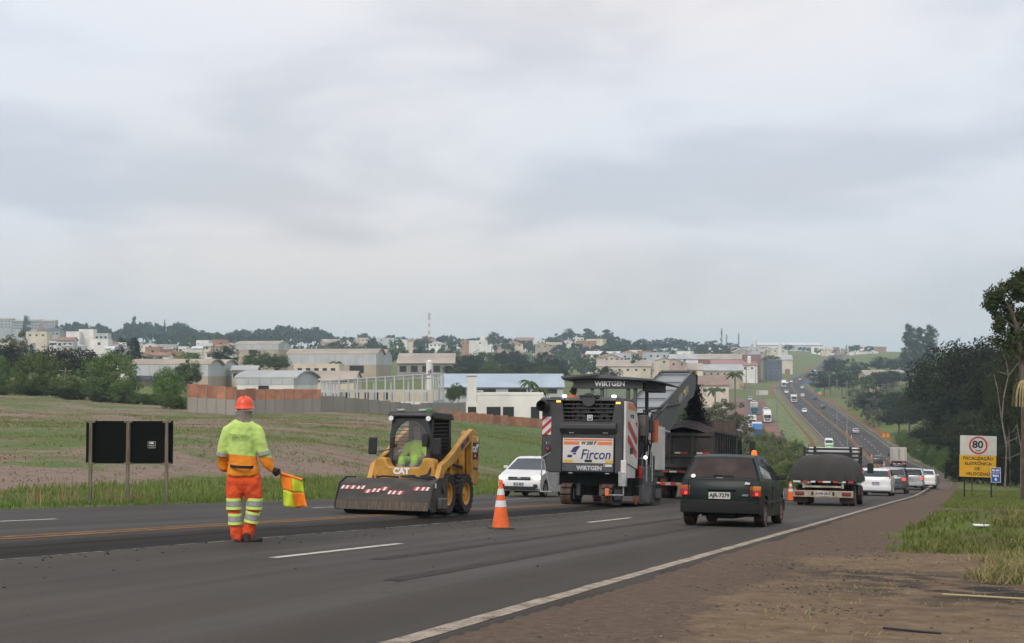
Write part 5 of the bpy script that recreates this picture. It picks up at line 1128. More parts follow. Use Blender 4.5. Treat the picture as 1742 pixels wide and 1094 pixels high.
# rear towers, lift arms with knees
for sd_ in (1,-1):
    y0, y1 = sd_*0.54, sd_*0.68
    tw = MB().prism([(-1.45,0.55),(-0.95,0.55),(-0.88,1.45),(-1.02,1.78),(-1.15,1.82),(-1.38,1.55),(-1.45,1.4)], y0, y1).build("rear_tower", CATY, K, bevel=0.02)
    arm = MB().prism([(-1.25,1.84),(-1.05,1.86),(-0.45,1.62),(0.10,1.33),(0.62,1.12),(0.86,1.04),(1.16,0.52),(1.14,0.36),(0.96,0.36),(0.72,0.80),(0.52,0.95),(-0.05,1.13),(-0.55,1.40),(-1.20,1.66)], sd_*0.70, sd_*0.82).build("lift_arm", CATY, K, bevel=0.018)
    text("arm_lettering", "FIRCON", 0.15, NAVY, arm, (-0.55,sd_*0.824,1.53), (-sd_*0.90,0,sd_*0.44), (sd_*0.44*sd_,0,0.9), bold=0.006)
    MB().tube((-0.9,sd_*0.62,1.0),(0.2,sd_*0.66,1.12),0.04).build("lift_cylinder", mat("cylinder_dark", (0.03,0.03,0.03), 0.4), K)
    pl = ks("tower_plate", CATY, -1.46, -0.98, sd_*0.84, sd_*0.70, 0.62, 1.70, 0.02)
    MB().bb(-1.40,-1.02,sd_*0.846,sd_*0.842,1.18,1.56).build("model_panel", BLK, pl)
    text("model_lettering", "CAT", 0.17, WHT, pl, (-1.16,sd_*0.848,1.40), (-sd_,0,0), (0,0,1), bold=0.008); MB().prism([(-1.22,1.24),(-1.10,1.24),(-1.16,1.31)], sd_*0.847, sd_*0.851).build("logo_triangle", YDEC, pl)
    text("number_lettering", "236D", 0.075, WHT, pl, (-1.32,sd_*0.848,1.50), (-sd_,0,0), (0,0,1), bold=0.003)
    MB().prism([(-1.40,1.18),(-1.30,1.18),(-1.40,1.34)], sd_*0.847, sd_*0.851).build("panel_corner", SRED, pl)
    text("tower_lettering", "Fircon", 0.10, NAVY, pl, (-1.22,sd_*0.843,0.98), (-sd_,0,0), (0,0,1), bold=0.003, shear=0.2)
    ks("tower_label", WHT, -1.36, -1.26, sd_*0.846, sd_*0.842, 1.60, 1.66); ks("red_marker", mat("marker_red", (0.45,0.02,0.02), 0.5), -0.62, -0.40, sd_*0.60, sd_*0.66, 1.16, 1.34, 0.02)
    MB().path([(-1.45,sd_*0.80,1.70),(-1.54,sd_*0.80,1.64),(-1.54,sd_*0.80,1.46),(-1.46,sd_*0.80,1.40)], 0.014).build("grab_handle", CABK, K)
ks("quick_coupler", CABK, 1.02, 1.16, -0.60, 0.60, 0.20, 0.62, 0.02)
# sweeper box
sw = MB().prism([(1.16,0.12),(2.02,0.10),(2.12,0.16),(2.10,0.30),(1.92,0.62),(1.62,0.74),(1.20,0.74)], -1.03, 1.03).build("sweeper_box", SWP, K, bevel=0.02)
MB().prism([(2.125,0.10),(2.14,0.10),(2.12,0.27),(2.105,0.27)], -1.02, 1.02).build("wear_strip", mat("wear_strip_brown", (0.10,0.078,0.058), 0.85, var=0.3, vscale=5, stretch=(1,6,1)), sw)
for sd_ in (1,-1): MB().prism([(1.10,0.08),(2.06,0.08),(2.14,0.16),(2.12,0.31),(1.93,0.645),(1.62,0.765),(1.10,0.765)], sd_*1.031, sd_*1.055).build("side_plate", SWP, sw)
rn = random.Random(3)
def sface(y, t_): # point on the sloped face
    return Vector((lerp(2.085,1.935,t_), y, lerp(0.335,0.61,t_)))
for k in range(11):                          # torn red and white tape
    y = -0.98+k*0.178; t0 = 0.62 if k in (0,1,2,9,10) else rn.uniform(0.28,0.6); h = 0.26
    if k == 8: continue
    for q in range(3):
        a, b = y+q*0.052, y+q*0.052+0.05
        nrm = Vector((0.88,0,0.48))*0.006; sh = 0.035
        v4 = [sface(a,t0)+nrm, sface(b,t0)+nrm, sface(b+sh,t0+h*(1 if rn.random() > 0.2 else 0.6))+nrm, sface(a+sh,t0+h)+nrm]
        MB().add(v4, [(0,1,2,3)]).build("warning_tape", SRED if (k*3+q) % 2 else SWHT, sw)
br = MB().lathe([(0.20,-0.98),(0.25,-0.96),(0.25,0.96),(0.20,0.98)], (1.68,0,0.255), axis='Y', n=24).build("brush_roller", mat("brush_dark", (0.018,0.016,0.015), 0.95, bump=1.0, bscale=60), K)
MB().path([(1.0,0.5,0.62),(1.25,0.35,0.80),(1.6,0.2,0.78),(1.75,0.75,0.76),(1.55,1.02,0.72),(1.4,1.08,0.45)], 0.022).build("hydraulic_hose", PLA, K)
MB().path([(0.95,0.62,1.0),(1.05,0.58,0.82),(1.25,0.5,0.79),(1.5,0.9,0.78),(1.45,1.07,0.55)], 0.022).build("hydraulic_hose", PLA, K)
MB().path([(0.80,-0.62,1.0),(1.0,-0.60,0.75),(1.15,-0.4,0.78),(1.5,0.1,0.765)], 0.02).build("hydraulic_hose", PLA, K)
ks("side_motor", DUSTY, 1.35, 1.75, 1.056, 1.16, 0.12, 0.36, 0.03, sw); ks("side_label", WHT, 1.78, 1.86, 1.056, 1.06, 0.56, 0.66, par=sw)
# tyres
tm_, rm_ = wheel_meshes(0.42, 0.31, 0.24, mat("loader_tyre", (0.030,0.026,0.024), 0.9, var=0.3, vscale=5, bump=0.6, bscale=12), mat("loader_rim_yellow", (0.52,0.25,0.03), 0.5, var=0.2, vscale=8), 0)
LUG = MB().box((0,0,0),(0.07,0.15,0.05)).mesh("tread_lug", MATS["loader_tyre"], 35)
for x in (0.50,-0.62):
    for sd_ in (1,-1):
        o = link("wheel", tm_, K); o.location = (x, sd_*0.72, 0.42)
        if sd_ < 0: o.rotation_euler = (0,0,math.pi)
        link("rim", rm_, o)
        for k in range(20):
            for q in (1,-1):
                a = 2*math.pi*(k+0.25*q)/20; l_ = link("tread_lug", LUG, o); l_.location = (0.415*math.cos(a), q*0.07, 0.415*math.sin(a)); l_.rotation_euler = (0, -a+math.pi/2, q*0.5)

# ================================================================== people
def capsules(chains, n=12):
    """chains of (point, radius): tapered tubes with round joints; remeshed later into one continuous skin"""
    m = MB()
    def ball(c, r):
        c = Vector(c); prof = [(r*math.sin(a), -r*math.cos(a)) for a in np.linspace(0.02, math.pi-0.02, 8)]
        m.lathe(prof, c, n=n)
    for ch in chains:
        for (p, r) in ch: ball(p, r)
        for (p, r), (q, s) in zip(ch[:-1], ch[1:]):
            if (Vector(p)-Vector(q)).length > 1e-4: m.tube(p, q, r, s, n=n)
    return m
FOLD = bpy.data.textures.new("cloth_folds", 'CLOUDS'); FOLD.noise_scale = 0.13; FOLD.noise_depth = 2
def organic(name, chains, m, parent, voxel=0.014, smooth=6, fold=0.0, squash=None):
    b = capsules(chains); me = b.mesh(name, m)
    if squash:
        for v in me.vertices: v.co = squash(v.co)
    o = link(name, me, parent)
    r = o.modifiers.new("remesh", 'REMESH'); r.mode = 'VOXEL'; r.voxel_size = voxel; r.use_smooth_shade = True
    s = o.modifiers.new("smooth", 'SMOOTH'); s.factor = 0.5; s.iterations = smooth
    if fold:
        d = o.modifiers.new("folds", 'DISPLACE'); d.texture = FOLD; d.strength = fold; d.mid_level = 0.5; d.texture_coords = 'LOCAL'
    return o
def hand(name, m, parent, wrist, palm, fdir, side, curl=0.5, thumb=None):
    """five-finger hand: palm plus four fingers and a thumb leaving the side of the palm"""
    w, p, f, s = Vector(wrist), Vector(palm), Vector(fdir).normalized(), Vector(side).normalized(); nrm = f.cross(s)
    ch = [[(w, 0.030), (p, 0.036)], [(p+s*0.022, 0.026), (p-s*0.022, 0.026)]]
    for k, L_ in enumerate((0.062, 0.074, 0.070, 0.056)):
        b = p + s*(0.032-0.021*k) + f*0.028; d1 = (f*math.cos(curl)+nrm*math.sin(curl)); d2 = (f*math.cos(curl*2.3)+nrm*math.sin(curl*2.3))
        ch.append([(b, 0.0105), (b+d1*L_*0.5, 0.0098), (b+d1*L_*0.5+d2*L_*0.5, 0.0085)])
    tb = p + s*0.036 - f*0.012; ch.append([(tb, 0.013), (tb+(s*0.6+f*0.5+nrm*0.4).normalized()*0.032, 0.011), (tb+(s*0.2+f*0.9+nrm*0.8).normalized()*0.058, 0.0095)])
    return organic(name, ch, m, parent, 0.0055, 2)
HV_Y, HV_O, TRO = (0.46,0.66,0.10), (0.80,0.25,0.012), (0.72,0.085,0.018)
def cloth(name, c, v=0.12): return mat(name, c, 0.85, var=v, vscale=7, bump=0.5, bscale=22)
REFG = mat("reflective_tape_grey", (0.33,0.33,0.31), 0.45, var=0.1, vscale=30); REFY = mat("tape_lime", (0.62,0.80,0.20), 0.6)
GLV = mat("glove_black", (0.015,0.014,0.014), 0.9); BOOT = mat("boot_dark", (0.030,0.024,0.020), 0.8, var=0.3, vscale=12)
SKIN = mat("skin_brown", (0.30,0.17,0.11), 0.55, var=0.08, vscale=12)
# shirt: lime above, orange below, with sweat-darkened cloth variation
sh = NT("shirt_two_tone"); tcs = sh.n("ShaderNodeTexCoord").outputs['Object']; sz = sh.n("ShaderNodeSeparateXYZ"); sh.l(tcs, sz.inputs[0])
zz = sh.math('ADD', sz.outputs[2], sh.math('MULTIPLY', sz.outputs[0], 0.10))
lime = sh.ramp(sh.noise(tcs, 4, 4), [(0.3, (0.46,0.62,0.165)), (0.7, (0.51,0.69,0.185))])
oran = sh.ramp(sh.noise(tcs, 5, 4), [(0.3, (0.72,0.215,0.012)), (0.7, (0.79,0.26,0.017))])
sh.l(sh.mix(sh.mr(zz, 1.118, 1.122), oran, lime), sh.b.inputs['Base Color']); sh.b.inputs['Roughness'].default_value = 0.9; sh.bump(sh.noise(tcs, 16, 4), 0.5, 0.02)
def band(name, m, parent, c, axis_, r, w, ry=None):
    """cloth band round a limb"""
    a = Vector(axis_).normalized(); q = a.to_track_quat('Z', 'Y').to_matrix().to_4x4()
    me = MB().lathe([(r-0.012,-w/2),(r,-w/2),(r*1.01,0),(r,w/2),(r-0.012,w/2)], n=24, cap=False).mesh(name, m, 50)
    me.transform(Matrix.Translation(c) @ q @ Matrix.Diagonal((1, ry or 1, 1, 1))); return link(name, me, parent)
# ---- flagger, seen from behind: local x = image right, y = away, z = up
g0 = pose(411, 17.9, 0.0)[0]; g0 = g0 + Vector((0,0,-0.03))
P = empty("person", g0, (0,0,0), "person in lime and orange work clothes and orange helmet holding a chequered flag", "person")
TROM = cloth("trousers_orange_red", TRO, 0.14)
body = organic("body", [[((0.03,0.02,1.50),0.055),((0.035,0.03,1.62),0.058),((0.035,0.045,1.70),0.092),((0.035,0.05,1.74),0.088)], [((0.02,0,1.42),0.10),((0.02,0,1.0),0.12)],
    [((0.20,0,1.40),0.045),((0.295,0.01,1.12),0.038),((0.37,0.02,0.97),0.030)], [((-0.17,0,1.40),0.045),((-0.225,0.04,1.14),0.038),((-0.15,0.20,1.0),0.030)], [((-0.06,0,0.8),0.08),((-0.065,0,0.45),0.05),((-0.045,0,0.12),0.04)], [((0.12,0,0.8),0.08),((0.16,0.02,0.48),0.05),((0.092,0.05,0.14),0.04)]], SKIN, P, 0.016, 5)
sq = lambda c: Vector((c.x, c.y*0.72, c.z if c.z > 0.855 else 0.855-(0.855-c.z)*0.06))
shirt = organic("shirt", [[((0.025,0.0,1.50),0.095),((0.02,0.0,1.42),0.165),((0.015,0.0,1.28),0.175),((0.02,0,1.10),0.178),((0.03,0,0.98),0.19),((0.035,0,0.90),0.21),((0.035,0,0.87),0.212)],
    [((-0.02,0,1.45),0.12),((-0.155,0,1.40),0.090),((-0.205,0.0,1.27),0.078),((-0.235,0.03,1.11),0.072),((-0.235,0.10,0.96),0.062),((-0.17,0.22,0.93),0.050)],
    [((0.06,0,1.45),0.12),((0.20,0,1.40),0.090),((0.245,0.0,1.27),0.082),((0.30,0.01,1.10),0.078),((0.345,0.02,1.00),0.068),((0.39,0.02,0.945),0.050)]], sh.m, P, 0.012, 5, 0.030, sq)
trou = organic("trousers", [[((0.035,0,0.86),0.150),((0.035,0.0,0.80),0.165)], [((-0.055,0.0,0.82),0.128),((-0.068,0.0,0.68),0.112),((-0.080,-0.01,0.50),0.086),((-0.064,0.0,0.30),0.076),((-0.048,0.0,0.13),0.070),((-0.043,0.0,0.07),0.060)],
    [((0.12,0.0,0.82),0.136),((0.15,0.0,0.68),0.120),((0.172,0.02,0.50),0.092),((0.135,0.03,0.30),0.080),((0.092,0.05,0.13),0.074),((0.092,0.05,0.09),0.064)]], TROM, P, 0.012, 4, 0.036, lambda c: Vector((c.x, c.y*0.80, c.z)))
for (cx, cy_, cz, rr, tilt) in ((-0.080,-0.008,0.505,0.094,0.0),(-0.066,0.0,0.315,0.085,0.0),(0.172,0.02,0.505,0.101,0.06),(0.142,0.03,0.335,0.090,0.20)):
    ax_ = (tilt,0,1)
    b_ = band("reflective_band", REFG, P, (cx,cy_,cz), ax_, rr, 0.060)
    for dz in (0.052,-0.052): band("band_edge", REFY, b_, (cx+tilt*dz,cy_,cz+dz), ax_, rr+0.001, 0.036)
band("sleeve_band", REFG, P, (0.292,0.008,1.135), (-0.28,0,1), 0.083, 0.045); band("sleeve_band", REFG, P, (-0.229,0.02,1.125), (0.15,-0.1,1), 0.079, 0.045)
band("belt", BLK, P, (0.03,0,0.975), (0.06,0,1), 0.212, 0.035, 0.76)
neck = organic("neck_cloth", [[((0.03,0.03,1.665),0.106),((0.032,0.025,1.60),0.102),((0.035,0.02,1.54),0.104),((0.04,0.02,1.50),0.112)]], cloth("neck_cloth_khaki", (0.24,0.20,0.155), 0.25), P, 0.010, 3, 0.03)
band("helmet_strap", SWHT, P, (0.032,0.04,1.675), (0,0,1), 0.112, 0.022)
HLM = mat("helmet_orange", (0.78,0.075,0.022), 0.42, var=0.06, vscale=10)
hp = [(0.138,0.0),(0.132,0.012),(0.122,0.02),(0.119,0.05),(0.110,0.095),(0.090,0.128),(0.058,0.147),(0.02,0.154),(0.001,0.155)]
hm_ = MB().lathe(hp, (0,0,0), n=28, cap=False); hme = hm_.mesh("helmet", HLM, 50); hme.transform(Matrix.Translation((0.035,0.045,1.695)) @ Matrix.Diagonal((0.90,1.10,1,1))); he = link("helmet", hme, P)
MB().box((0.035,0.04,1.845),(0.025,0.16,0.018)).build("helmet_ridge", HLM, he, bevel=0.008); MB().box((0.035,0.21,1.70),(0.16,0.10,0.012), rx=-0.2).build("helmet_peak", HLM, he, bevel=0.005)
for (cx, yy, a) in ((-0.04,0.02,0.0),(0.085,0.03,-0.15)):
    z0 = 0.0 if cx < 0 else 0.01
    ft = organic("boot", [[((cx,yy-0.03,0.055+z0),0.048),((cx,yy-0.02,0.10+z0),0.050)],[((cx,yy-0.05,0.035+z0),0.036),((cx+0.04+0.06*(cx>0),yy+0.06,0.034+z0),0.040),((cx+0.05+0.09*(cx>0),yy+0.14,0.028+z0),0.030)]], BOOT, P, 0.009, 3)
gl = hand("glove", GLV, P, (0.40,0.02,0.945), (0.435,0.02,0.905), (0.55,0.1,-0.80), (0.75,0.1,0.5), 0.95)
hand("glove", GLV, P, (-0.15,0.24,0.93), (-0.10,0.27,0.92), (0.9,0.2,-0.1), (0,0.3,1), 0.6)
text("shirt_print", "FIRCON", 0.07, mat("print_faded", (0.25,0.34,0.11), 0.9), P, (0.005,-0.136,1.350), (1,0,-0.03), (0,0.06,1), bold=0.001, shear=0.2)
MB().box((0.01,-0.1365,1.305),(0.22,0.003,0.005)).build("print_line", MATS["print_faded"], P)
# flag: held in the right hand
FL = empty("signal_flag", g0, (0,0,0), "orange and lime chequered signal flag on a short stick in the worker's hand", "flag")
a, b = Vector((0.405,0.02,0.92)), Vector((0.795,0.02,0.800)); MB().tube(a, b, 0.009).build("stick", BLK, FL)
FO, FY = cloth("flag_orange", (0.85,0.22,0.015), 0.08), cloth("flag_lime", (0.52,0.62,0.03), 0.1)
A0, A1 = Vector((0.490,0.02,0.888)), Vector((0.770,0.02,0.802)); B0, B1 = Vector((0.545,0.03,0.455)), Vector((0.830,0.03,0.455))
for i in range(2):
    for j in range(2):
        V = []; N_ = 7
        for p_ in range(N_+1):
            for q_ in range(N_+1):
                u, v = (i+p_/N_)/2, (j+q_/N_)/2
                pt_ = A0.lerp(A1, u).lerp(B0.lerp(B1, u), v); pt_ += Vector((0.012*math.sin(v*5+u*3)*v, 0.055*math.sin(u*8+v*3)*v**0.8, 0.012*math.sin(u*9)*v)); V.append(pt_)
        F = [(p_*(N_+1)+q_, p_*(N_+1)+q_+1, (p_+1)*(N_+1)+q_+1, (p_+1)*(N_+1)+q_) for p_ in range(N_) for q_ in range(N_)]
        o = MB().add(V, F).build("flag_panel", (FO if (i+j) % 2 == 0 else FY), FL, smooth=80); sd2 = o.modifiers.new("thickness", 'SOLIDIFY'); sd2.thickness = 0.002
MB().tube(A0, A1, 0.016, n=10).build("flag_sleeve", FO, FL)
# ---- loader driver, seated
D = empty("person", K.location + K.rotation_euler.to_matrix() @ Vector((0.20,-0.09,0.03)), K.rotation_euler, "driver in lime work clothes sitting inside the loader cab", "person")
LIM = cloth("driver_lime", (0.44,0.62,0.04), 0.15); LIM2 = cloth("driver_trousers_lime", (0.40,0.62,0.03), 0.15)
organic("body", [[((-0.20,0,1.50),0.05),((-0.18,0,1.62),0.055),((-0.17,0,1.72),0.088),((-0.17,0,1.77),0.085)], [((-0.20,0,1.42),0.09),((-0.20,0,1.05),0.11)], [((-0.18,0.20,1.42),0.04),((-0.08,0.27,1.18),0.04),((0.14,0.30,1.17),0.03)], [((-0.18,-0.20,1.42),0.04),((-0.08,-0.27,1.18),0.04),((0.14,-0.30,1.17),0.03)], [((-0.15,0.1,1.08),0.07),((0.30,0.14,1.10),0.055),((0.36,0.14,0.90),0.05)], [((-0.15,-0.1,1.08),0.07),((0.30,-0.14,1.10),0.055),((0.36,-0.14,0.90),0.05)]], SKIN, D, 0.016, 4)
organic("shirt", [[((-0.20,0,1.48),0.09),((-0.20,0,1.40),0.16),((-0.20,0,1.15),0.17),((-0.18,0,1.08),0.18)], [((-0.20,0.10,1.43),0.10),((-0.18,0.20,1.40),0.085),((-0.10,0.27,1.20),0.066),((0.04,0.29,1.17),0.055)], [((-0.20,-0.10,1.43),0.10),((-0.18,-0.20,1.40),0.085),((-0.10,-0.27,1.20),0.066),((0.04,-0.29,1.17),0.055)]], LIM, D, 0.014, 5, 0.02)
organic("trousers", [[((-0.15,0,1.06),0.15)], [((-0.14,0.09,1.08),0.10),((0.30,0.15,1.11),0.085),((0.37,0.15,0.92),0.075),((0.36,0.15,0.88),0.068)], [((-0.14,-0.09,1.08),0.10),((0.30,-0.15,1.11),0.085),((0.37,-0.15,0.92),0.075),((0.36,-0.15,0.88),0.068)]], LIM2, D, 0.014, 5, 0.02)
for y in (0.15,-0.15): band("reflective_band", REFG, D, (0.385,y,0.985), (0,0,1), 0.088, 0.05)
band("belt", BLK, D, (-0.18,0,1.12), (0,0,1), 0.19, 0.04)
organic("hair", [[((-0.19,0,1.76),0.098),((-0.20,0,1.72),0.085)]], mat("hair_dark", (0.02,0.016,0.013), 0.8), D, 0.012, 3)
for y in (0.035,-0.035): MB().lathe([(0.012,-0.012),(0.012,0.0),(0.001,0.004)], (-0.082,y,1.735), axis='X', n=8).build("eye", BLK, D)
organic("nose", [[((-0.086,0,1.735),0.010),((-0.072,0,1.705),0.014)]], SKIN, D, 0.006, 2)
for y, sg in ((0.30,1),(-0.30,-1)): hand("hand", SKIN, D, (0.12,y,1.17), (0.17,y,1.19), (0.9,0,0.2), (0,-sg,0.3), 0.8)
for y in (0.15,-0.15): organic("boot", [[((0.36,y,0.92),0.045),((0.36,y,0.885),0.042),((0.50,y,0.885),0.038)]], BOOT, D, 0.012, 2)
# ---- machine operator on the platform of the milling machine
O = empty("person", M.matrix_basis @ Vector((2.35, 0.86, 1.88)) if False else M.location, M.rotation_euler, "machine operator in orange shirt and dark cap under the canopy", "person")
ox, oy, oz = 2.45, 1.0, 1.90
def sh_(c): return [[((p[0]+ox, p[1]+oy, p[2]+oz), r) for p, r in ch] for ch in c]
organic("body", sh_([[((0,0,1.36),0.05),((0,0,1.46),0.055),((0.01,0,1.54),0.088),((0.01,0,1.60),0.085)],[((0,0,1.3),0.1),((0,0,0.9),0.12)],[((0,0.2,1.28),0.04),((0.1,0.26,1.05),0.038),((0.32,0.22,1.05),0.03)],[((0,-0.2,1.28),0.04),((0.1,-0.26,1.05),0.038),((0.32,-0.22,1.05),0.03)],[((0,0.1,0.85),0.08),((0,0.1,0.06),0.05)],[((0,-0.1,0.85),0.08),((0,-0.1,0.06),0.05)]]), SKIN, O, 0.017, 4)
organic("shirt", sh_([[((0,0,1.36),0.085),((0,0,1.28),0.16),((0,0,1.0),0.165),((0,0,0.84),0.18)],[((0,0.1,1.31),0.10),((0,0.2,1.27),0.085),((0.08,0.26,1.06),0.066),((0.22,0.24,1.05),0.055)],[((0,-0.1,1.31),0.10),((0,-0.2,1.27),0.085),((0.08,-0.26,1.06),0.066),((0.22,-0.24,1.05),0.055)]]), cloth("shirt_orange", (0.82,0.15,0.02)), O, 0.015, 5, 0.02)
organic("trousers", sh_([[((0,0,0.85),0.16)],[((0,0.1,0.82),0.11),((0,0.1,0.08),0.08)],[((0,-0.1,0.82),0.11),((0,-0.1,0.08),0.08)]]), TROM, O, 0.016, 4, 0.02)
organic("cap", sh_([[((0,0,1.60),0.102),((0,0,1.52),0.098)],[((-0.02,0.11,1.53),0.035),((-0.02,-0.11,1.53),0.035)]]), mat("cap_dark", (0.035,0.034,0.036), 0.8), O, 0.012, 3)
for y in (0.22,-0.22): hand("hand", SKIN, O, (ox+0.32,oy+y,oz+1.05), (ox+0.37,oy+y,oz+1.05), (1,0,-0.1), (0,-1 if y > 0 else 1,0.2), 0.7)

# ================================================================== signs, cones, poles
def vface(px, Y, py=None):
    """frame at a ground point facing the camera: right, away"""
    p = ground(px, Y); return p
POSTG, POSTW = mat("post_weathered", (0.16,0.13,0.10), 0.85, var=0.3, vscale=6, stretch=(3,3,0.4)), mat("post_grey", (0.22,0.21,0.20), 0.7, var=0.2, vscale=5)
# ---- back of a large sign on three posts
p = ground(222, 33.5); sgn = empty("sign_back", p, (0,0,R(-2)), "back of a large black sign board on three rusty posts by the field", "sign")
k_ = 33.5/FPX; zt, zb_ = -(716-HOR)*k_-p.z, -(788-HOR)*k_-p.z
for (a, b) in ((-1.03,-0.015),(0.015,1.03)): slab(sgn, "sign_panel", mat("sign_back_black", (0.005,0.006,0.005), 0.8, var=0.2, vscale=2, spec=0.12), a, b, 0.0, 0.02, zb_, zt)
for x in (-0.90, -0.02, 0.90):
    po = slab(sgn, "post", POSTG, x-0.034, x+0.034, -0.09, -0.02, -0.3, zt+0.005)
    for z in (zt-0.02, zb_+0.005): slab(po, "bracket", POSTG, x-0.09, x+0.09, -0.095, -0.001, z-0.02, z+0.02)
lb = slab(sgn, "maker_label", mat("label_frame", (0.42,0.42,0.40), 0.6), 0.44, 0.62, -0.012, -0.0005, zb_+0.36, zb_+0.52)
slab(lb, "label_core", BLK, 0.447, 0.613, -0.015, -0.0125, zb_+0.367, zb_+0.513); text("label_lettering", "DER", 0.055, WHT, lb, (0.53,-0.016,zb_+0.48), (1,0,0), (0,0,1), bold=0.003); slab(lb, "label_line", WHT, 0.46, 0.60, -0.017, -0.0155, zb_+0.425, zb_+0.432); slab(lb, "label_line", WHT, 0.48, 0.59, -0.017, -0.0155, zb_+0.385, zb_+0.392)
# ---- speed sign
p = ground(1660, 80); k_ = 80/FPX
s80 = empty("speed_sign", p, (R(1),R(1.2),R(-14)), "white and yellow speed camera sign reading 80 on dark posts in the grass", "sign")
z0, z1, z2 = -(811-HOR)*k_-p.z, -(774-HOR)*k_-p.z, -(741-HOR)*k_-p.z
hw_ = 0.98
wp = slab(s80, "white_panel", mat("sign_white", (0.50,0.49,0.45), 0.5, var=0.06, vscale=3), -hw_, hw_, 0, 0.03, z1, z2, 0.01); yp = slab(s80, "yellow_panel", mat("sign_yellow", (0.62,0.33,0.008), 0.5, var=0.08, vscale=3), -hw_-0.02, hw_-0.02, 0, 0.03, z0, z1-0.006, 0.01)
zc_ = (z1+z2)/2+0.01; zr_ = (z2-z1)*0.455
MB().lathe([(zr_,0.0),(zr_,-0.006),(zr_*0.82,-0.006),(zr_*0.82,0.0)], (0,-0.001,zc_), axis='Y', n=40, cap=False).build("red_ring", mat("sign_red", (0.42,0.015,0.03), 0.5), wp)
text("speed_number", "80", 0.56, BLK, wp, (-0.03,-0.004,zc_+0.03), (1,0,0), (0,0,1), bold=0.018, sx=1.05); text("speed_unit", "km/h", 0.14, BLK, wp, (0.0,-0.004,zc_-0.29), (1,0,0), (0,0,1), bold=0.004)
hz_ = (z1-z0)
for q, tx_ in enumerate(("FISCALIZAÇÃO", "ELETRÔNICA", "DE", "VELOCIDADE")): text("panel_lettering", tx_, 0.235, BLK, yp, (0.0 if q < 2 else (-0.05 if q == 2 else 0.06),-0.004,z1-hz_*(0.15+0.235*q)), (1,0,0), (0,0,1), bold=0.006, sx=1.02)
for x in (-0.72, 0.72): slab(s80, "post", PLD, x-0.035, x+0.035, 0.03, 0.10, -0.4, z1)
slab(s80, "stray_post", mat("post_rust", (0.16,0.075,0.055), 0.8), -0.25, -0.19, 1.3, 1.36, -0.3, z0+0.1)
p = ground(1691, 76); k_ = 76/FPX
km = empty("kilometre_sign", p, (0,0,R(-12)), "small blue kilometre sign reading km 6 beside the speed sign", "sign"); z0, z1 = -(820-HOR)*k_-p.z, -(795-HOR)*k_-p.z
bp = slab(km, "blue_panel", mat("sign_blue", (0.015,0.07,0.30), 0.45), -0.25, 0.25, 0, 0.02, z0, z1, 0.02)
for (a, b, c, d_) in ((-0.25,0.25,z0,z0+0.02),(-0.25,0.25,z1-0.02,z1),(-0.25,-0.23,z0+0.021,z1-0.021),(0.23,0.25,z0+0.021,z1-0.021),(-0.228,0.228,z1-0.29,z1-0.27)): slab(bp, "white_border", WHT, a, b, -0.005, -0.001, c, d_)
text("road_lettering", "PR-444", 0.15, WHT, bp, (0,-0.003,z1-0.15), (1,0,0), (0,0,1), bold=0.006, sx=0.85); text("km_lettering", "km", 0.20, WHT, bp, (0,-0.003,z1-0.42), (1,0,0), (0,0,1), bold=0.008, sx=1.2); text("km_number", "6", 0.20, WHT, bp, (0,-0.003,z1-0.62), (1,0,0), (0,0,1), bold=0.01, sx=1.2)
slab(km, "post", POSTG, -0.03, 0.03, 0.021, 0.07, -0.3, z0+0.3)
# ---- far signs
def small_sign(name, label, px, py0, py1, w, Y, m, txt=None, post=POSTW, diamond=False, rot=-10):
    p = ground(px, Y); k_ = Y/FPX; z0, z1 = -(py1-HOR)*k_-p.z, -(py0-HOR)*k_-p.z
    s = empty(name, p, (0,0,R(rot)), label, "sign")
    if diamond: h = (z1-z0)/2; MB().prism([(0,z0),(h,(z0+z1)/2),(0,z1),(-h,(z0+z1)/2)], 0, 0.03).build("sign_panel", m, s)
    else: slab(s, "sign_panel", m, -w/2, w/2, 0, 0.04, z0, z1, 0.01)
    for x in ((-w*0.3, w*0.3) if w > 1.4 else (0,)): slab(s, "post", post, x-0.05, x+0.05, 0.041, 0.13, -0.5, z1-0.05)
    if txt:
        for q, tt in enumerate(txt): text("sign_lettering", tt, (z1-z0)*0.36, WHT, s, (0,-0.006,z1-(z1-z0)*(0.28+0.45*q)), (1,0,0), (0,0,1), bold=0.01)
GSN = mat("sign_green", (0.01,0.16,0.10), 0.5)
small_sign("green_road_sign", "green road sign with two white lines on the far bank", 1564, 763, 770, 2.4, 300, GSN, ("RETORNO", "A 500 m"))
small_sign("green_road_sign", "teal sign far up the highway next to the orange diamond", 1391, 661, 667, 2.8, 640, GSN)
small_sign("orange_diamond_sign", "orange diamond roadworks sign far up the highway", 1394, 665, 672, 1.6, 610, mat("sign_orange", (0.75,0.24,0.01), 0.5), diamond=True)
small_sign("blue_banner", "blue banner at the far bend of the highway", 1378, 650, 655, 4.2, 850, mat("banner_blue", (0.02,0.12,0.42), 0.6))
small_sign("white_signboard", "pale square signboard standing by the frontage road junction", 1296, 664, 672, 5.0, 620, mat("board_pale", (0.50,0.47,0.46), 0.6))
for (px, Y, lb_) in ((1502, 352, "left of two orange work signs by the dark trees"), (1509, 345, "right of two orange work signs by the dark trees")): small_sign("orange_work_sign", lb_, px, 737, 744, 0.75, Y, MATS["sign_orange"])
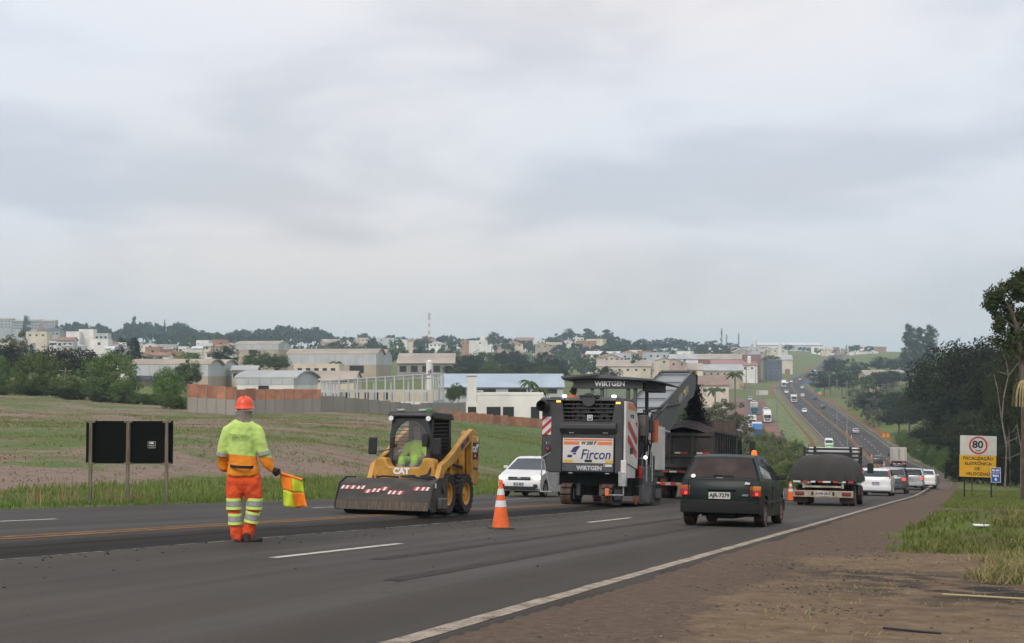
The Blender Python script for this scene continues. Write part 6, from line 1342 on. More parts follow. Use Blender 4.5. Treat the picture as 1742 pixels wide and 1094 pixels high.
# ---- traffic cones
CO, CW, CB = mat("cone_orange", (0.80,0.13,0.02), 0.5, var=0.1, vscale=6), mat("cone_white", (0.66,0.65,0.64), 0.45, var=0.06, vscale=8), mat("cone_base_dirty", (0.075,0.058,0.045), 0.9, var=0.3, vscale=8)
def cone_proto():
    r = empty("traffic_cone")
    R_ = lambda z: lerp(0.145, 0.032, (z-0.035)/0.70)
    MB().prism([(-0.185,-0.165),(-0.165,-0.185),(0.165,-0.185),(0.185,-0.165),(0.185,0.165),(0.165,0.185),(-0.165,0.185),(-0.185,0.165)], 0, 0.035, axis='Z').build("base", CB, r, bevel=0.008)
    def seg(n, m, a, b, e=0.0): MB().lathe([(R_(a)+e,a),(R_(b)+e,b)], n=24, cap=False).build(n, m, r, smooth=60)
    seg("cone_body", CO, 0.035, 0.735)
    seg("reflective_collar", CW, 0.36, 0.465, 0.004); seg("reflective_collar", CW, 0.555, 0.655, 0.004)
    MB().lathe([(0.034,0.735),(0.036,0.75),(0.030,0.79),(0.022,0.80),(0.001,0.80)], n=16, cap=False).build("top_cap", CO, r)
    return r
cone = cone_proto(); first = True
CONES = [(852, 23.4, "orange and white traffic cone standing alone between loader and hatchback"), (1343, 55.5, "orange traffic cone just behind the tarp-covered truck"), (1527, 128, "nearest of the small cones past the silver pickup"), (1516, 178, "second cone up the lane line past the silver pickup"), (1502, 232, "cone between the dark hatchback and the box truck"),
         (1481, 292, "cone above the dark hatchback on the lane line"), (1464, 335, "cone above the box truck, third from the top"), (1447, 378, "second highest cone in the row near the silver car"), (1439, 400, "highest cone of the row on the far highway")]
for (px, Y, lb_) in CONES:
    c = cone if first else copy_tree(cone); first = False
    X = (px-CXP)/FPX*Y; s, l, z = nearest(X, Y); c.location = (X, Y, float(z[0])+0.004); c.rotation_euler = (0,0,0.3)
    if Y > 60: c.scale = (1.35,)*3
    tag(c, lb_, "cone", "traffic cones on the road")
# ---- utility poles
def pole(px, py_top, Y, label, arms=1, r=0.14, m=POSTW, group="utility poles", lamp=False):
    p = ground(px, Y); h = -(py_top-HOR)*Y/FPX-p.z; o = empty("utility_pole", p, (0,0,0.3), label, "pole", group)
    MB().tube((0,0,-0.5),(0,0,h),r,r*0.7,n=10).build("pole_shaft", m, o)
    for k in range(arms):
        a = MB().box((0,0,h-0.5-k*0.9),(1.9,0.10,0.12)).build("cross_arm", m, o)
        for x in (-0.8,-0.3,0.3,0.8): MB().tube((x,0,h-0.44-k*0.9),(x,0,h-0.25-k*0.9),0.05,n=6).build("insulator", PLD, a)
    return Vector((p.x,p.y,p.z+h))
tops = [pole(1440, 648, 330, "nearest wooden pole in the verge below the dark trees"), pole(1423, 644, 430, "second pole in the row below the dark trees"), pole(1410, 637, 540, "farthest visible pole in the row on the tree side")]
pl2 = [pole(1269, 622, 480, "tall pale pole beside the palm in front of the factories", 2, 0.22), pole(1289, 628, 620, "slim pole behind the palm near the frontage road", 2, 0.18), pole(1321, 658, 420, "concrete pole on the grassy bank by the frontage road", 1, 0.2), pole(1285, 612, 760, "pole farthest up the frontage road", 2, 0.18)]
for (px, pt, Y, lb_) in ((555,590,620,"slim pole left of the big arched hangar roof"),(511,575,800,"pole among the trees above the arched hangar"),(588,563,1000,"tall pole on the hillside right of the arched hangar"),(850,618,450,"slim pole above the blue-grey shed"),(112,625,225,"orange topped lamp pole among the bright green bushes"),(270,588,560,"slim pole amid white houses"),(398,578,520,"white pole left of the arched warehouse")): pole(px, pt, Y, lb_, 1, 0.12)
WIRE = mat("wire_dark", (0.03,0.03,0.03), 0.6)
for a, b in zip(tops[:-1], tops[1:]):
    pts = [a.lerp(b, t_)-Vector((0,0,2.0*4*t_*(1-t_)+0.4)) for t_ in np.linspace(0,1,9)]
    tag(MB().path(pts, 0.03, n=4).build("power_line", WIRE), f"dark power line strung between the wooden poles, {'nearer' if a is tops[0] else 'farther'} span", "cable", "power lines")

# ================================================================== buildings
def wallm(n, c): return mat("wall_"+n, c, 0.85, var=0.10, vscale=0.25, stretch=(1,1,0.5))
WC_ = dict(white=wallm("white", (0.74,0.71,0.67)), cream=wallm("cream", (0.60,0.52,0.41)), grey=wallm("grey", (0.34,0.35,0.36)), lgrey=wallm("light_grey", (0.46,0.47,0.48)), conc=wallm("concrete", (0.28,0.255,0.225)), orange=wallm("orange", (0.36,0.20,0.13)), tan=wallm("tan", (0.40,0.33,0.25)), red=wallm("dark_red", (0.24,0.12,0.12)), blue=wallm("blue", (0.11,0.125,0.16)), pink=wallm("pinkish", (0.44,0.32,0.27)))
RC = dict(tan=mat("roof_tan_sheet", (0.34,0.28,0.22), 0.7, var=0.15, vscale=0.12), grey=mat("roof_grey_sheet", (0.36,0.36,0.35), 0.6, var=0.12, vscale=0.15), blue=mat("roof_bluish_sheet", (0.33,0.39,0.45), 0.55, var=0.10, vscale=0.15), brown=mat("roof_brown", (0.24,0.155,0.11), 0.8, var=0.15, vscale=0.2), tile=mat("roof_clay_tile", (0.27,0.15,0.10), 0.85, var=0.2, vscale=0.5), dark=mat("roof_dark", (0.10,0.10,0.11), 0.7), white=mat("roof_white", (0.55,0.55,0.54), 0.6, var=0.08, vscale=0.2), red=mat("roof_red", (0.30,0.15,0.13), 0.7))
WIN, OPEN, SOLAR = mat("window_dark", (0.035,0.04,0.045), 0.2), mat("opening_dark", (0.018,0.017,0.016), 0.9), mat("solar_panel", (0.035,0.042,0.06), 0.25)
FRAME = mat("window_frame_grey", (0.40,0.40,0.39), 0.6)
def bframe(x0, x1, y0, y1, Y):
    """pixel rectangle -> base point at its middle, width, height above ground"""
    Xc = ((x0+x1)/2-CXP)/FPX*Y; w = (x1-x0)/FPX*Y; zt = -(y0-HOR)*Y/FPX; zb = -(y1-HOR)*Y/FPX
    g_ = min(tz(Xc-w/2, Y), tz(Xc+w/2, Y), zb); return Vector((Xc, Y, g_-0.3)), w, zt-(g_-0.3), zb-(g_-0.3)
RB = random.Random(11)
def windows(root, w, z0, z1, yface, nw, nf, sz=(1.2,1.1), wall=None):
    for r_ in range(nf):
        for c in range(nw):
            x = -w/2+w*(c+0.5)/nw; z = lerp(z0, z1, (r_+0.5)/nf)
            f = slab(root, "window", FRAME, x-sz[0]/2-0.08, x+sz[0]/2+0.08, yface-0.05, yface-0.002, z-sz[1]/2-0.08, z+sz[1]/2+0.08); slab(f, "pane", WIN, x-sz[0]/2, x+sz[0]/2, yface-0.065, yface-0.051, z-sz[1]/2, z+sz[1]/2)
def house(label, x0, x1, y0, y1, Y, wall='white', roof='flat', rc='tile', depth=None, nw=None, nf=1, rot=0.0, cat="house", group=None, name="house", win=True, sz=(1.2,1.1), doors=0, ridge=None):
    p, w, h, hb = bframe(x0, x1, y0, y1, Y); dp = depth or w*0.8
    o = empty(name, p+Vector((0,dp/2,0)), (0,0,R(rot)), label, cat, group)
    hw2 = w/2; eave = h
    if roof in ('gable','hip','side'): rise = min(h*0.35, (ridge if ridge else 0.22*min(w,dp))); eave = h-rise
    slab(o, "wall", WC_[wall], -hw2, hw2, -dp/2, dp/2, 0, eave)
    if roof == 'flat':
        r_ = slab(o, "roof", RC['grey'] if rc == 'tile' else RC[rc], -hw2+0.2, hw2-0.2, -dp/2+0.2, dp/2-0.2, eave, eave+0.05)
        for (a, b, c, d_) in ((-hw2-0.05,hw2+0.05,-dp/2-0.06,-dp/2+0.15),(-hw2-0.05,hw2+0.05,dp/2-0.15,dp/2+0.06),(-hw2-0.06,-hw2+0.15,-dp/2+0.16,dp/2-0.16),(hw2-0.15,hw2+0.06,-dp/2+0.16,dp/2-0.16)): slab(o, "parapet", WC_[wall], a, b, c, d_, eave+0.002, eave+0.35)
    elif roof == 'gable': MB().prism([(-hw2-0.4,eave-0.05),(0,h+0.05),(hw2+0.4,eave-0.05),(hw2+0.4,eave+0.1),(0,h+0.25),(-hw2-0.4,eave+0.1)], -dp/2-0.4, dp/2+0.4).build("roof", RC[rc], o); MB().prism([(-hw2,eave),(hw2,eave),(0,h)], -dp/2+0.01, dp/2-0.01).build("gable_wall", WC_[wall], o)
    elif roof == 'side': MB().prism([(-dp/2-0.5,eave-0.05),(0,h),(dp/2+0.5,eave-0.05),(dp/2+0.5,eave+0.12),(0,h+0.2),(-dp/2-0.5,eave+0.12)], -hw2-0.4, hw2+0.4, axis='X').build("roof", RC[rc], o); MB().prism([(-dp/2,eave),(dp/2,eave),(0,h)], -hw2+0.01, hw2-0.01, axis='X').build("gable_wall", WC_[wall], o)
    elif roof == 'hip': MB().add([(-hw2-0.4,-dp/2-0.4,eave),(hw2+0.4,-dp/2-0.4,eave),(hw2+0.4,dp/2+0.4,eave),(-hw2-0.4,dp/2+0.4,eave),(-hw2*0.15,0,h),(hw2*0.15,0,h)], [(0,1,5,4),(1,2,5),(2,3,4,5),(3,0,4),(0,3,2,1)]).build("roof", RC[rc], o)
    if win:
        zlo = max(0.2, hb-0.3); n_ = nw if nw is not None else max(1, int(w/4)); windows(o, w*0.92, max(zlo, eave-3.0*nf-0.2), eave-0.4, -dp/2, n_, nf, sz)
    for k in range(doors):
        x = -hw2+w*(k+0.5)/doors; slab(o, "door", OPEN, x-w*0.3/doors, x+w*0.3/doors, -dp/2-0.03, -dp/2-0.002, max(0,hb-0.2), eave*0.72+hb*0.28)
    return o
def arched(label, x0, x1, y0, y1, Y, depth, wall='lgrey', low='cream', rc='tan', rot=0.0, bays=1, rise=2.2, side_w=None, name="hangar"):
    """barrel-roofed hall(s): arched gable ends face along local y"""
    p, w, h, hb = bframe(x0, x1, y0, y1, Y); o = empty(name, p+Vector((0,depth/2,0)), (0,0,R(rot)), label, "warehouse")
    bw = w/bays; eave = h-rise
    for b in range(bays):
        xa = -w/2+b*bw; arc = [(xa+bw*t_, eave+rise*math.sin(math.pi*t_)**0.75) for t_ in np.linspace(0,1,15)]
        MB().prism([(xa+0.02*bw, 0)]+arc+[(xa+bw*0.98,0)], -depth/2, depth/2).build("wall", WC_[wall], o)
        MB().prism(arc+[(q[0], q[1]+0.2) for q in arc[::-1]], -depth/2-0.5, depth/2+0.5).build("roof", RC[rc], o)
        n_ = 8
        for k in range(1, n_): MB().bb(xa+bw*k/n_-0.05, xa+bw*k/n_+0.05, -depth/2-0.06, -depth/2-0.001, hb, eave).build("panel_seam", WC_['grey'], o)
        slab(o, "gate", OPEN, xa+bw*0.32, xa+bw*0.66, -depth/2-0.08, -depth/2-0.002, 0, hb+(eave-hb)*0.55)
    return o
# --- the big double-arched hangar: long side towards us, arched ends at its right
def long_hall(label, x0, x1, xe, y0, y1, Y, wall='lgrey', low='tan', rc='tan', bays=2, rise_px=9, rot=8.0, openings=(), name="hangar", lowf=0.38):
    """long barrel hall: roof ridge runs left-right, the arched ends look out on the right between xe and x1"""
    p, w, h, hb = bframe(x0, x1, y0, y1, Y); k_ = Y/FPX; rise = rise_px*k_; eave = h-rise
    o = empty(name, p, (0,0,R(-rot)), label, "warehouse"); Lx = (xe-x0)*k_/math.cos(R(rot)); X0 = -w/2; bd = max(10.0, (x1-xe)*k_/bays/max(0.15, math.sin(R(rot)))*0.5); bd = min(bd, 26)
    for b in range(bays):
        ya = b*bd; arc = [(ya+bd*t_, eave+rise*math.sin(math.pi*t_)**0.8) for t_ in np.linspace(0,1,13)]
        MB().prism([(ya,hb+(eave-hb)*lowf)]+arc+[(ya+bd,hb+(eave-hb)*lowf)], X0, X0+Lx, axis='X').build("wall", WC_[wall], o)
        MB().bb(X0+0.05, X0+Lx-0.05, ya+0.05, ya+bd-0.05, 0, hb+(eave-hb)*lowf).build("lower_wall", WC_[low], o)
        MB().prism(arc+[(q[0], q[1]+0.25) for q in arc[::-1]], X0-0.6, X0+Lx+0.6, axis='X').build("roof", RC[rc], o)
    n_ = int(Lx/2.2)
    for k in range(1, n_): MB().bb(X0+Lx*k/n_-0.05, X0+Lx*k/n_+0.05, -0.06, -0.002, hb+(eave-hb)*lowf, eave-0.1).build("panel_seam", WC_['grey'], o)
    for (a, b) in openings: MB().bb(X0+Lx*a, X0+Lx*b, -0.08, -0.003, max(0,hb-0.5), hb+(eave-hb)*lowf*0.9).build("gate", OPEN, o)
    return o
long_hall("largest hangar with tan barrel roof, pale metal walls and two arched ends", 487, 676, 640, 594, 632, 480, bays=2, openings=((0.08,0.2),(0.70,0.86)))
long_hall("hangar with a tan roof and a small arched end above the big hangar", 400, 496, 474, 580, 600, 640, bays=1, rise_px=6, openings=((0.3,0.5),))
hh = long_hall("twin-arched grey hall with solar panels behind the green bushes", 218, 397, 355, 612, 652, 330, bays=2, wall='lgrey', rc='tan', rise_px=9, openings=((0.5,0.6),))
k_ = 330/FPX
for q in range(5): MB().box((-10.5+q*2.6, -1.2, 3.15),(2.4,1.9,0.08), rx=0.5).build("solar_panel", SOLAR, hh)
long_hall("pale metal hall with a dark opening behind the brick wall", 400, 546, 500, 632, 668, 270, wall='lgrey', low='white', rc='grey', bays=1, rise_px=12, rot=10, openings=((0.38,0.56),), lowf=0.55)
house("low grey-roofed building right of the twin-arched hall", 395, 436, 623, 642, 340, 'cream', 'side', 'grey', nw=4)
house("low building with tan roof and openings right of the biggest hangar", 676, 772, 601, 632, 520, 'conc', 'side', 'tan', depth=24, nw=0, win=False, doors=5, cat="warehouse", name="warehouse")
house("small flat-roofed house in front of the big hangar", 500, 577, 621, 634, 400, 'cream', 'flat', nw=5); house("tan sheet roof behind the concrete frame", 478, 602, 632, 648, 340, 'cream', 'side', 'tan', nw=0, win=False, depth=18, doors=3)
sh1 = house("long bluish-roofed shed behind the low brick wall", 750, 958, 637, 668, 330, 'lgrey', 'side', 'blue', depth=22, win=False, doors=4, cat="warehouse", name="warehouse", ridge=3.0)
for k in range(14): MB().bb(-13.5+k*2.05,-13.3+k*2.05,-11.09,-11.0,0.3,3.2).build("pilaster", WC_['cream'], sh1)
lo = house("low pale building with two dark openings beside the chimney", 812, 924, 672, 706, 235, 'white', 'flat', 'grey', depth=10, win=False, cat="building", name="building"); 
for (a, b) in ((-3.9,-1.6),(-1.2,0.6),(3.4,4.8)): slab(lo, "opening", OPEN, a, b, -5.06, -5.003, 0.3, 2.3)
p, w, h, hb = bframe(793, 812, 637, 706, 238); tw = empty("chimney_tower", p, (0,0,0.1), "pale concrete chimney tower standing by the low pale building", "tower")
slab(tw, "shaft", WC_['white'], -0.75, 0.75, -0.7, 0.7, 2.4, h); slab(tw, "base", WC_['white'], -1.0, 1.0, -0.95, 0.95, 0, 2.4); slab(tw, "arch", OPEN, -0.7, 0.7, -0.97, -0.952, 0.2, 1.7); slab(tw, "band", WC_['conc'], -0.8, 0.8, -0.75, 0.75, h-0.4, h-0.2)
slab(tw, "pipe", WC_['lgrey'], 1.6, 1.9, -0.2, 0.1, 0, 4.2); slab(tw, "pipe_top", WC_['lgrey'], 0.7, 1.9, -0.2, 0.1, 4.2, 4.45); slab(tw, "furnace", mat("furnace_orange", (0.50,0.16,0.06), 0.8), -0.5, 0.5, -1.2, -0.98, 0.1, 0.8)
# --- walls: brick panels between concrete posts
BRK, BRK2 = mat("hollow_brick_orange", (0.44,0.20,0.115), 0.9, var=0.15, vscale=1.2), mat("hollow_brick_dark", (0.34,0.14,0.085), 0.9, var=0.2, vscale=1.0)
def wall_run(label, pts, hs, mats, low=None, n=8, name="brick_wall", post=True, lowh=0.5):
    """pts: (px,Y) ends on the ground, hs: heights; panels and posts are parts"""
    a, b = ground(*pts[0]), ground(*pts[1]); L_ = (b-a).length; o = empty(name, a, None, label, "wall"); dv = (b-a)/n
    rng_ = random.Random(len(label))
    for k in range(n):
        q0, q1 = dv*k, dv*(k+1); h = lerp(hs[0], hs[1], (k+0.5)/n)+rng_.uniform(-0.06,0.06); ang_ = math.atan2(dv.y, dv.x); c = (q0+q1)/2; ln2 = math.hypot(dv.x, dv.y)
        MB().box((c.x,c.y,c.z+h/2+(lowh*0.5 if low else 0)),(ln2*0.97,0.15,h-(lowh if low else 0)), rz=ang_).build("wall_panel", mats[k % len(mats)] if len(mats) < 3 else rng_.choice(mats), o)
        if low: MB().box((c.x,c.y-0.01,c.z+lowh/2-0.3),(ln2*0.97,0.18,lowh+0.6), rz=ang_).build("footing", low, o)
        if post: MB().box((q0.x,q0.y-0.03,q0.z+h/2-0.2),(0.11,0.18,h+0.40), rz=ang_).build("wall_post", mat("wall_post_dark", (0.25,0.20,0.165), 0.9), o)
    return o
wall_run("orange brick wall with grey lower course left of the helmeted worker", ((321,152),(402,150)), (3.0,2.95), [BRK,BRK,BRK2], WC_['conc'], 5, lowh=1.6)
wall_run("orange brick wall with grey lower course behind the helmeted worker", ((402,150),(546,158)), (2.75,2.55), [BRK,BRK2,BRK], WC_['conc'], 9, lowh=1.5)
wall_run("grey concrete wall below the concrete frame", ((546,158),(716,176)), (1.9,1.75), [WC_['conc']], None, 9, "concrete_wall")
wall_run("grey concrete wall running back towards the chimney", ((716,178),(792,225)), (1.9,2.2), [WC_['conc']], None, 6, "concrete_wall")
wall_run("long low orange brick wall right of the loader", ((716,182),(925,200)), (1.15,1.25), [BRK,BRK,BRK2], None, 16, "low_brick_wall")
# --- concrete frame under construction
p, w, h, hb = bframe(545, 735, 635, 688, 262); fr_ = empty("concrete_frame", p, (0,0,R(-4)), "open concrete frame of a hall under construction behind the grey wall", "building")
cols_ = np.linspace(-w/2, w/2, 13)
for x in cols_: slab(fr_, "column", WC_['lgrey'], x-0.12, x+0.12, -0.15, 0.15, 0, lerp(h*0.80, h, (x+w/2)/w))
for y in np.linspace(3, 17, 5): slab(fr_, "column", WC_['lgrey'], w/2-0.13, w/2+0.13, y-0.13, y+0.13, 0, h); slab(fr_, "column", WC_['lgrey'], -w/2-0.2, -w/2+0.2, y-0.17, y+0.17, 0, h*0.8)
for x in cols_[::2]: slab(fr_, "column", WC_['lgrey'], x-0.15, x+0.15, 17.8, 18.1, 0, h*0.92)
slab(fr_, "beam", WC_['lgrey'], -w/2, w/2, -0.12, 0.12, h*0.50, h*0.56)
for y in (0.3, 6, 12, 17.5): MB().tube((-w/2,y,h*0.80),(w/2,y,h*0.98),0.09).build("roof_truss", FRAME, fr_); MB().tube((-w/2,y,h*0.72),(w/2,y,h*0.88),0.06).build("roof_truss", FRAME, fr_)
for x in cols_: MB().tube((x,0,lerp(h*0.78,h*0.97,(x+w/2)/w)),(x,17.8,lerp(h*0.78,h*0.97,(x+w/2)/w)),0.06).build("purlin", FRAME, fr_)
slab(fr_, "low_wall", WC_['white'], -w/2+0.3, w/2, 0.25, 0.4, 0, hb+0.5); slab(fr_, "right_wall", WC_['lgrey'], w/2+0.21, w/2+0.3, 0, 18, 0, hb+0.7); slab(fr_, "block_wall", WC_['cream'], -w/2, w/2-1.0, 18.2, 18.4, 0, h*0.55)
for k in range(5): slab(fr_, "opening", OPEN, -w/2+1.2+k*1.9, -w/2+2.0+k*1.9, 18.1, 18.19, hb+0.6, h*0.5)
p, w, h, hb = bframe(725, 736, 615, 690, 300); wt = empty("water_tower", p, None, "slim white water tower with coloured lettering behind the concrete frame", "tower"); MB().lathe([(w*0.5,0),(w*0.5,h),(w*0.2,h+0.3)], n=18).build("tank", WC_['white'], wt); slab(wt, "sign_stripe", SRED, -0.2, 0.1, -w*0.52, -w*0.5, h-2.6, h-1.9); slab(wt, "sign_stripe", BLUE, 0.2, 0.5, -w*0.50, -w*0.47, h-2.6, h-1.7)
# --- named houses left
house("white flat-roofed block, lower left step of the big white building", 112, 135, 565, 595, 760, 'white', 'flat', nw=0, win=False, name="building", cat="building"); house("tallest step of the big white building on the hillside", 134, 159, 561, 595, 765, 'white', 'flat', nw=0, win=False, name="building", cat="building"); house("grey-windowed annexe right of the big white building", 160, 184, 568, 595, 760, 'lgrey', 'flat', nw=3, nf=2, name="building", cat="building")
house("white block with grey side below the big white building", 153, 184, 578, 606, 640, 'white', 'flat', nw=1, name="building", cat="building"); house("red-roofed house left below the big white building", 96, 125, 574, 596, 640, 'lgrey', 'side', 'tile', nw=3)
house("building under a grey domed roof at the town's edge", 70, 102, 557, 580, 860, 'grey', 'hip', 'dark', nw=4); house("church-like building with a tall brown pyramid roof", 58, 76, 550, 572, 900, 'cream', 'hip', 'brown', nw=1, ridge=9); house("cream and orange building beside the pyramid roof", 44, 80, 565, 582, 820, 'cream', 'flat', nw=3)
for (a, b, t_, lb_) in ((-14,20,541,"first grey apartment block on the left skyline"),(21,41,544,"second grey apartment block on the left skyline"),(49,68,543,"third apartment block on the left skyline"),(69,93,544,"fourth apartment block on the left skyline")): house(lb_, a, b, t_, 560, 1450, 'grey', 'side', 'tan', nw=5, nf=3, sz=(1.3,1.2), cat="apartment block", name="apartment_block", depth=10, ridge=1.5)
TOWN = [("white", "tile"), ("cream", "tile"), ("white", "flat"), ("pink", "tan"), ("lgrey", "flat"), ("tan", "tan"), ("orange", "flat"), ("white", "grey"), ("white", "flat"), ("white", "white"), ("cream", "grey"), ("cream", "flat")]
hn = 0
ORD = 'first second third fourth fifth sixth seventh eighth ninth tenth'.split()
def ordw(k): return ORD[k-1] if k <= 10 else f"{k}{'th' if 10 < k % 100 < 14 else {1:'st',2:'nd',3:'rd'}.get(k % 10,'th')}"
def town(n, xa, xb, ya, yb, Ya, Yb, hpx, wpx, group, where):
    global hn
    for k in range(n):
        t_ = (k+RB.random()*0.8)/n; px = lerp(xa, xb, t_); v = RB.random(); Y = lerp(Ya, Yb, v); py = lerp(ya, yb, v)+RB.uniform(-1.5,1.5); w_ = RB.uniform(*wpx); h_ = RB.uniform(*hpx); wl, rf_ = RB.choice(TOWN); hn += 1
        house(f"{where}, {ordw(k+1)} from the left", px-w_/2, px+w_/2, py-h_, py, Y, wl, 'flat' if rf_ == 'flat' else RB.choice(['side','gable','hip']), rf_ if rf_ != 'flat' else 'grey', nw=RB.choice([1,2,3]), group=group, rot=RB.uniform(-25,25))
town(26, 185, 400, 610, 590, 470, 760, (8,13), (14,30), "houses of the town on the left slope", "low pale house packed in the town above the twin-arched hall")
town(12, 0, 190, 597, 582, 620, 900, (8,13), (14,28), "houses behind the dark trees at far left", "pale house showing above the dark trees at far left")
town(12, 560, 760, 590, 583, 1000, 1350, (6,10), (18,44), "pale buildings on the middle hillside", "pale low building among trees on the hillside behind the hangars")
town(14, 790, 1020, 590, 580, 1050, 1400, (5,9), (14,34), "pale buildings below the eucalyptus ridge", "pale building among trees below the eucalyptus ridge")
town(12, 1010, 1180, 618, 600, 720, 1000, (8,12), (20,48), "roofs behind the canopy of the machine", "pale roofed building behind the machine canopy")
town(12, 1190, 1330, 602, 594, 1150, 1600, (5,9), (14,36), "roofs on the far factory hillside", "pale roof on the far hillside above the factories")
town(9, 1385, 1500, 600, 596, 1500, 1650, (4,8), (8,24), "houses on the right skyline", "small pale house on the skyline right of the road")
for (a, b, t_, yb_, Y, wl, rc_, lb_) in ((1110,1290,602,625,900,'red','tan',"long factory hall with a tan roof and dark red front"),(1020,1112,612,640,740,'cream','tan',"tan-roofed warehouse just right of the canopy"),(1100,1200,618,642,740,'white','tan',"white warehouse with tan roof above the conveyor head"),(1195,1268,620,640,800,'tan','grey',"warehouse with grey roof and cream stair block"),(1176,1246,640,668,540,'cream','brown',"cream hall with a brown roof right of the conveyor head"),(1215,1292,612,632,880,'white','red',"white factory annexe with a red roof band"),(1322,1350,604,622,1050,'cream','grey',"cream hall with a red gate near the far bend")):
    h_ = house(lb_, a, b, t_, yb_, Y, wl, 'side', rc_, depth=30 if b-a > 50 else 18, nw=6 if b-a > 60 else 0, win=b-a > 60, cat="warehouse", name="warehouse", ridge=3.5, rot=-6)
    if b == 1350: slab(h_, "red_gate", WC_['red'], 0.5, 4.2, -9.06, -9.002, 0, 4.4)
house("dark blue gate building among palms by the highway", 1302, 1330, 614, 640, 930, 'blue', 'flat', 'dark', nw=3, nf=2, cat="building", name="building"); house("dark red block end of the long factory hall", 1266, 1294, 604, 630, 890, 'red', 'flat', 'red', win=False, cat="building", name="building")
for (px, t_, b_, Y, lb_) in ((1274.5,607,628,885,"white cylindrical tank beside the dark red factory end"),(1327,584,602,1300,"white cylindrical tank on the skyline by the highway"),(1284,577,595,1500,"white water tank on the skyline above the factories"),(1285,558,575,99999,"")):
    if Y > 9000: continue
    p, w, h, hb = bframe(px-3, px+3, t_, b_, Y); o = empty("storage_tank", p, None, lb_, "tank"); MB().lathe([(w/2,0),(w/2,h),(w*0.3,h+0.5),(0.01,h+0.6)], n=16).build("tank_shell", WC_['white'], o); MB().tube((w*0.5,0,0),(w*0.5,0,h),0.1).build("ladder", FRAME, o)
house("long hazy white hall on the far skyline", 1290, 1400, 582, 594, 1900, 'lgrey', 'side', 'white', depth=60, win=False, cat="warehouse", name="warehouse", ridge=4); house("white hall on the skyline right of the road", 1445, 1486, 588, 602, 1560, 'white', 'gable', 'grey', depth=20, nw=4, cat="building", name="building")
house("tan barn roof among the trees right of the far highway", 1472, 1509, 630, 642, 690, 'tan', 'side', 'tan', depth=14, win=False, cat="barn", name="barn", ridge=2.5); house("smaller tan shed half hidden right of the barn", 1520, 1538, 630, 640, 690, 'tan', 'side', 'tan', depth=12, win=False, cat="barn", name="barn")
# --- lattice mast
p = ground(730, 1450); h = -(530-HOR)*1450/FPX-p.z; ma = empty("radio_mast", p, None, "red and white lattice mast on the skyline behind the hangars", "mast"); ns = 10
for k in range(ns):
    z0, z1 = h*k/ns, h*(k+1)/ns; m_ = MB()
    for (x, y) in ((-1.1,-1.1),(1.1,-1.1),(1.1,1.1),(-1.1,1.1)): f0, f1 = 1-0.5*k/ns, 1-0.5*(k+1)/ns; m_.tube((x*f0,y*f0,z0),(x*f1,y*f1,z1),0.22,n=4).tube((x*f0,y*f0,z0),(-x*f1,y*f1,z1),0.12,n=4)
    m_.build("mast_section", mat("mast_red", (0.40,0.10,0.07), 0.6) if k % 2 == 0 else WC_['white'], ma)
for z in (0.8, 0.93): MB().box((0,0,h*z),(3.4,1.5,2.2)).build("antenna", WC_['lgrey'], ma)

# ================================================================== vegetation
def leafmat(name, c, var=0.45, tr=0.25):
    a = NT(name); oi = a.n("ShaderNodeObjectInfo").outputs['Random']; ge = a.n("ShaderNodeNewGeometry").outputs['Random Per Island']; tco = a.n("ShaderNodeTexCoord").outputs['Object']
    nz_ = a.noise(tco, 0.5, 3)
    col_ = a.ramp(a.math('ADD', a.math('MULTIPLY', ge, 0.55), a.math('MULTIPLY', nz_, 0.55)), [(0.2, tuple(x*(1-var) for x in c)), (0.5, c), (0.85, (c[0]*(1+var*1.1), c[1]*(1+var), c[2]*(1+var*0.5)))])
    hs = a.n("ShaderNodeHueSaturation"); a.l(a.mr(oi, 0, 1, 0.478, 0.515), hs.inputs['Hue']); a.l(a.mr(oi, 0, 1, 0.80, 1.2), hs.inputs['Value']); a.l(col_, hs.inputs['Color'])
    a.l(hs.outputs[0], a.b.inputs['Base Color']); a.b.inputs['Roughness'].default_value = 0.75; a.b.inputs['Specular IOR Level'].default_value = 0.2
    ts = a.n("ShaderNodeBsdfTranslucent"); a.l(hs.outputs[0], ts.inputs[0]); mxs = a.n("ShaderNodeMixShader"); mxs.inputs[0].default_value = tr
    a.l(a.b.outputs[0], mxs.inputs[1]); a.l(ts.outputs[0], mxs.inputs[2]); a.l(mxs.outputs[0], a.t.nodes['Material Output'].inputs[0]); return a.m
BARK = mat("bark_grey_brown", (0.10,0.075,0.055), 0.95, var=0.3, vscale=4, stretch=(2,2,0.4)); BARKP = mat("bark_pale", (0.15,0.125,0.10), 0.9, var=0.25, vscale=5)
L_DK, L_MD, L_BR, L_GY, L_FR = leafmat("leaves_dark", (0.021,0.027,0.012)), leafmat("leaves_mid", (0.062,0.092,0.030)), leafmat("leaves_bright", (0.098,0.150,0.040)), leafmat("leaves_greyish", (0.10,0.110,0.066)), leafmat("leaves_far_dark", (0.030,0.048,0.026))
def leaf_quads(rng, C, Nrm, size):
    """one bent leaf clump (two triangles) per centre, facing roughly along Nrm"""
    n = len(C); a = rng.normal(size=(n,3)); a -= Nrm*(a*Nrm).sum(1)[:,None]*0.7; a /= np.linalg.norm(a, axis=1)[:,None]+1e-9
    b = np.cross(Nrm+rng.normal(0,0.5,(n,3)), a); b /= np.linalg.norm(b, axis=1)[:,None]+1e-9
    s = size*rng.uniform(0.6,1.4,(n,1)); el = rng.uniform(0.35,0.7,(n,1))
    V = np.stack([C-a*s, C+b*s*el, C+a*s, C-b*s*el], 1).reshape(-1,3); F = np.arange(4*n).reshape(-1,4); return V, F
